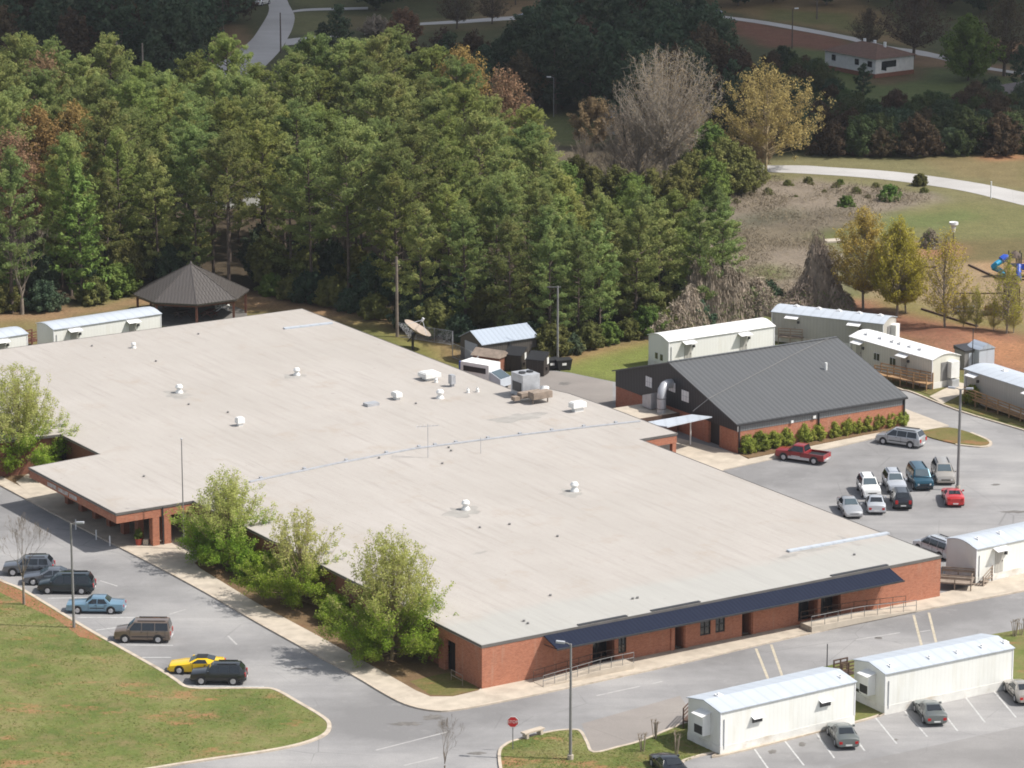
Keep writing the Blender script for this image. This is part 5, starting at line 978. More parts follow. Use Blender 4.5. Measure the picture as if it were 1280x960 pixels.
# stations front to rear: x, underside, belt height, top height, top half width factor; A = cowl, B = roof front, C = roof rear, D = rear glass foot (indices)
KINDS = {
 'sedan': dict(L=4.75, W=1.8, wb=2.72, r=.33, st=[(2.36, .34, .56, .60, .80), (2.25, .22, .70, .74, .84), (1.95, .2, .78, .83, .86), (1.15, .2, .87, .93, .86), (.82, .2, .91, .98, .84), (-.02, .2, .93, 1.40, .66), (-.95, .2, .95, 1.42, .65), (-1.62, .22, .97, 1.08, .78), (-2.15, .24, .95, 1.03, .82), (-2.33, .3, .86, .92, .80), (-2.38, .36, .60, .64, .78)], A=4, B=5, Cc=6, D=7),
 'old_sedan': dict(L=5.1, W=1.85, wb=2.95, r=.33, st=[(2.55, .34, .62, .68, .86), (2.48, .24, .78, .84, .88), (1.3, .22, .86, .92, .90), (.85, .22, .90, .96, .88), (.25, .22, .92, 1.40, .70), (-.85, .22, .93, 1.41, .70), (-1.35, .22, .93, 1.0, .86), (-2.45, .26, .88, .94, .88), (-2.55, .34, .66, .72, .86)], A=3, B=4, Cc=5, D=6),
 'coupe': dict(L=4.65, W=1.84, wb=2.7, r=.34, st=[(2.33, .34, .55, .60, .82), (2.2, .2, .70, .75, .86), (1.0, .19, .86, .93, .86), (.62, .19, .90, .97, .84), (-.1, .19, .92, 1.31, .64), (-.8, .19, .95, 1.33, .62), (-1.6, .2, 1.0, 1.12, .74), (-2.15, .26, 1.0, 1.08, .80), (-2.3, .32, .80, .86, .80)], A=3, B=4, Cc=5, D=6),
 'suv': dict(L=4.6, W=1.84, wb=2.65, r=.37, st=[(2.28, .42, .72, .78, .84), (2.2, .32, .90, .96, .88), (1.3, .3, 1.02, 1.08, .88), (1.0, .3, 1.05, 1.12, .86), (.35, .3, 1.07, 1.68, .70), (-1.75, .3, 1.09, 1.70, .69), (-2.15, .32, 1.08, 1.20, .84), (-2.25, .36, .95, 1.0, .84), (-2.3, .44, .7, .74, .82)], A=3, B=4, Cc=5, D=6),
 'minivan': dict(L=5.05, W=1.95, wb=3.05, r=.35, st=[(2.5, .36, .66, .72, .82), (2.38, .24, .86, .92, .86), (1.75, .22, 1.0, 1.08, .86), (1.45, .22, 1.03, 1.14, .84), (.6, .22, 1.05, 1.72, .70), (-2.05, .22, 1.07, 1.74, .68), (-2.4, .26, 1.05, 1.16, .82), (-2.5, .32, .9, .95, .84), (-2.53, .4, .64, .68, .82)], A=3, B=4, Cc=5, D=6),
 'van': dict(L=4.85, W=1.97, wb=2.85, r=.36, st=[(2.42, .38, .78, .84, .88), (2.34, .28, .98, 1.04, .88), (1.6, .26, 1.08, 1.16, .88), (1.35, .26, 1.1, 1.2, .86), (.7, .26, 1.12, 1.84, .72), (-2.2, .26, 1.14, 1.86, .71), (-2.38, .28, 1.12, 1.22, .86), (-2.42, .34, .9, .95, .88), (-2.44, .4, .66, .7, .86)], A=3, B=4, Cc=5, D=6),
 'pickup': dict(L=5.5, W=1.9, wb=3.35, r=.38, st=[(2.72, .44, .78, .84, .88), (2.62, .34, .98, 1.04, .9), (1.6, .32, 1.06, 1.12, .9), (1.3, .32, 1.08, 1.16, .88), (.7, .32, 1.1, 1.72, .72), (-.35, .32, 1.1, 1.73, .71), (-.55, .32, 1.08, 1.12, .9), (-.62, .34, .80, .82, .92), (-2.6, .4, .80, .82, .92), (-2.68, .46, .74, .76, .9)], A=3, B=4, Cc=5, D=6)}
def car(kind, colour, loc, rz, label, name, cat, two_tone=None, stripe=None):
    K = KINDS[kind]; W = K['W'] / 2; st = K['st']; t = thing(name, label, cat, (loc[0], loc[1], loc[2] if len(loc) > 2 else .02), rz)
    rings = []
    for i, (x, zb, zl, zt, wf) in enumerate(st):
        tap = 0.86 if i in (0, len(st) - 1) else 0.95 if i in (1, len(st) - 2) else 1.0; w = W * tap; wt = W * wf * (tap if i < 2 or i > len(st) - 3 else 1)
        zm = zb + (zl - zb) * .55
        half = [(w * .88, zb), (w * .97, zb + .1), (w, zm), (w * .97, zl), (wt, zt - .03), (wt * .86, zt + .012), (0, zt + .035)]
        rings.append([(x, -y, z) for y, z in half] + [(x, y, z) for y, z in half[-2::-1]])
    n = len(rings[0]); m = MB(); v = [p for r in rings for p in r]; f = []
    for i in range(len(rings) - 1):
        for k in range(n - 1): f.append((i * n + k, i * n + k + 1, (i + 1) * n + k + 1, (i + 1) * n + k))
        f.append((i * n + n - 1, i * n, (i + 1) * n, (i + 1) * n + n - 1))
    f += [tuple(range(n - 1, -1, -1)), tuple((len(rings) - 1) * n + k for k in range(n))]
    m.add(v, f); body = part(m, 'body', PAINT[colour], t, 32)
    A, B, Cc, D = K['A'], K['B'], K['Cc'], K['D']
    def glassq(name, pts, off, mat='dark_glass', parent=None):
        pts = [Vector(p) for p in pts]; nn = (pts[1] - pts[0]).cross(pts[2] - pts[0]).normalized(); c = sum(pts, Vector()) / len(pts)
        if nn.dot(c - Vector((st[B][0] - .6, 0, .8))) < 0: nn = -nn; pts = pts[::-1]
        k = len(pts); q = [p + nn * off for p in pts]; return part(MB().add(q + [p - nn * .01 for p in pts], [tuple(range(k)), *[((i + 1) % k, i, k + i, k + (i + 1) % k) for i in range(k)]]), name, mat, parent or t)
    def top(i): return st[i][0], W * st[i][4], st[i][3]
    def lerp(a, b, u): return a + (b - a) * u
    for nm, i, j, mt in (('windscreen', A, B, 'windscreen_glass'), ('rear_window', D, Cc, 'dark_glass')):
        (x0, w0, z0), (x1, w1, z1) = top(i), top(j); u0, u1 = .07, .93; a, b = lerp(w0, w1, u0) * .86, lerp(w0, w1, u1) * .86
        p = [(lerp(x0, x1, u0), -a, lerp(z0, z1, u0)), (lerp(x0, x1, u0), a, lerp(z0, z1, u0)), (lerp(x0, x1, u1), b, lerp(z0, z1, u1)), (lerp(x0, x1, u1), -b, lerp(z0, z1, u1))]
        glassq(nm, [(x, y, z + .02) for x, y, z in p], .025, mt)
    xa, xb, xc, xd = (st[i][0] for i in (A, B, Cc, D)); zl, zr = st[B][2] + .03, st[B][3] - .09; wr = W * st[B][4]; wl = W * .97
    yv = lambda z: lerp(wl, wr, (z - st[B][2]) / (st[B][3] - .03 - st[B][2])) + .006
    nwin = 3 if kind in ('suv', 'minivan', 'van') else 1 if kind == 'coupe' else 2
    if kind == 'pickup': nwin = 1
    xs0, xs1 = lerp(xa, xb, .30), lerp(xc, xd, .55 if kind in ('sedan', 'old_sedan') else .25); xt0, xt1 = xb - .04, xc + .02
    for s in (-1, 1):
        for k in range(nwin):
            g = .04; b0, b1 = lerp(xs0, xs1, k / nwin) - (g if k else 0), lerp(xs0, xs1, (k + 1) / nwin) + (g if k < nwin - 1 else 0)
            t0, t1 = (xt0 if k == 0 else b0), (xt1 if k == nwin - 1 else b1); t0 = min(t0, xt0)
            if k == nwin - 1: t1 = max(t1, xt1)
            glassq('side_window', [(b0, s * yv(zl), zl), (b1, s * yv(zl), zl), (t1, s * yv(zr), zr), (t0, s * yv(zr), zr)], .02)
    # wheels in dark arches
    r = K['r']
    for x in (K['wb'] / 2 + .05, -K['wb'] / 2 + .05):
        for s in (-1, 1):
            y0, y1 = s * (W - .19), s * (W + .012); part(MB().path([(x, s * (W - .3), r + .03), (x, s * (W + .004), r + .03)], r + .075, 18), 'wheel_arch', 'trim_black', t)
            w = part(MB().path([(x, y0, r), (x, y1, r)], r, 18), 'wheel', 'tyre', t); h = part(MB().path([(x, y1 - s * .01, r), (x, s * (W + .024), r)], [r * .66, r * .6], 14), 'rim', 'rim_metal', w)
    xf, xr = st[0][0], st[-1][0]; zf = st[0][2]; zrr = st[-1][2]
    m = MB(); m.box(xf - .14, xf + .06, -W * .84, W * .84, st[0][1] - .02, st[0][1] + .17); part(m, 'front_bumper', 'trim_black' if kind in ('pickup', 'van') else PAINT[colour], t)
    m = MB(); m.box(xr - .06, xr + .14, -W * .82, W * .82, st[-1][1] - .02, st[-1][1] + .18); part(m, 'rear_bumper', 'rim_metal' if kind in ('pickup', 'van') else PAINT[colour], t)
    part(MB().box(xf - .05, xf + .025, -W * .45, W * .45, zf - .16, zf - .02), 'grille', 'trim_black', t)
    for s in (-1, 1):
        part(MB().prism([(xf - .2, s * W * .52), (xf + .02, s * W * .52), (xf - .02, s * W * .84), (xf - .2, s * W * .93)], zf - .14, zf + .02), 'headlight', 'lamp_clear', t)
        tz = (zrr - .06, zrr + .14) if kind not in ('suv', 'van', 'minivan') else (zrr, zrr + .34)
        part(MB().box(xr - .025, xr + .12, *sorted((s * W * .56, s * W * .845)), *tz), 'tail_light', 'lamp_red', t)
        part(MB().box(st[A][0] - .32, st[A][0] - .16, *sorted((s * (W + .01), s * (W + .19))), st[A][2] + .03, st[A][2] + .19), 'mirror', PAINT[colour] if kind != 'pickup' else 'trim_black', t)
        m = MB(); m.box(xs1 + .3, xs0 - .25, *sorted((s * (W + .002), s * (W + .022))), st[B][1] + .30, st[B][1] + .38); part(m, 'side_moulding', 'rim_metal' if two_tone else 'trim_black', t)
        m = MB()
        for k in range(max(1, nwin if nwin < 3 else 2)): xx = lerp(xs0, xs1, (k + .85) / max(1, nwin if nwin < 3 else 2.6)); m.box(xx - .09, xx + .06, *sorted((s * (W * .985), s * (W + .02))), st[B][2] - .12, st[B][2] - .085)
        part(m, 'door_handle', 'trim_black', t)
        m = MB(); ns = max(1, nwin if nwin < 3 else 2)
        for k in range(ns + 1): xx = lerp(xs0 - .12, xs1 + .25, k / ns); m.box(xx - .012, xx + .012, *sorted((s * (W * .975), s * (W + .004))), st[B][1] + .2, st[B][2] - .02)
        part(m, 'door_seam', 'trim_black', t)
        if two_tone: m = MB(); m.box(-K['wb'] / 2 + .55, K['wb'] / 2 - .45, *sorted((s * (W - .03), s * (W + .015))), st[B][1] + .02, st[B][1] + .28); part(m, 'lower_panel', two_tone, t)
        if kind in ('suv', 'minivan', 'van'): part(MB().bar((xb - .3, s * wr * .82, st[B][3] + .06), (xc + .2, s * wr * .82, st[B][3] + .07), .05, .06), 'roof_rail', 'trim_black', t)
    part(MB().box(xr - .075, xr - .06, -.26, .26, st[-1][1] + .05, st[-1][1] + .17), 'number_plate', 'plate_white', t)
    if kind == 'pickup':
        m = MB(); x0, x1 = -.60, -2.62
        for s in (-1, 1): m.box(x1, x0, *sorted((s * W * .90, s * W * .995)), .78, 1.08)
        m.box(x1 - .08, x1, -W * .99, W * .99, .5, 1.08); m.box(x0, x0 + .06, -W * .9, W * .9, .8, 1.10); part(m, 'bed_side', PAINT[colour], t); part(MB().box(x1 + .02, x0 - .02, -W * .895, W * .895, .86, .875), 'bed_liner', 'black', t)
    if stripe: m = MB(); (x0, w0, z0), (x1, w1, z1) = top(B), top(Cc); part(MB().box(x1 - .1, x0 + .1, -wr * .9, wr * .9, z0 + .03, z0 + .055), 'roof_panel', stripe, t)
    return t
def car_wheels(kind, colour, pf, pr, label, name='parked_car', cat='car', **kw):
    """pf, pr: pixels where the near side's front and rear wheels touch the ground"""
    a, b = Vector(G(*pf)), Vector(G(*pr)); d = (a - b).normalized(); nn = Vector((-d.y, d.x)); c = (a + b) / 2
    if nn.y < 0: nn = -nn
    c = c + nn * (KINDS[kind]['W'] / 2 - .1); return car(kind, colour, (c.x, c.y), math.atan2(d.y, d.x), label, name, cat, **kw)
def car_at(kind, colour, pc, deg, label, name='parked_car', cat='car', **kw): return car(kind, colour, G(*pc), R(deg), label, name, cat, **kw)
car_wheels('suv', 'slate', (17, 720.5), (53, 720.5), 'slate grey estate car furthest up the entrance street', 'parked_car')
car_wheels('sedan', 'slate', (42, 732), (80, 731.5), 'grey saloon car squeezed beside the dark green van', 'parked_car')
car_wheels('minivan', 'navy_green', (62, 743), (101, 743.5), 'dark green minivan parked between grey saloon and blue saloon', 'parked_van', 'van')
car_wheels('old_sedan', 'steel_blue', (98, 767.5), (139, 768), 'boxy old pale blue saloon car by the street lamp', 'parked_car')
car_wheels('van', 'brown_grey', (157.5, 804), (198, 804.5), 'brown van with dark windows in the kerb stalls', 'parked_van', 'van')
car_wheels('coupe', 'yellow', (225, 843), (265, 843.5), 'bright yellow coupe with a black roof panel', 'parked_car', stripe='black')
car_wheels('suv', 'charcoal', (253, 856.5), (291.5, 857), 'charcoal black off-roader next to the yellow coupe', 'parked_car')
car_wheels('pickup', 'crimson', (981, 576), (1017, 581), 'dark red pickup truck with silver lower sides by the hedge', 'pickup_truck', 'pickup', two_tone='rim_metal')
car_wheels('minivan', 'silver', (1104, 555.5), (1139, 560.5), 'silver minivan parked along the hall walk', 'parked_van', 'van')
car_at('suv', 'white', (1085.5, 617), -86, 'white off-roader facing the camera in the car park'); car_at('suv', 'pale_silver', (1117.5, 611), -86, 'pale silver off-roader facing forward beside the teal van')
car_at('van', 'teal', (1149.5, 606.5), -85, 'teal van with dark blue roof in the car park', 'parked_van', 'van'); car_at('minivan', 'champagne', (1178.5, 599), -90, 'beige minivan at the end of the rear row', 'parked_van', 'van')
car_at('sedan', 'silver', (1062, 641), -84, 'silver saloon facing forward at the roof edge'); car_at('sedan', 'pale_silver', (1094, 636), 88, 'pale silver saloon seen from behind, before the white off-roader')
car_at('suv', 'ink', (1126, 631), 90, 'black off-roader seen from behind in the front row'); car_at('coupe', 'scarlet', (1191, 627), 90, 'bright red coupe parked at the foot of the twin lamp')
car_at('minivan', 'pale_silver', (1171, 693), 124, 'grey minivan half hidden by the white trailer with steps', 'parked_van', 'van')
car_at('sedan', 'grey_green', (1053, 926), 97, 'grey green saloon parked before the left front trailer'); car_at('sedan', 'grey_green', (1162, 897), 98, 'grey saloon parked before the right front trailer')
car_at('sedan', 'champagne', (1275, 871), 100, 'pale beige saloon cut off at the right picture edge'); car_at('sedan', 'ink', (835, 965), 106, 'dark blue car roof just showing at the bottom picture edge')
car_at('sedan', 'white', (327, 6), 65, 'white car far away on the winding road')
# ------------------------------------------------------------------ plants
def rot_rand(n, g):
    d = g.normal(size=(n, 3)); d /= np.linalg.norm(d, axis=1, keepdims=True); e = g.normal(size=(n, 3)); s = np.cross(d, e); s /= np.linalg.norm(s, axis=1, keepdims=True); return d, s
def leaves(cent, length, width, g, out=None, jit=.55):
    """one rhombus leaf spray per centre; it faces roughly along out, as sprays face the light"""
    n = len(cent); nn = g.normal(size=(n, 3)) if out is None else out + g.normal(size=(n, 3)) * jit
    nn /= np.maximum(np.linalg.norm(nn, axis=1, keepdims=True), 1e-6); d = np.cross(nn, g.normal(size=(n, 3))); d /= np.maximum(np.linalg.norm(d, axis=1, keepdims=True), 1e-6); s = np.cross(nn, d)
    l = length * g.uniform(.6, 1.3, (n, 1)); w = width * g.uniform(.6, 1.3, (n, 1))
    v = np.stack([cent - d * l / 2, cent + s * w / 2, cent + d * l / 2, cent - s * w / 2], 1).reshape(-1, 3); return v, np.arange(4 * n).reshape(n, 4)
def clump_points(c, rad, n, g, flat=1.0, axis_w=.35):
    """points round clump centres, and the way each faces: out of its clump, up, and away from the trunk"""
    p = g.normal(size=(len(c), n, 3)); p /= np.linalg.norm(p, axis=2, keepdims=True); out = p + np.array([0, 0, .45]); p = p * (g.uniform(.3, 1, (len(c), n, 1)) ** .5 * np.asarray(rad).reshape(-1, 1, 1)); p[:, :, 2] *= flat
    ax = c * np.array([1, 1, 0]); ax = ax / np.maximum(np.linalg.norm(ax, axis=1, keepdims=True), .3)
    return (c[:, None, :] + p).reshape(-1, 3), (out + ax[:, None, :] * axis_w).reshape(-1, 3)
def tubes(segs, n=4):
    s = np.array([[*a, *b, r0, r1] for a, b, r0, r1 in segs], dtype=np.float64); a, b = s[:, :3], s[:, 3:6]; d = b - a; d /= np.maximum(np.linalg.norm(d, axis=1, keepdims=True), 1e-6)
    ref = np.where(np.abs(d[:, 2:3]) < .9, np.array([[0, 0, 1.0]]), np.array([[1.0, 0, 0]])); u = np.cross(d, ref); u /= np.linalg.norm(u, axis=1, keepdims=True); w = np.cross(d, u)
    an = np.arange(n) * 2 * np.pi / n; ring = u[:, None, :] * np.cos(an)[None, :, None] + w[:, None, :] * np.sin(an)[None, :, None]
    v = np.concatenate([a[:, None] + ring * s[:, 6][:, None, None], b[:, None] + ring * s[:, 7][:, None, None]], 1); m = len(s)
    i = np.arange(n); f = np.stack([i, (i + 1) % n, n + (i + 1) % n, n + i], -1)[None] + (np.arange(m) * 2 * n)[:, None, None]; return v.reshape(-1, 3), f.reshape(-1, 4)
def mesh_of(name, v, f, mats, mi=None, smooth=False):
    o = np_obj(name, v, f, mats, mi, smooth=smooth, link=False); me = o.data; bpy.data.objects.remove(o); return me
def pine_proto(seed, H=19.0, cb=.42, Rm=3.7, mat='pine_needles', nb=58, tufts=8, per=30, ts=.17, top=1.0, trunk='bark', taper=.75):
    g = np.random.default_rng(seed); bend = g.uniform(-.5, .5, 2); axis = lambda z: np.array([bend[0] * (z / H) ** 2, bend[1] * (z / H) ** 2, z])
    segs = []; zs = np.linspace(0, H * .97, 9); r = lambda z: .24 * (1 - .85 * z / H) * H / 19
    for z0, z1 in zip(zs, zs[1:]): segs.append((axis(z0), axis(z1), r(z0), r(z1)))
    cl = []; cr = []; az = g.uniform(0, 6.28)
    for k in range(nb):
        t = ((k + g.uniform(0, .9)) / nb) ** .9; z = H * (cb + (1 - cb) * t * .97); prof = (min(1, (t + .18) / .40) ** .7) * max(.08, (1 - t ** 2.1 * top)) ** taper
        Lb = Rm * prof * g.uniform(.65, 1.15); az += 2.4 + g.uniform(-.5, .5); el = g.uniform(-.12, .35) + .5 * t
        d = np.array([np.cos(az) * np.cos(el), np.sin(az) * np.cos(el), np.sin(el)]); p0 = axis(z); p1 = p0 + d * Lb * .6; p2 = p1 + (d + np.array([0, 0, .22])) * Lb * .45
        segs += [(p0, p1, .06, .035), (p1, p2, .035, .015)]
        if g.random() < .08: continue
        for u in np.linspace(.35, 1.0, tufts if Lb > 1.4 else 3):
            q = p0 + (p1 - p0) * min(1, u / .6) if u < .6 else p1 + (p2 - p1) * (u - .6) / .4
            side = np.cross(d, [0, 0, 1]) * g.uniform(-.75, .75) * Lb * .28 * u; cl.append(q + side + np.array([0, 0, g.uniform(-.1, .3)])); cr.append(g.uniform(.3, .62))
    for k in range(6): cl.append(axis(H * (.93 + .015 * k)) + g.normal(size=3) * .35); cr.append(.55)
    c, out = clump_points(np.array(cl), cr, per, g, .7); v, f = leaves(c, ts * 1.9, ts * .9, g, out, .8)
    tv, tf = tubes(segs, 5); return mesh_of('trunk', tv, tf, M[trunk], smooth=True), mesh_of('crown', v, f, M[mat])
def skeleton(seed, levels, nl, base, length, ang, child=(2, 3), ratio=.72, up=.25, r0=.2, spread=.55, wander=.18, trunk=1.5):
    g = np.random.default_rng(seed); segs = []; twigs = []
    def grow(p, d, l, r, lev):
        q = p; rr = r
        for k in range(3):
            d = d + g.normal(size=3) * wander + np.array([0, 0, up * .33]); d /= np.linalg.norm(d); n = q + d * l / 3; r2 = max(.008, rr * .86); segs.append((q, n, rr, r2)); 
            if lev <= 1: twigs.append((n, d, lev))
            q = n; rr = r2
        if lev <= 0: return
        for k in range(g.integers(child[0], child[1] + 1)):
            a = g.uniform(0, 6.28); e = np.cross(d, [np.cos(a), np.sin(a), .3]); e /= np.linalg.norm(e) + 1e-9; nd = d + e * g.uniform(.6, 1.2) * spread; nd /= np.linalg.norm(nd)
            grow(q if k else q, nd, l * ratio * g.uniform(.8, 1.15), rr * .68, lev - 1)
    top = np.array([0, 0, trunk]); segs.append((np.zeros(3), top, r0 * 1.25, r0))
    for k in range(nl):
        a = 2 * math.pi * (k + g.uniform(-.3, .3)) / nl; t = ang[0] + (ang[1] - ang[0]) * g.random(); d = np.array([math.sin(t) * math.cos(a), math.sin(t) * math.sin(a), math.cos(t)])
        grow(top + np.array([0, 0, base * g.random()]), d, length * g.uniform(.85, 1.15), r0 * .55, levels)
    return segs, twigs, g
def fit(segs, twigs, H, W):
    P_ = np.array([s[1] for s in segs]); h = np.percentile(P_[:, 2], 99.7); w = np.percentile(np.hypot(P_[:, 0], P_[:, 1]), 97); k = np.array([W / 2 / w, W / 2 / w, H / h])
    return [(a * k, b * k, r0, r1) for a, b, r0, r1 in segs], [(p * k, d, l) for p, d, l in twigs]
def broad_proto(seed, H, W, mats, bark='bark_pale', levels=4, nl=7, ang=(.15, .75), leafn=10, ls=.22, rad=.35, keep=lambda z, g: 1.0, mid=.45, up=.3, child=(2, 3), spread=.5, trunk=1.3, r0=.2, ratio=.72, twig_n=3, base=1.0, extra=None, upbias=.2, thin=1.0):
    segs, tw, g = skeleton(seed, levels, nl, base, 2.2, ang, child, ratio, up, r0, spread, trunk=trunk); segs, tw = fit(segs, tw, H, W)
    big = [s for s in segs if s[2] > .05] or segs[:1]; sm = [(a, b, r0 * thin, r1 * thin) for a, b, r0, r1 in segs if r0 <= .05]; v1, f1 = tubes(big, 6)
    if sm: v2, f2 = tubes(sm, 3 if twig_n == 3 else 4); f2 = f2 + len(v1); v1 = np.concatenate([v1, v2]); 
    faces = [tuple(x) for x in f1] + ([tuple(x) for x in f2] if sm else [])
    tr = mesh_of('trunk', v1, np.array(faces), M[bark], smooth=True)
    if not leafn: return tr, None
    c = np.array([p for p, d, l in tw]); kp = np.array([keep(z / H, g) for z in c[:, 2]]); c = c[g.random(len(c)) < kp]
    if extra is not None: c = np.concatenate([c, extra(g, H, W)])
    pts, out = clump_points(c, np.full(len(c), rad), leafn, g, .9); v, f = leaves(pts, ls * 1.4, ls, g, out, .6); z = pts[:, 2] / H + g.normal(size=len(pts)) * .08
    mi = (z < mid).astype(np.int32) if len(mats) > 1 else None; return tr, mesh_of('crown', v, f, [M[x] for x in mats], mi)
EGG = lambda t: math.sin(math.pi * min(1, max(0, t)) ** .75) ** .7
def egg_proto(seed, H, W, mats, prof=EGG, nb=80, bark='twig_pale', z0=.1, th=.15, rise=(.3, .55), twigs=5, tl=.09, leafn=6, ls=.16, rad=.3, keep=lambda t, g: 1.0, mid=.45, r0=.16, inner=.25, br=.03, tw=.011, jit=.6, lump=.22, leader=.9, dense=0, tup=.55):
    """a crown grown inside an outline: ascending limbs from a leader, twigs on them, leaf sprays on the twigs"""
    g = np.random.default_rng(seed); segs = []; lv = []; zs = np.linspace(0, H * leader, 7); b2 = g.uniform(-.25, .25, 2); axis = lambda z: np.array([b2[0] * math.sin(z / H * 3), b2[1] * math.sin(z / H * 3.5), z])
    for a, b in zip(zs, zs[1:]): segs.append((axis(a), axis(b), max(.02, r0 * (1 - a / H)), max(.015, r0 * (1 - b / H))))
    az = 0; ph = g.uniform(0, 6.28, 3)
    for i in range(nb):
        t = z0 + (1 - z0) * ((i + g.random()) / nb); az += 2.4 + g.uniform(-.5, .5); lum = 1 + lump * (math.sin(az * 3 + ph[0] + t * 5) * .5 + math.sin(az * 2 + ph[1] - t * 9) * .5)
        r = prof((t - z0) / (1 - z0)) * W / 2 * lum * (g.uniform(.3, .8) if g.random() < inner else g.uniform(.82, 1.05)); z = t * H * (1 + g.normal() * .02)
        zs_ = max(th * H * g.uniform(.7, 1), z - (z - th * H) * g.uniform(*rise) - r * .35) if z > th * H else max(.05 * H, z - .1 * H)
        zs_ = min(zs_, H * leader * .97); p0 = axis(zs_); p2 = np.array([r * math.cos(az), r * math.sin(az), z]); c = p0 * .45 + p2 * .55 + np.array([math.cos(az) * r * .12, math.sin(az) * r * .12, -(z - zs_) * .12])
        q = [(1 - u) ** 2 * p0 + 2 * u * (1 - u) * c + u * u * p2 for u in np.linspace(0, 1, 6)]; Lb = np.linalg.norm(p2 - p0); R0 = br * (.5 + Lb / H * 2)
        for k in range(5): segs.append((q[k], q[k + 1], R0 * (1 - k / 5.5), R0 * (1 - (k + 1) / 5.5)))
        kp = keep(t, g); nk = 2 if t < dense else 1
        for k in range(twigs * nk):
            u = .4 + .6 * (k / nk + g.random()) / twigs; u = min(1, u); p = (1 - u) ** 2 * p0 + 2 * u * (1 - u) * c + u * u * p2; dd = (p2 - c); dd /= np.linalg.norm(dd) + 1e-9; d = dd * .6 + np.array([0, 0, tup]) + g.normal(size=3) * .55; d /= np.linalg.norm(d); l = tl * H * g.uniform(.5, 1.2); e = p + d * l; segs.append((p, e, tw * 1.2, tw * .5))
            e2 = p + d * l * .45 + g.normal(size=3) * .25 * l + np.array([0, 0, .3 * l]); segs.append((p + d * l * .35, e2, tw * .9, tw * .4))
            for x in (e, e2, p + d * l * .5):
                if g.random() < kp: lv.append(x)
    big = [s_ for s_ in segs if s_[2] > .045] or segs[:1]; sm = [s_ for s_ in segs if s_[2] <= .045]; v1, f1 = tubes(big, 6); v2, f2 = tubes(sm, 3); f3 = [tuple(x) for x in f1] + [tuple(x + len(v1)) for x in f2]
    # both quads: tubes of 3 and 6 sides alike
    tr = mesh_of('trunk', np.concatenate([v1, v2]), np.array(f3), M[bark], smooth=True)
    if not leafn or not lv: return tr, None
    pts, out = clump_points(np.array(lv), np.full(len(lv), rad), leafn, g, .95); v, f = leaves(pts, ls * 1.4, ls, g, out, jit); zz = pts[:, 2] / H + g.normal(size=len(pts)) * .07
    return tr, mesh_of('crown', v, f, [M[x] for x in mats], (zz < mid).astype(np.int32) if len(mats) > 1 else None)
def plant_thing(proto, x, y, s, rz, name, label, cat, group=None, z=0.0, sz=None):
    t = thing(name, label, cat, (x, y, z), rz, group); t.scale = (s, s, sz or s)
    for nm, me in zip(('trunk', 'crown'), proto):
        if me is not None: o = bpy.data.objects.new('branches' if (nm == 'trunk' and proto[1] is None) else nm, me); C.objects.link(o); o.parent = t
    return t
def at_px(proto, px, py, s, rz, name, label, cat, group=None, z=0.0, sz=None): x, y = G(px, py); return plant_thing(proto, x, y, s, rz, name, label, cat, group, z, sz)
def scatter(poly, dmin, n, seed, avoid=()):
    g = random.Random(seed); xs = [p[0] for p in poly]; ys = [p[1] for p in poly]; W_ = GP(poly); wx = [p[0] for p in W_]; wy = [p[1] for p in W_]; r = list(avoid); k0 = len(r)
    pa = np.array(W_); tries = 0
    while len(r) - k0 < n and tries < n * 400:
        tries += 1; x, y = g.uniform(min(wx), max(wx)), g.uniform(min(wy), max(wy))
        if not inpoly(np.array([x]), np.array([y]), W_)[0]: continue
        if all((x - a) ** 2 + (y - b_) ** 2 > dmin * dmin for a, b_ in r): r.append((x, y))
    return r[k0:]
rg = random.Random(21)
# --- single trees inside the pine wood, first, so that the pines keep clear of them
OR = [egg_proto(31, 17, 8.5, ['orange_leaf'], nb=90, bark='twig_tan', z0=.35, th=.3, leafn=9, ls=.22, rad=.45), egg_proto(32, 17, 8.5, ['rust_leaf'], nb=90, bark='twig_tan', z0=.35, th=.3, leafn=7, ls=.2, rad=.42)]
inwood = [(62, 246, 1.14, 0, 'rust coloured tree among the pines near the left top edge', 1), (52, 322, 1.12, 0, 'broad orange budding tree at the left in the pines', 0), (96, 312, 1.1, 0, 'orange budding tree right of the broad orange one', 0), (18, 346, 1.05, 0, 'rusty half bare tree at the left picture edge', 1),
          (578, 238, 1.16, 0, 'golden orange tree cresting the wood on its right shoulder', 0), (630, 268, 1.12, 0, 'small rust tree where the wood slopes down rightward', 1)]
taken = [(1e9, 1e9)]; clear = []
for px, py, s, k, lb, m_ in inwood: at_px(OR[m_], px, py, s, rg.uniform(0, 6), 'budding_tree', lb, 'tree'); taken.append(G(px, py)); clear.append(G(px, py))
for k in range(5): taken.append(tuple(np.array(G(395, 262)) + np.array([k * 3, 0])))
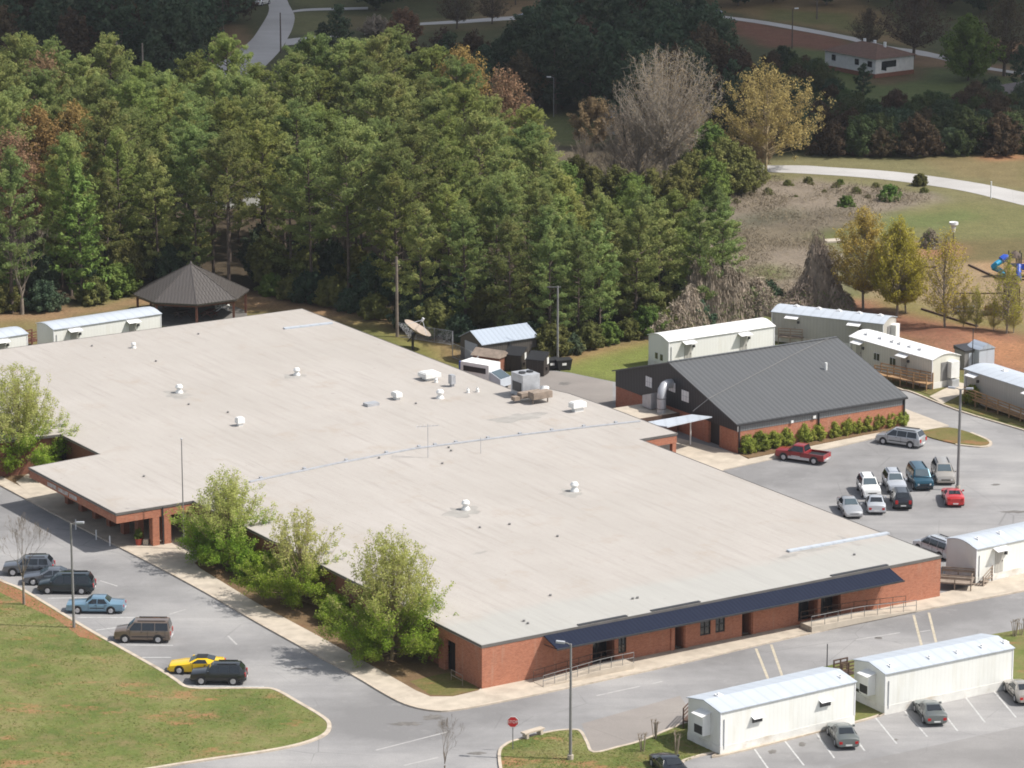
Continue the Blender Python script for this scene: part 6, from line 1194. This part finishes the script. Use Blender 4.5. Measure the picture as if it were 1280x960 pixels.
# --- the pine wood: each pine a tree of its own
PINES = [pine_proto(100 + k, 19, cb, Rm, mt, taper=tp) for k, (cb, Rm, mt, tp) in enumerate([(.40, 4.4, 'pine_needles', .55), (.46, 4.8, 'pine_needles', .5), (.36, 4.2, 'pine_needles', .65), (.5, 4.5, 'pine_needles', .5), (.38, 4.6, 'pine_needles_young', .55), (.42, 4.1, 'pine_needles', .6), (.34, 4.6, 'pine_needles_young', .6)])]
FRONT = [pine_proto(120 + k, 18, cb, 4.2, mt, 60, taper=.75) for k, (cb, mt) in enumerate([(.12, 'pine_needles'), (.20, 'pine_needles_young'), (.16, 'pine_needles')])]
LOWP = [pine_proto(140 + k, 14, .16, 3.5, 'pine_needles_young' if k % 2 else 'pine_needles', 44) for k in range(4)]
TALL = [(-70, 396), (60, 388), (110, 374), (180, 364), (330, 368), (400, 376), (492, 402), (562, 423), (640, 431), (690, 438), (690, 345), (640, 280), (570, 236), (490, 222), (330, 238), (200, 238), (110, 230), (-70, 222)]
tall = scatter(TALL, 5.1, 300, 3, taken); lb_t = 'tall pine in the dense green pine wood behind the school'
for x, y in tall:
    px, py = to_px(x, y)
    if any(abs(x - a) < 4.2 and -15 < y - b_ < 2 for a, b_ in clear): continue
    if 250 < px < 540 and 262 < py < 350 and rg.random() < .5: continue
    s = (1.05 if px < 560 else 1.05 - .22 * (px - 560) / 130) * rg.uniform(.76, 1.1)
    edge_d = py - np.interp(px, [-70, 60, 110, 180, 330, 400, 492, 562, 640, 690], [396, 388, 374, 364, 368, 376, 402, 423, 431, 438])
    fr = edge_d > -18 and rg.random() < (.25 if 250 < px < 520 else .8) or edge_d > -45 and rg.random() < (.1 if 250 < px < 520 else .6)
    plant_thing(rg.choice(FRONT if fr else PINES), x, y, s * (.95 if fr else 1), rg.uniform(0, 6.28), 'pine_tree', lb_t, 'tree', 'pines of the tall wood')
low = scatter([(690, 440), (800, 419), (870, 406), (905, 385), (898, 368), (850, 372), (760, 372), (690, 345)], 4.3, 60, 5)
for x, y in low:
    px, py = to_px(x, y); plant_thing(rg.choice(LOWP), x, y, rg.uniform(.86, 1.06) * (1.05 if px < 800 else .98), rg.uniform(0, 6.28), 'pine_tree', 'shorter bushy pine in the lower block right of the tall wood', 'tree', 'pines of the lower block')
print('pines', len(tall), len(low))
CED = pine_proto(171, 16, .06, 3.6, 'bright_leaf', 60, 6, 14, .30, taper=1.0)
at_px(CED, 103, 379, 1.05, 1, 'cedar_tree', 'bright green conical tree reaching to the ground left of the pavilion', 'tree'); at_px(CED, 1e-3 + 10, 384, .55, 2, 'cedar_tree', 'small dark green bush-like conifer at the left edge of the wood', 'tree')
BARE = broad_proto(41, 11, 8, [], 'twig_grey', 5, 6, (.1, .8), 0, trunk=1.6, child=(2, 3), thin=.9)
at_px(BARE, 28, 393, 1.0, 0, 'bare_tree', 'leafless grey tree before the pines at the left edge', 'tree')
DOME = lambda t: math.sqrt(max(0, 1 - t * t)) * (.75 + .25 * min(1, t * 4))
BUSH = [egg_proto(51 + k, 3.0, 4.4, [mt], DOME, 60, 'bark', .06, .08, leafn=12, ls=.2, rad=.34, r0=.05) for k, mt in enumerate(['bright_leaf', 'olive_leaf', 'dark_needles'])]
edge = [(115, 381), (140, 372), (6, 391), (55, 390), (150, 369), (340, 371), (365, 376), (388, 380), (415, 384), (440, 391), (468, 400), (515, 413), (545, 421), (575, 428), (640, 436), (665, 441), (690, 447), (712, 444), (735, 437), (760, 431), (785, 426), (810, 422), (835, 417), (870, 412), (890, 404), (915, 396), (940, 392), (960, 388)]
UND = [egg_proto(57 + k, 5.5, 4.6, [mt], EGG, 70, 'bark', .08, .1, leafn=12, ls=.22, rad=.45, lump=.3) for k, mt in enumerate(['dark_needles', 'olive_leaf'])]
for x, y in scatter([(-60, 384), (60, 378), (180, 356), (330, 360), (400, 366), (492, 394), (640, 424), (760, 416), (870, 402), (860, 380), (690, 400), (560, 385), (400, 335), (200, 330), (-60, 350)], 4.2, 75, 17):
    if 250 < to_px(x, y)[0] < 520 and rg.random() < .6: continue
    plant_thing(rg.choice(UND), x, y, rg.uniform(.6, 1.2), rg.uniform(0, 6), 'understorey_tree', 'small dark tree growing under the pines near the edge of the wood', 'tree', 'small trees under the pines')
for i, (px, py) in enumerate(edge): at_px(BUSH[0 if i in (1, 4, 5, 19, 21, 25, 26) else 1 + i % 2], px, py - 2, rg.uniform(.7, 1.25), rg.uniform(0, 6), 'bush', 'low bush along the front edge of the pine wood', 'bush', 'bushes at the edge of the wood')
# --- the spring trees beside the school: green skirts, pale yellow crowns with twigs showing
PEAR = lambda t: (min(1, (t + .16) / .32) ** .5) * max(0, 1 - (max(0, t - .22) / .80) ** 2.0) ** .62
def keep_spring(t, g): return 1.0 if t < .45 else .9 if t < .6 else .75
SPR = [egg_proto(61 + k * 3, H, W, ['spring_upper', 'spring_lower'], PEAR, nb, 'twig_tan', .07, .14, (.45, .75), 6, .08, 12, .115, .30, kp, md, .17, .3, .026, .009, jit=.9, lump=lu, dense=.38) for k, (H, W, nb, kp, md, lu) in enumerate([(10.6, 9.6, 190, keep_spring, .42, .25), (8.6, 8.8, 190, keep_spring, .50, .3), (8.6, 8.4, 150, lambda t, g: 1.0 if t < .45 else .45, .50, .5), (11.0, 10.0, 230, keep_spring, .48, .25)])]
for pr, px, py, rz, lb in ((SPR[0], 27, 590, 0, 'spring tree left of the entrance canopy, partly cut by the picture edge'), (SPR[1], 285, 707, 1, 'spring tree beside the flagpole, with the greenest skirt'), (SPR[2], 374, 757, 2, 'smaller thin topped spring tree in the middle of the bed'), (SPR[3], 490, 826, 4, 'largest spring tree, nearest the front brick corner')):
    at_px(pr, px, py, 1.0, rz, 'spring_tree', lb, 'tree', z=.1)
b = egg_proto(71, 2.2, 3.4, ['spring_lower'], DOME, 60, 'bark', .05, .08, leafn=12, ls=.13, rad=.28, r0=.04)
for px, py, s, lb in ((332, 727, 1.15, 'round green bush between two spring trees by the wall'), (418, 778, 1.0, 'green bush under the eave between the middle and largest spring tree'), (62, 602, .8, 'dark green bush under the left end of the entrance canopy'), (310, 722, .9, 'low green bush at the foot of the spring tree by the flagpole')): at_px(b, px, py, s, px, 'bush', lb, 'bush', z=.1)
# --- clipped shrubs along the hall, bush by the ramp, plant in the pot
HG = [egg_proto(81 + k, 1.5, 1.75, ['hedge_leaf'], DOME, 50, 'bark', .05, .08, leafn=10, ls=.09, rad=.17, r0=.03, inner=.1, lump=.1) for k in range(3)]
for px, py in ((934, 567), (950, 563.5), (966, 560.5), (982, 557.5), (1004, 553.5), (1021, 550.5), (1040, 547), (1055, 544), (1069, 541.5), (1081, 539.5), (1095, 537), (1110, 534.5), (1125, 532)): at_px(HG[int(px) % 3], px, py, rg.uniform(1.08, 1.28), px, 'clipped_shrub', 'round clipped shrub in the row along the hall brick wall', 'shrub', 'shrubs along the hall', z=.1)
at_px(HG[0], 1216, 505, 1.35, 0, 'bush', 'round green bush before the tan ramp of the grey trailer', 'bush')
o = bpy.data.objects.new('foliage', egg_proto(85, 1.0, .85, ['bright_leaf'], DOME, 20, 'bark', .05, .08, leafn=8, ls=.08, rad=.12, r0=.02)[1]); C.objects.link(o); o.parent = POT; o.location = (0, 0, .55)
# --- bare and budding trees
SM = broad_proto(91, 8.4, 5.2, [], 'twig_grey', 5, 5, (.1, .55), 0, trunk=2.6, r0=.11, up=.4, thin=.75)
at_px(SM, 30, 757, 1.0, 0, 'bare_tree', 'slim leafless tree on the clay verge before the parked cars', 'tree'); at_px(SM, 556, 978, .62, 2, 'bare_tree', 'leafless treetop poking up at the bottom picture edge', 'tree')
def stub_shrub(px, py, h, lb, seed):
    g = np.random.default_rng(seed); segs = []
    for k in range(6): a = g.uniform(0, 6.28); q = np.array([.12 * math.cos(a), .12 * math.sin(a), 0]); e = np.array([.3 * math.cos(a), .3 * math.sin(a), h * g.uniform(.6, .9)]); segs += [(q, e, .035, .03)]; segs += [(e, e + np.array([*g.normal(size=2) * .12, .25]), .015, .008) for _ in range(7)]
    v, f = tubes(segs, 5); me = mesh_of('stems', v, f, M['twig_pale']); t = thing('pruned_shrub', lb, 'shrub', (*G(px, py), .1)); o = bpy.data.objects.new('stems', me); C.objects.link(o); o.parent = t
for i, (px, py, h, lb) in enumerate([(803, 941, 1.5, 'pruned leafless shrub left on the island grass'), (819, 925, 1.6, 'pruned leafless shrub nearest the asphalt patch'), (845, 944, 1.9, 'pruned leafless shrub nearest the white trailer end'), (1268, 797, 1.5, 'pruned shrub behind the right end of the right front trailer'), (1276, 795, 1.5, 'pruned shrub on the grass at the right picture edge')]): stub_shrub(px, py, h, lb, i)
BIG = egg_proto(95, 20.5, 15, ['tan_leaf'], lambda t: (.45 + .55 * min(1, t / .6)) * max(0, 1 - (max(0, t - .55) / .46) ** 2.4) ** .6, 230, 'twig_silver', .26, .30, (.5, .8), 17, .062, 2, .11, .3, lambda t, g: .6 if t > .8 else .25, r0=.42, inner=.3, br=.05, tw=.02, lump=.12, leader=.62, tup=.12)
at_px(BIG, 832, 241, 1.0, 1, 'bare_tree', 'huge pale leafless tree fanning high above the brush', 'tree')
BR2 = egg_proto(96, 13, 12, ['tan_leaf'], DOME, 110, 'twig_grey', .12, .14, (.4, .7), 7, .10, 1, .12, .3, lambda t, g: .4, r0=.22, br=.045, tw=.022, lump=.25)
at_px(BR2, 797, 243, 1.0, 0, 'bare_tree', 'spreading leafless tree left of the huge pale one', 'tree'); at_px(BR2, 783, 222, .9, 2, 'bare_tree', 'smaller grey leafless tree behind the spreading one', 'tree')
AUT = [egg_proto(97, 14.5, 15, ['gold_leaf'], lambda t: math.sqrt(max(0, 1 - (abs(t - .42) / .6) ** 2.4)), 100, 'twig_tan', .30, .2, leafn=10, ls=.20, rad=.5, lump=.5, r0=.25, keep=lambda t, g: .85), egg_proto(98, 8, 8.5, ['tan_leaf'], DOME, 60, 'twig_tan', .15, .15, leafn=9, ls=.22, rad=.45)]
at_px(AUT[0], 957, 216, 1.02, 0, 'golden_tree', 'large golden leaved tree by the curving road end', 'tree'); at_px(AUT[1], 742, 186, .95, 0, 'budding_tree', 'orange budding tree beside the small whitish barn', 'tree'); at_px(AUT[1], 858, 200, 1.0, 2, 'budding_tree', 'orange budding tree behind the huge pale leafless tree', 'tree'); at_px(AUT[1], 940, 210, .8, 1, 'budding_tree', 'dull orange low tree under the golden tree', 'tree')
GRN = [egg_proto(101 + k, 9, 8.5, [mt], EGG, 90, 'bark', .1, .12, leafn=12, ls=.26, rad=.5, lump=.35) for k, mt in enumerate(['olive_leaf', 'bright_leaf'])]
for i, (px, py, s, k) in enumerate([(884, 232, .95, 1), (905, 248, .9, 0), (930, 246, .75, 0), (868, 252, .75, 0), (850, 262, .7, 0), (888, 258, .72, 1), (815, 262, .6, 0), (770, 262, .65, 0), (740, 258, .6, 0), (705, 262, .7, 1), (720, 240, .55, 0), (690, 275, .6, 0), (790, 268, .6, 1)]): at_px(GRN[k], px, py, s, i, 'leafy_tree', 'bushy green tree in the thicket round the huge leafless tree', 'tree', 'green trees of the thicket')
for i, (px, py, s, lb) in enumerate([(660, 166, .45, 'pale twiggy bush at the left of the dark clearing'), (672, 205, .5, 'twiggy grey bush above the pine wood shoulder'), (730, 222, .5, 'grey twiggy bush below the dark clearing'), (768, 240, .6, 'twiggy bush left of the spreading leafless tree')]): at_px(BR2, px, py, s, i, 'bare_bush', lb, 'bush')
COL = [egg_proto(111, 11.4, 8.0, ['amber_leaf'], EGG, 140, 'bark_pale', .2, .2, (.35, .6), 6, .085, 9, .14, .32, lambda t, g: .85, r0=.16, lump=.15), egg_proto(112, 10.8, 7.2, ['yellowgreen_leaf'], EGG, 140, 'bark_pale', .16, .16, (.35, .6), 6, .085, 9, .14, .32, lambda t, g: .9, r0=.16, lump=.15), egg_proto(113, 10.6, 6.4, ['yellowgreen_leaf'], EGG, 110, 'bark_pale', .16, .2, (.35, .6), 6, .085, 4, .13, .30, lambda t, g: .7, r0=.14, lump=.15)]
for pr, px, py, s, lb in ((COL[0], 1079, 387, 1.05, 'egg-shaped amber tree by the arched grey trailer'), (COL[1], 1121, 396, 1.06, 'egg-shaped yellow green tree right of the amber tree'), (COL[1], 1132, 391, .8, 'lower yellow green tree tucked behind its taller neighbour'), (COL[2], 1181, 411, 1.08, 'thin yellow tree alone above the clay bank'), (COL[2], 1258, 418, .85, 'sparse tree before the brown play structure'), (COL[2], 1204, 411, .42, 'little sapling just right of the thin yellow tree'), (COL[2], 1220, 413, .5, 'sapling before the swing beam'), (COL[2], 1242, 415, .38, 'smallest sapling left of the sparse tree'), (COL[2], 1267, 416, .45, 'sapling right of the sparse tree')): at_px(pr, px, py, s, px, 'young_tree', lb, 'tree')
# --- dry vines draped over dead trunks
def vines(px, py, spires, lb, seed, n=2600, ex=1.5):
    """a mound made as the upper hull of several sharp cones, covered by hanging strands"""
    g = np.random.default_rng(seed); o = np.array(G(px, py)); S = [(np.array(G(a, b_)) - o, h, r) for a, b_, h, r in spires]
    hz = lambda x, y: np.max([h * np.clip(1 - (np.hypot(x - c[0], y - c[1]) / r) ** ex, 0, 1) ** 1.15 for c, h, r in S], axis=0)
    x0, x1 = min(c[0] - r for c, h, r in S), max(c[0] + r for c, h, r in S); y0, y1 = min(c[1] - r for c, h, r in S), max(c[1] + r for c, h, r in S)
    X, Y = np.meshgrid(np.linspace(x0, x1, 46), np.linspace(y0, y1, 40)); Z = hz(X, Y); Z = Z * (.72 + .45 * vnoise(X * 1.1, Y * 1.1, seed)) - .15 + .5 * vnoise(X * .8, Y * .8, seed + 1) * (Z > .05)
    i = np.arange(46 * 40).reshape(40, 46); f = np.stack([i[:-1, :-1], i[:-1, 1:], i[1:, 1:], i[1:, :-1]], -1).reshape(-1, 4); keepf = (Z.ravel()[f].max(1) > 0.1); f = f[keepf]
    t = thing('vine_mound', lb, 'vines', (*o, 0)); np_obj('mound', np.stack([X, Y, Z], -1).reshape(-1, 3), f, M['vine_under'], parent=t, smooth=True)
    x = g.uniform(x0, x1, n * 4); y = g.uniform(y0, y1, n * 4); z = hz(x, y); k = z > .25; x, y, z = x[k][:n], y[k][:n], z[k][:n]; e = .15; gx = (hz(x + e, y) - hz(x - e, y)) / (2 * e); gy = (hz(x, y + e) - hz(x, y - e)) / (2 * e)
    d = np.stack([-gx, -gy, -(gx ** 2 + gy ** 2)], -1) + g.normal(size=(len(x), 3)) * 1.5; d /= np.linalg.norm(d, axis=1, keepdims=True); p = np.stack([x, y, z * (.85 + .3 * g.random(len(x))) + .1], -1) + g.normal(size=(len(x), 3)) * .2
    s = np.cross(d, g.normal(size=(len(x), 3))); s /= np.linalg.norm(s, axis=1, keepdims=True); l = g.uniform(.25, .8, (len(x), 1)); w = .04
    v = np.stack([p - d * l / 2 - s * w, p - d * l / 2 + s * w, p + d * l / 2 + s * w, p + d * l / 2 - s * w], 1).reshape(-1, 3); np_obj('strands', v, np.arange(len(v)).reshape(-1, 4), M['vine_brown'], parent=t)
    gr = p[(g.random(len(p)) < .30) & (z < 2.4)]
    if len(gr): lv, lf = leaves(gr, .3, .2, g); np_obj('green_leaves', lv, lf, M['bright_leaf'], parent=t)
simple('vine_under', (0.23, 0.185, 0.145), .95, .4, 2.0)
vines(1020, 386, [(1018, 386, 8.4, 1.2), (1022, 386, 8.0, 1.3), (1028, 387, 6.9, 1.4), (1014, 386, 6.3, 1.4), (1034, 387, 5.6, 1.4), (1010, 387, 4.2, 1.6), (1040, 388, 3.6, 1.6), (1004, 388, 3.0, 1.8), (998, 388, 2.0, 2.2), (988, 389, 1.3, 2.8), (1048, 389, 2.0, 2.0)], 'tall brown spire of dead vines left of the amber tree', 1, 9000, 2.4)
vg = random.Random(4); vines(905, 402, [(868 + 92 * k / 21 + vg.uniform(-3, 3), 405 - 13 * k / 21 + vg.uniform(-2.5, 2.5), (7.6 - 5.6 * abs(k - 4) / 17) * vg.uniform(.4, 1.05), vg.uniform(.9, 2.2)) for k in range(22)], 'high brown curtain of dead vines at the low pine block', 2, 15000, 1.9)
vines(948, 390, [(945, 390, 3.6, 2.6), (952, 389, 2.8, 2.4), (960, 389, 1.6, 3.0)], 'low brown hump of dead vines right of the vine curtain', 3, 6000)
vines(858, 412, [(862, 412, 4.6, 2.4), (848, 414, 3.2, 2.6), (825, 420, 2.2, 2.4)], 'brown vines hanging before the low pines behind the white trailer', 4, 7000)
vines(1162, 309, [(1162, 309, 1.9, 1.3), (1166, 310, 1.2, 1.2)], 'small dark brown stump wrapped in dry vines on the meadow', 5, 1200)
# --- brush field: dry stems nobody could count, and a few green bushes in it
def brush():
    g = np.random.default_rng(9); pl = GP([(882, 262), (930, 228), (1130, 244), (1180, 252), (1060, 283), (1000, 300), (1045, 318), (1030, 380), (940, 396), (905, 372)]); n = 19000; wx = [p[0] for p in pl]; wy = [p[1] for p in pl]
    x = g.uniform(min(wx), max(wx), n); y = g.uniform(min(wy), max(wy), n); dn = vnoise(x / 5, y / 6, 31); k = inpoly(x, y, pl) & (g.random(n) < (dn - .25) * 1.5); x, y = x[k], y[k]
    c = np.stack([x, y, g.uniform(.3, 1.1, len(x))], -1); v, f = leaves(np.repeat(c, 3, 0) + g.normal(size=(3 * len(c), 3)) * .3, .75, .07, g); o = np_obj('dry_brush', v, f, M['dry_brush_leaf']); tag(o, kind='stuff')
    c2 = c[g.random(len(c)) < .03]; 
brush()
for i, (px, py, s, m_) in enumerate([(1058, 262, .6, 0), (1112, 252, .75, 0), (1150, 232, .55, 1), (1070, 245, .4, 1), (1045, 238, .35, 1), (1010, 232, .4, 1), (985, 236, .4, 1), (1095, 238, .35, 1), (1155, 244, .35, 1), (1030, 244, .25, 1), (1120, 241, .3, 1), (1085, 250, .25, 1), (960, 246, .4, 1), (995, 250, .22, 1), (1050, 232, .3, 0), (920, 258, .35, 1)]): at_px(BUSH[m_], px, py, s, i, 'bush', 'scattered bush standing in the dry brush field', 'bush', 'bushes in the brush field')
# --- short uneven grass on the near lawns, nobody could count it
def tufts(name, polys, n, z, seed):
    g = np.random.default_rng(seed); V = []; 
    for pl, k in polys:
        wx = [p[0] for p in pl]; wy = [p[1] for p in pl]; x = g.uniform(min(wx), max(wx), k); y = g.uniform(min(wy), max(wy), k); m = inpoly(x, y, pl) & (g.random(k) < .25 + .9 * vnoise(x / 2.2, y / 2.2, seed)); V.append(np.stack([x[m], y[m], np.full(m.sum(), z + .025)], -1))
    c = np.concatenate(V); v, f = leaves(c, .26, .09, g, np.tile([0, -.25, 1.6], (len(c), 1)), .5); tag(np_obj(name, v, f, M['grass_blade']), kind='stuff')
leaf_mat('grass_blade', (0.13, 0.165, 0.045), (0.18, 0.20, 0.06), (0.26, 0.24, 0.10), 0.01, .3, .3, .25)
tufts('grass_tufts', [(offset(lk, -.5) + GP([(-30, 975), (-30, 700)]), 30000), (offset(ik, -.4) + GP([(880, 905), (890, 938), (846, 958), (640, 975)]), 8000)], 0, .12, 3)
# --- the dark wood beyond, in the cloud's shade
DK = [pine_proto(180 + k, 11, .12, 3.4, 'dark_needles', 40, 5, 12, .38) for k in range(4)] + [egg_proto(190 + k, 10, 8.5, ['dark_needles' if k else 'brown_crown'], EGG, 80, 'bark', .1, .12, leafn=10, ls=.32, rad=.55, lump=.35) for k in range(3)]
def wood(poly, dmin, n, seed, s0, s1, label, group, protos=DK, name='dark_tree'):
    g = random.Random(seed); r = scatter(poly, dmin, n, seed)
    for x, y in r: plant_thing(g.choice(protos), x, y, g.uniform(s0, s1) * (1 if s1 < 1.2 or s1 > 1.26 else float(np.interp(to_px(x, y)[0], [870, 1030], [1, .55]))), g.uniform(0, 6.28), name, label, 'tree', group)
    print(name, len(r))
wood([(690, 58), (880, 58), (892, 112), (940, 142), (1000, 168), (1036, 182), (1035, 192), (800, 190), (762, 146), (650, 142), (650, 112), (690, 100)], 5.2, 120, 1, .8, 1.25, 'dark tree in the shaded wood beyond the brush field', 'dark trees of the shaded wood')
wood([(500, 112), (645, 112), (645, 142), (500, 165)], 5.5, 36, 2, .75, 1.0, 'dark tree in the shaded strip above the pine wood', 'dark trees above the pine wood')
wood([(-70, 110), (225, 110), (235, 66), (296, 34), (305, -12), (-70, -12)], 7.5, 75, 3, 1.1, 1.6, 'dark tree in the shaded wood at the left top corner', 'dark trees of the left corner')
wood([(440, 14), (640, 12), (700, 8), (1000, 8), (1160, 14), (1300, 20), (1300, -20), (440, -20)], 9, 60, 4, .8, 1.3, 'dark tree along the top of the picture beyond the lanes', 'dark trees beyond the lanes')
SCRUB = [egg_proto(210 + k, 8, 9.5, [mt], DOME, 80, 'bark', .05, .08, leafn=10, ls=.30, rad=.6, lump=.5) for k, mt in enumerate(['dark_needles', 'scrub_green', 'brown_crown', 'scrub_green'])]
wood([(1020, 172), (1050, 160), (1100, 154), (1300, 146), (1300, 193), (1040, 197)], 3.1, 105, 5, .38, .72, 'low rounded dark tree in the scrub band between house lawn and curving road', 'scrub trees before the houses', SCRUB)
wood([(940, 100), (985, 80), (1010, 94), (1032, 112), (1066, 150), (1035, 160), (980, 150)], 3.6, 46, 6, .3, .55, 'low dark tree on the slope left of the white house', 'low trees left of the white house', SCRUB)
BRN = egg_proto(201, 13, 12, ['brown_crown'], EGG, 110, 'bark', .2, .2, leafn=4, ls=.22, rad=.5, r0=.3, br=.04, tw=.03)
for px, py, pr, s, lb, nm in ((425, 84, DK[1], .95, 'big dark conifer beside the winding road junction', 'dark_tree'), (402, 86, DK[3], .7, 'shorter dark conifer left of the big one by the road', 'dark_tree'), (378, 90, DK[5], .5, 'low dark tree right below the winding road', 'dark_tree'), (505, 56, egg_proto(202, 6, 7, ['rust_leaf'], DOME, 70, 'bark', .1, .1, leafn=10, ls=.25, rad=.45), 1.0, 'round rusty brown tree under the field lane', 'rust_tree'), (470, 44, egg_proto(203, 3.4, 5.5, ['vine_brown'], DOME, 50, 'bark', .1, .1, leafn=8, ls=.22, rad=.4), 1.0, 'pale blossoming bush left of the round rusty tree', 'blossom_bush'),
        (571, 36, BRN, .62, 'dark spreading tree in front of the field lane', 'dark_tree'), (615, 30, BRN, .5, 'dark twiggy tree behind the field lane', 'dark_tree'), (1142, 74, BRN, 1.0, 'big brown budding tree behind the white house', 'brown_tree'), (1255, 95, BRN, 1.05, 'big brown tree at the right by the tan house', 'brown_tree'), (1210, 101, GRN[1], 1.15, 'leafy green tree between the two houses', 'leafy_tree'), (1276, 118, DK[2], .7, 'dark conifer hiding the tan house corner', 'dark_tree'), (1085, 62, BRN, .55, 'dark twiggy tree on the country road bank', 'brown_tree'), (1240, 128, BUSH[2], 1.2, 'dark bush at the corner of the tan house', 'bush'), (1078, 128, DK[2], .55, 'dark small conifer on the white house lawn', 'dark_tree')): at_px(pr, px, py, s, px, nm, lb, 'tree' if 'bush' not in nm else 'bush')
# ------------------------------------------------------------------ cloud that shades the far side, world, sun, camera
def cloud():
    g = random.Random(5); sv = Vector((math.cos(SUN_EL) * math.cos(SUN_AZ), math.cos(SUN_EL) * math.sin(SUN_AZ), math.sin(SUN_EL))); H = 420.0; sh = sv * (H / sv.z)
    V = []; Fc = []; o = 0
    bm = __import__('bmesh').new(); __import__('bmesh').ops.create_icosphere(bm, subdivisions=3, radius=1); bv = np.array([v.co[:] for v in bm.verts]); bf = np.array([[v.index for v in f.verts] for f in bm.faces]); bm.free()
    lobes = []
    for X in range(-190, 250, 62):
        for row in range(4):
            y0 = CLOUD_EDGE + 34 + row * 62 + g.uniform(-10, 10); r = g.uniform(44, 66) if row else g.uniform(34, 46); lobes.append((X + g.uniform(-18, 18) + sh.x, y0 + sh.y + .06 * (X - 50) * CLOUD_TILT, H + g.uniform(-8, 10) + row * 3, r, r * g.uniform(.45, .7)))
    for x, y, z, r, rz in lobes:
        d = bv / np.linalg.norm(bv, axis=1, keepdims=True); k = 1 + 0.22 * (vnoise(d[:, 0] * 3 + x, d[:, 1] * 3 + d[:, 2] * 4 + y, 3) - .5)
        V.append(np.stack([x + d[:, 0] * r * k, y + d[:, 1] * r * k, z + d[:, 2] * rz * k], -1)); Fc.append(bf + o); o += len(bv)
    m, nt, b = new_mat('cloud_white'); b.inputs['Base Color'].default_value = (.85, .86, .88, 1); b.inputs['Roughness'].default_value = 1
    tr = nt.nodes.new('ShaderNodeBsdfTranslucent'); tr.inputs[0].default_value = (.85, .87, .9, 1); mx = nt.nodes.new('ShaderNodeMixShader'); mx.inputs[0].default_value = .5
    L(nt, b.outputs[0], mx.inputs[1]); L(nt, tr.outputs[0], mx.inputs[2]); L(nt, mx.outputs[0], nt.nodes['Material Output'].inputs[0])
    tag(np_obj('cloud', np.concatenate(V), np.concatenate(Fc), m, smooth=True), kind='structure')
CLOUD_EDGE, CLOUD_TILT = 530, 0
cloud()
sc = bpy.context.scene
w = bpy.data.worlds.new('World'); sc.world = w; w.use_nodes = True; nt = w.node_tree
sky = nt.nodes.new('ShaderNodeTexSky'); sky.sky_type = 'NISHITA'; sky.sun_disc = False; sky.sun_elevation = SUN_EL; sky.sun_rotation = R(90) - SUN_AZ
sky.air_density = 1.0; sky.dust_density = 2.0; sky.ozone_density = 1.0
hs = nt.nodes.new('ShaderNodeHueSaturation'); hs.inputs['Saturation'].default_value = 0.5; L(nt, sky.outputs[0], hs.inputs['Color']); L(nt, hs.outputs[0], nt.nodes['Background'].inputs[0]); nt.nodes['Background'].inputs[1].default_value = 0.125
ld = bpy.data.lights.new('sun', 'SUN'); ld.energy = 4.1; ld.angle = R(0.6); ld.color = (1.0, 0.955, 0.89)
sun = bpy.data.objects.new('sun', ld); C.objects.link(sun); sv = Vector((math.cos(SUN_EL) * math.cos(SUN_AZ), math.cos(SUN_EL) * math.sin(SUN_AZ), math.sin(SUN_EL))); sun.rotation_euler = sv.to_track_quat('Z', 'Y').to_euler(); sun.location = (200, 200, 300)
cd = bpy.data.cameras.new('camera'); cam = bpy.data.objects.new('camera', cd); C.objects.link(cam); cam.location = (0, 0, CH); cam.rotation_euler = (R(90) - PT, 0, 0)
cd.sensor_fit = 'HORIZONTAL'; cd.sensor_width = 36; cd.lens = 36 * FPX / 1280; cd.clip_start = 1; cd.clip_end = 8000; sc.camera = cam
sc.view_settings.view_transform = 'Standard'; sc.view_settings.look = 'None'; sc.view_settings.exposure = 0.52; sc.view_settings.gamma = 1; sc.view_settings.use_curve_mapping = False
sc.render.engine = 'CYCLES'; sc.cycles.max_bounces = 6; sc.cycles.transparent_max_bounces = 8; sc.cycles.use_denoising = True; sc.cycles.filter_width = 1.8
# the air: a thin even haze over the whole place
hz = MB().box(-2700, 2700, -900, 5000, -1.0, 112.0).build('haze', bpy.data.materials.new('haze_air')); tag(hz, kind='stuff')
hm = hz.data.materials[0]; hm.use_nodes = True; hn = hm.node_tree; hn.nodes.remove(hn.nodes['Principled BSDF']); pv = hn.nodes.new('ShaderNodeVolumePrincipled')
pv.inputs['Color'].default_value = (.86, .91, 1.0, 1); pv.inputs['Density'].default_value = 0.00005; pv.inputs['Anisotropy'].default_value = 0.2; hn.links.new(pv.outputs[0], hn.nodes['Material Output'].inputs['Volume'])

sc.cycles.volume_bounces = 0
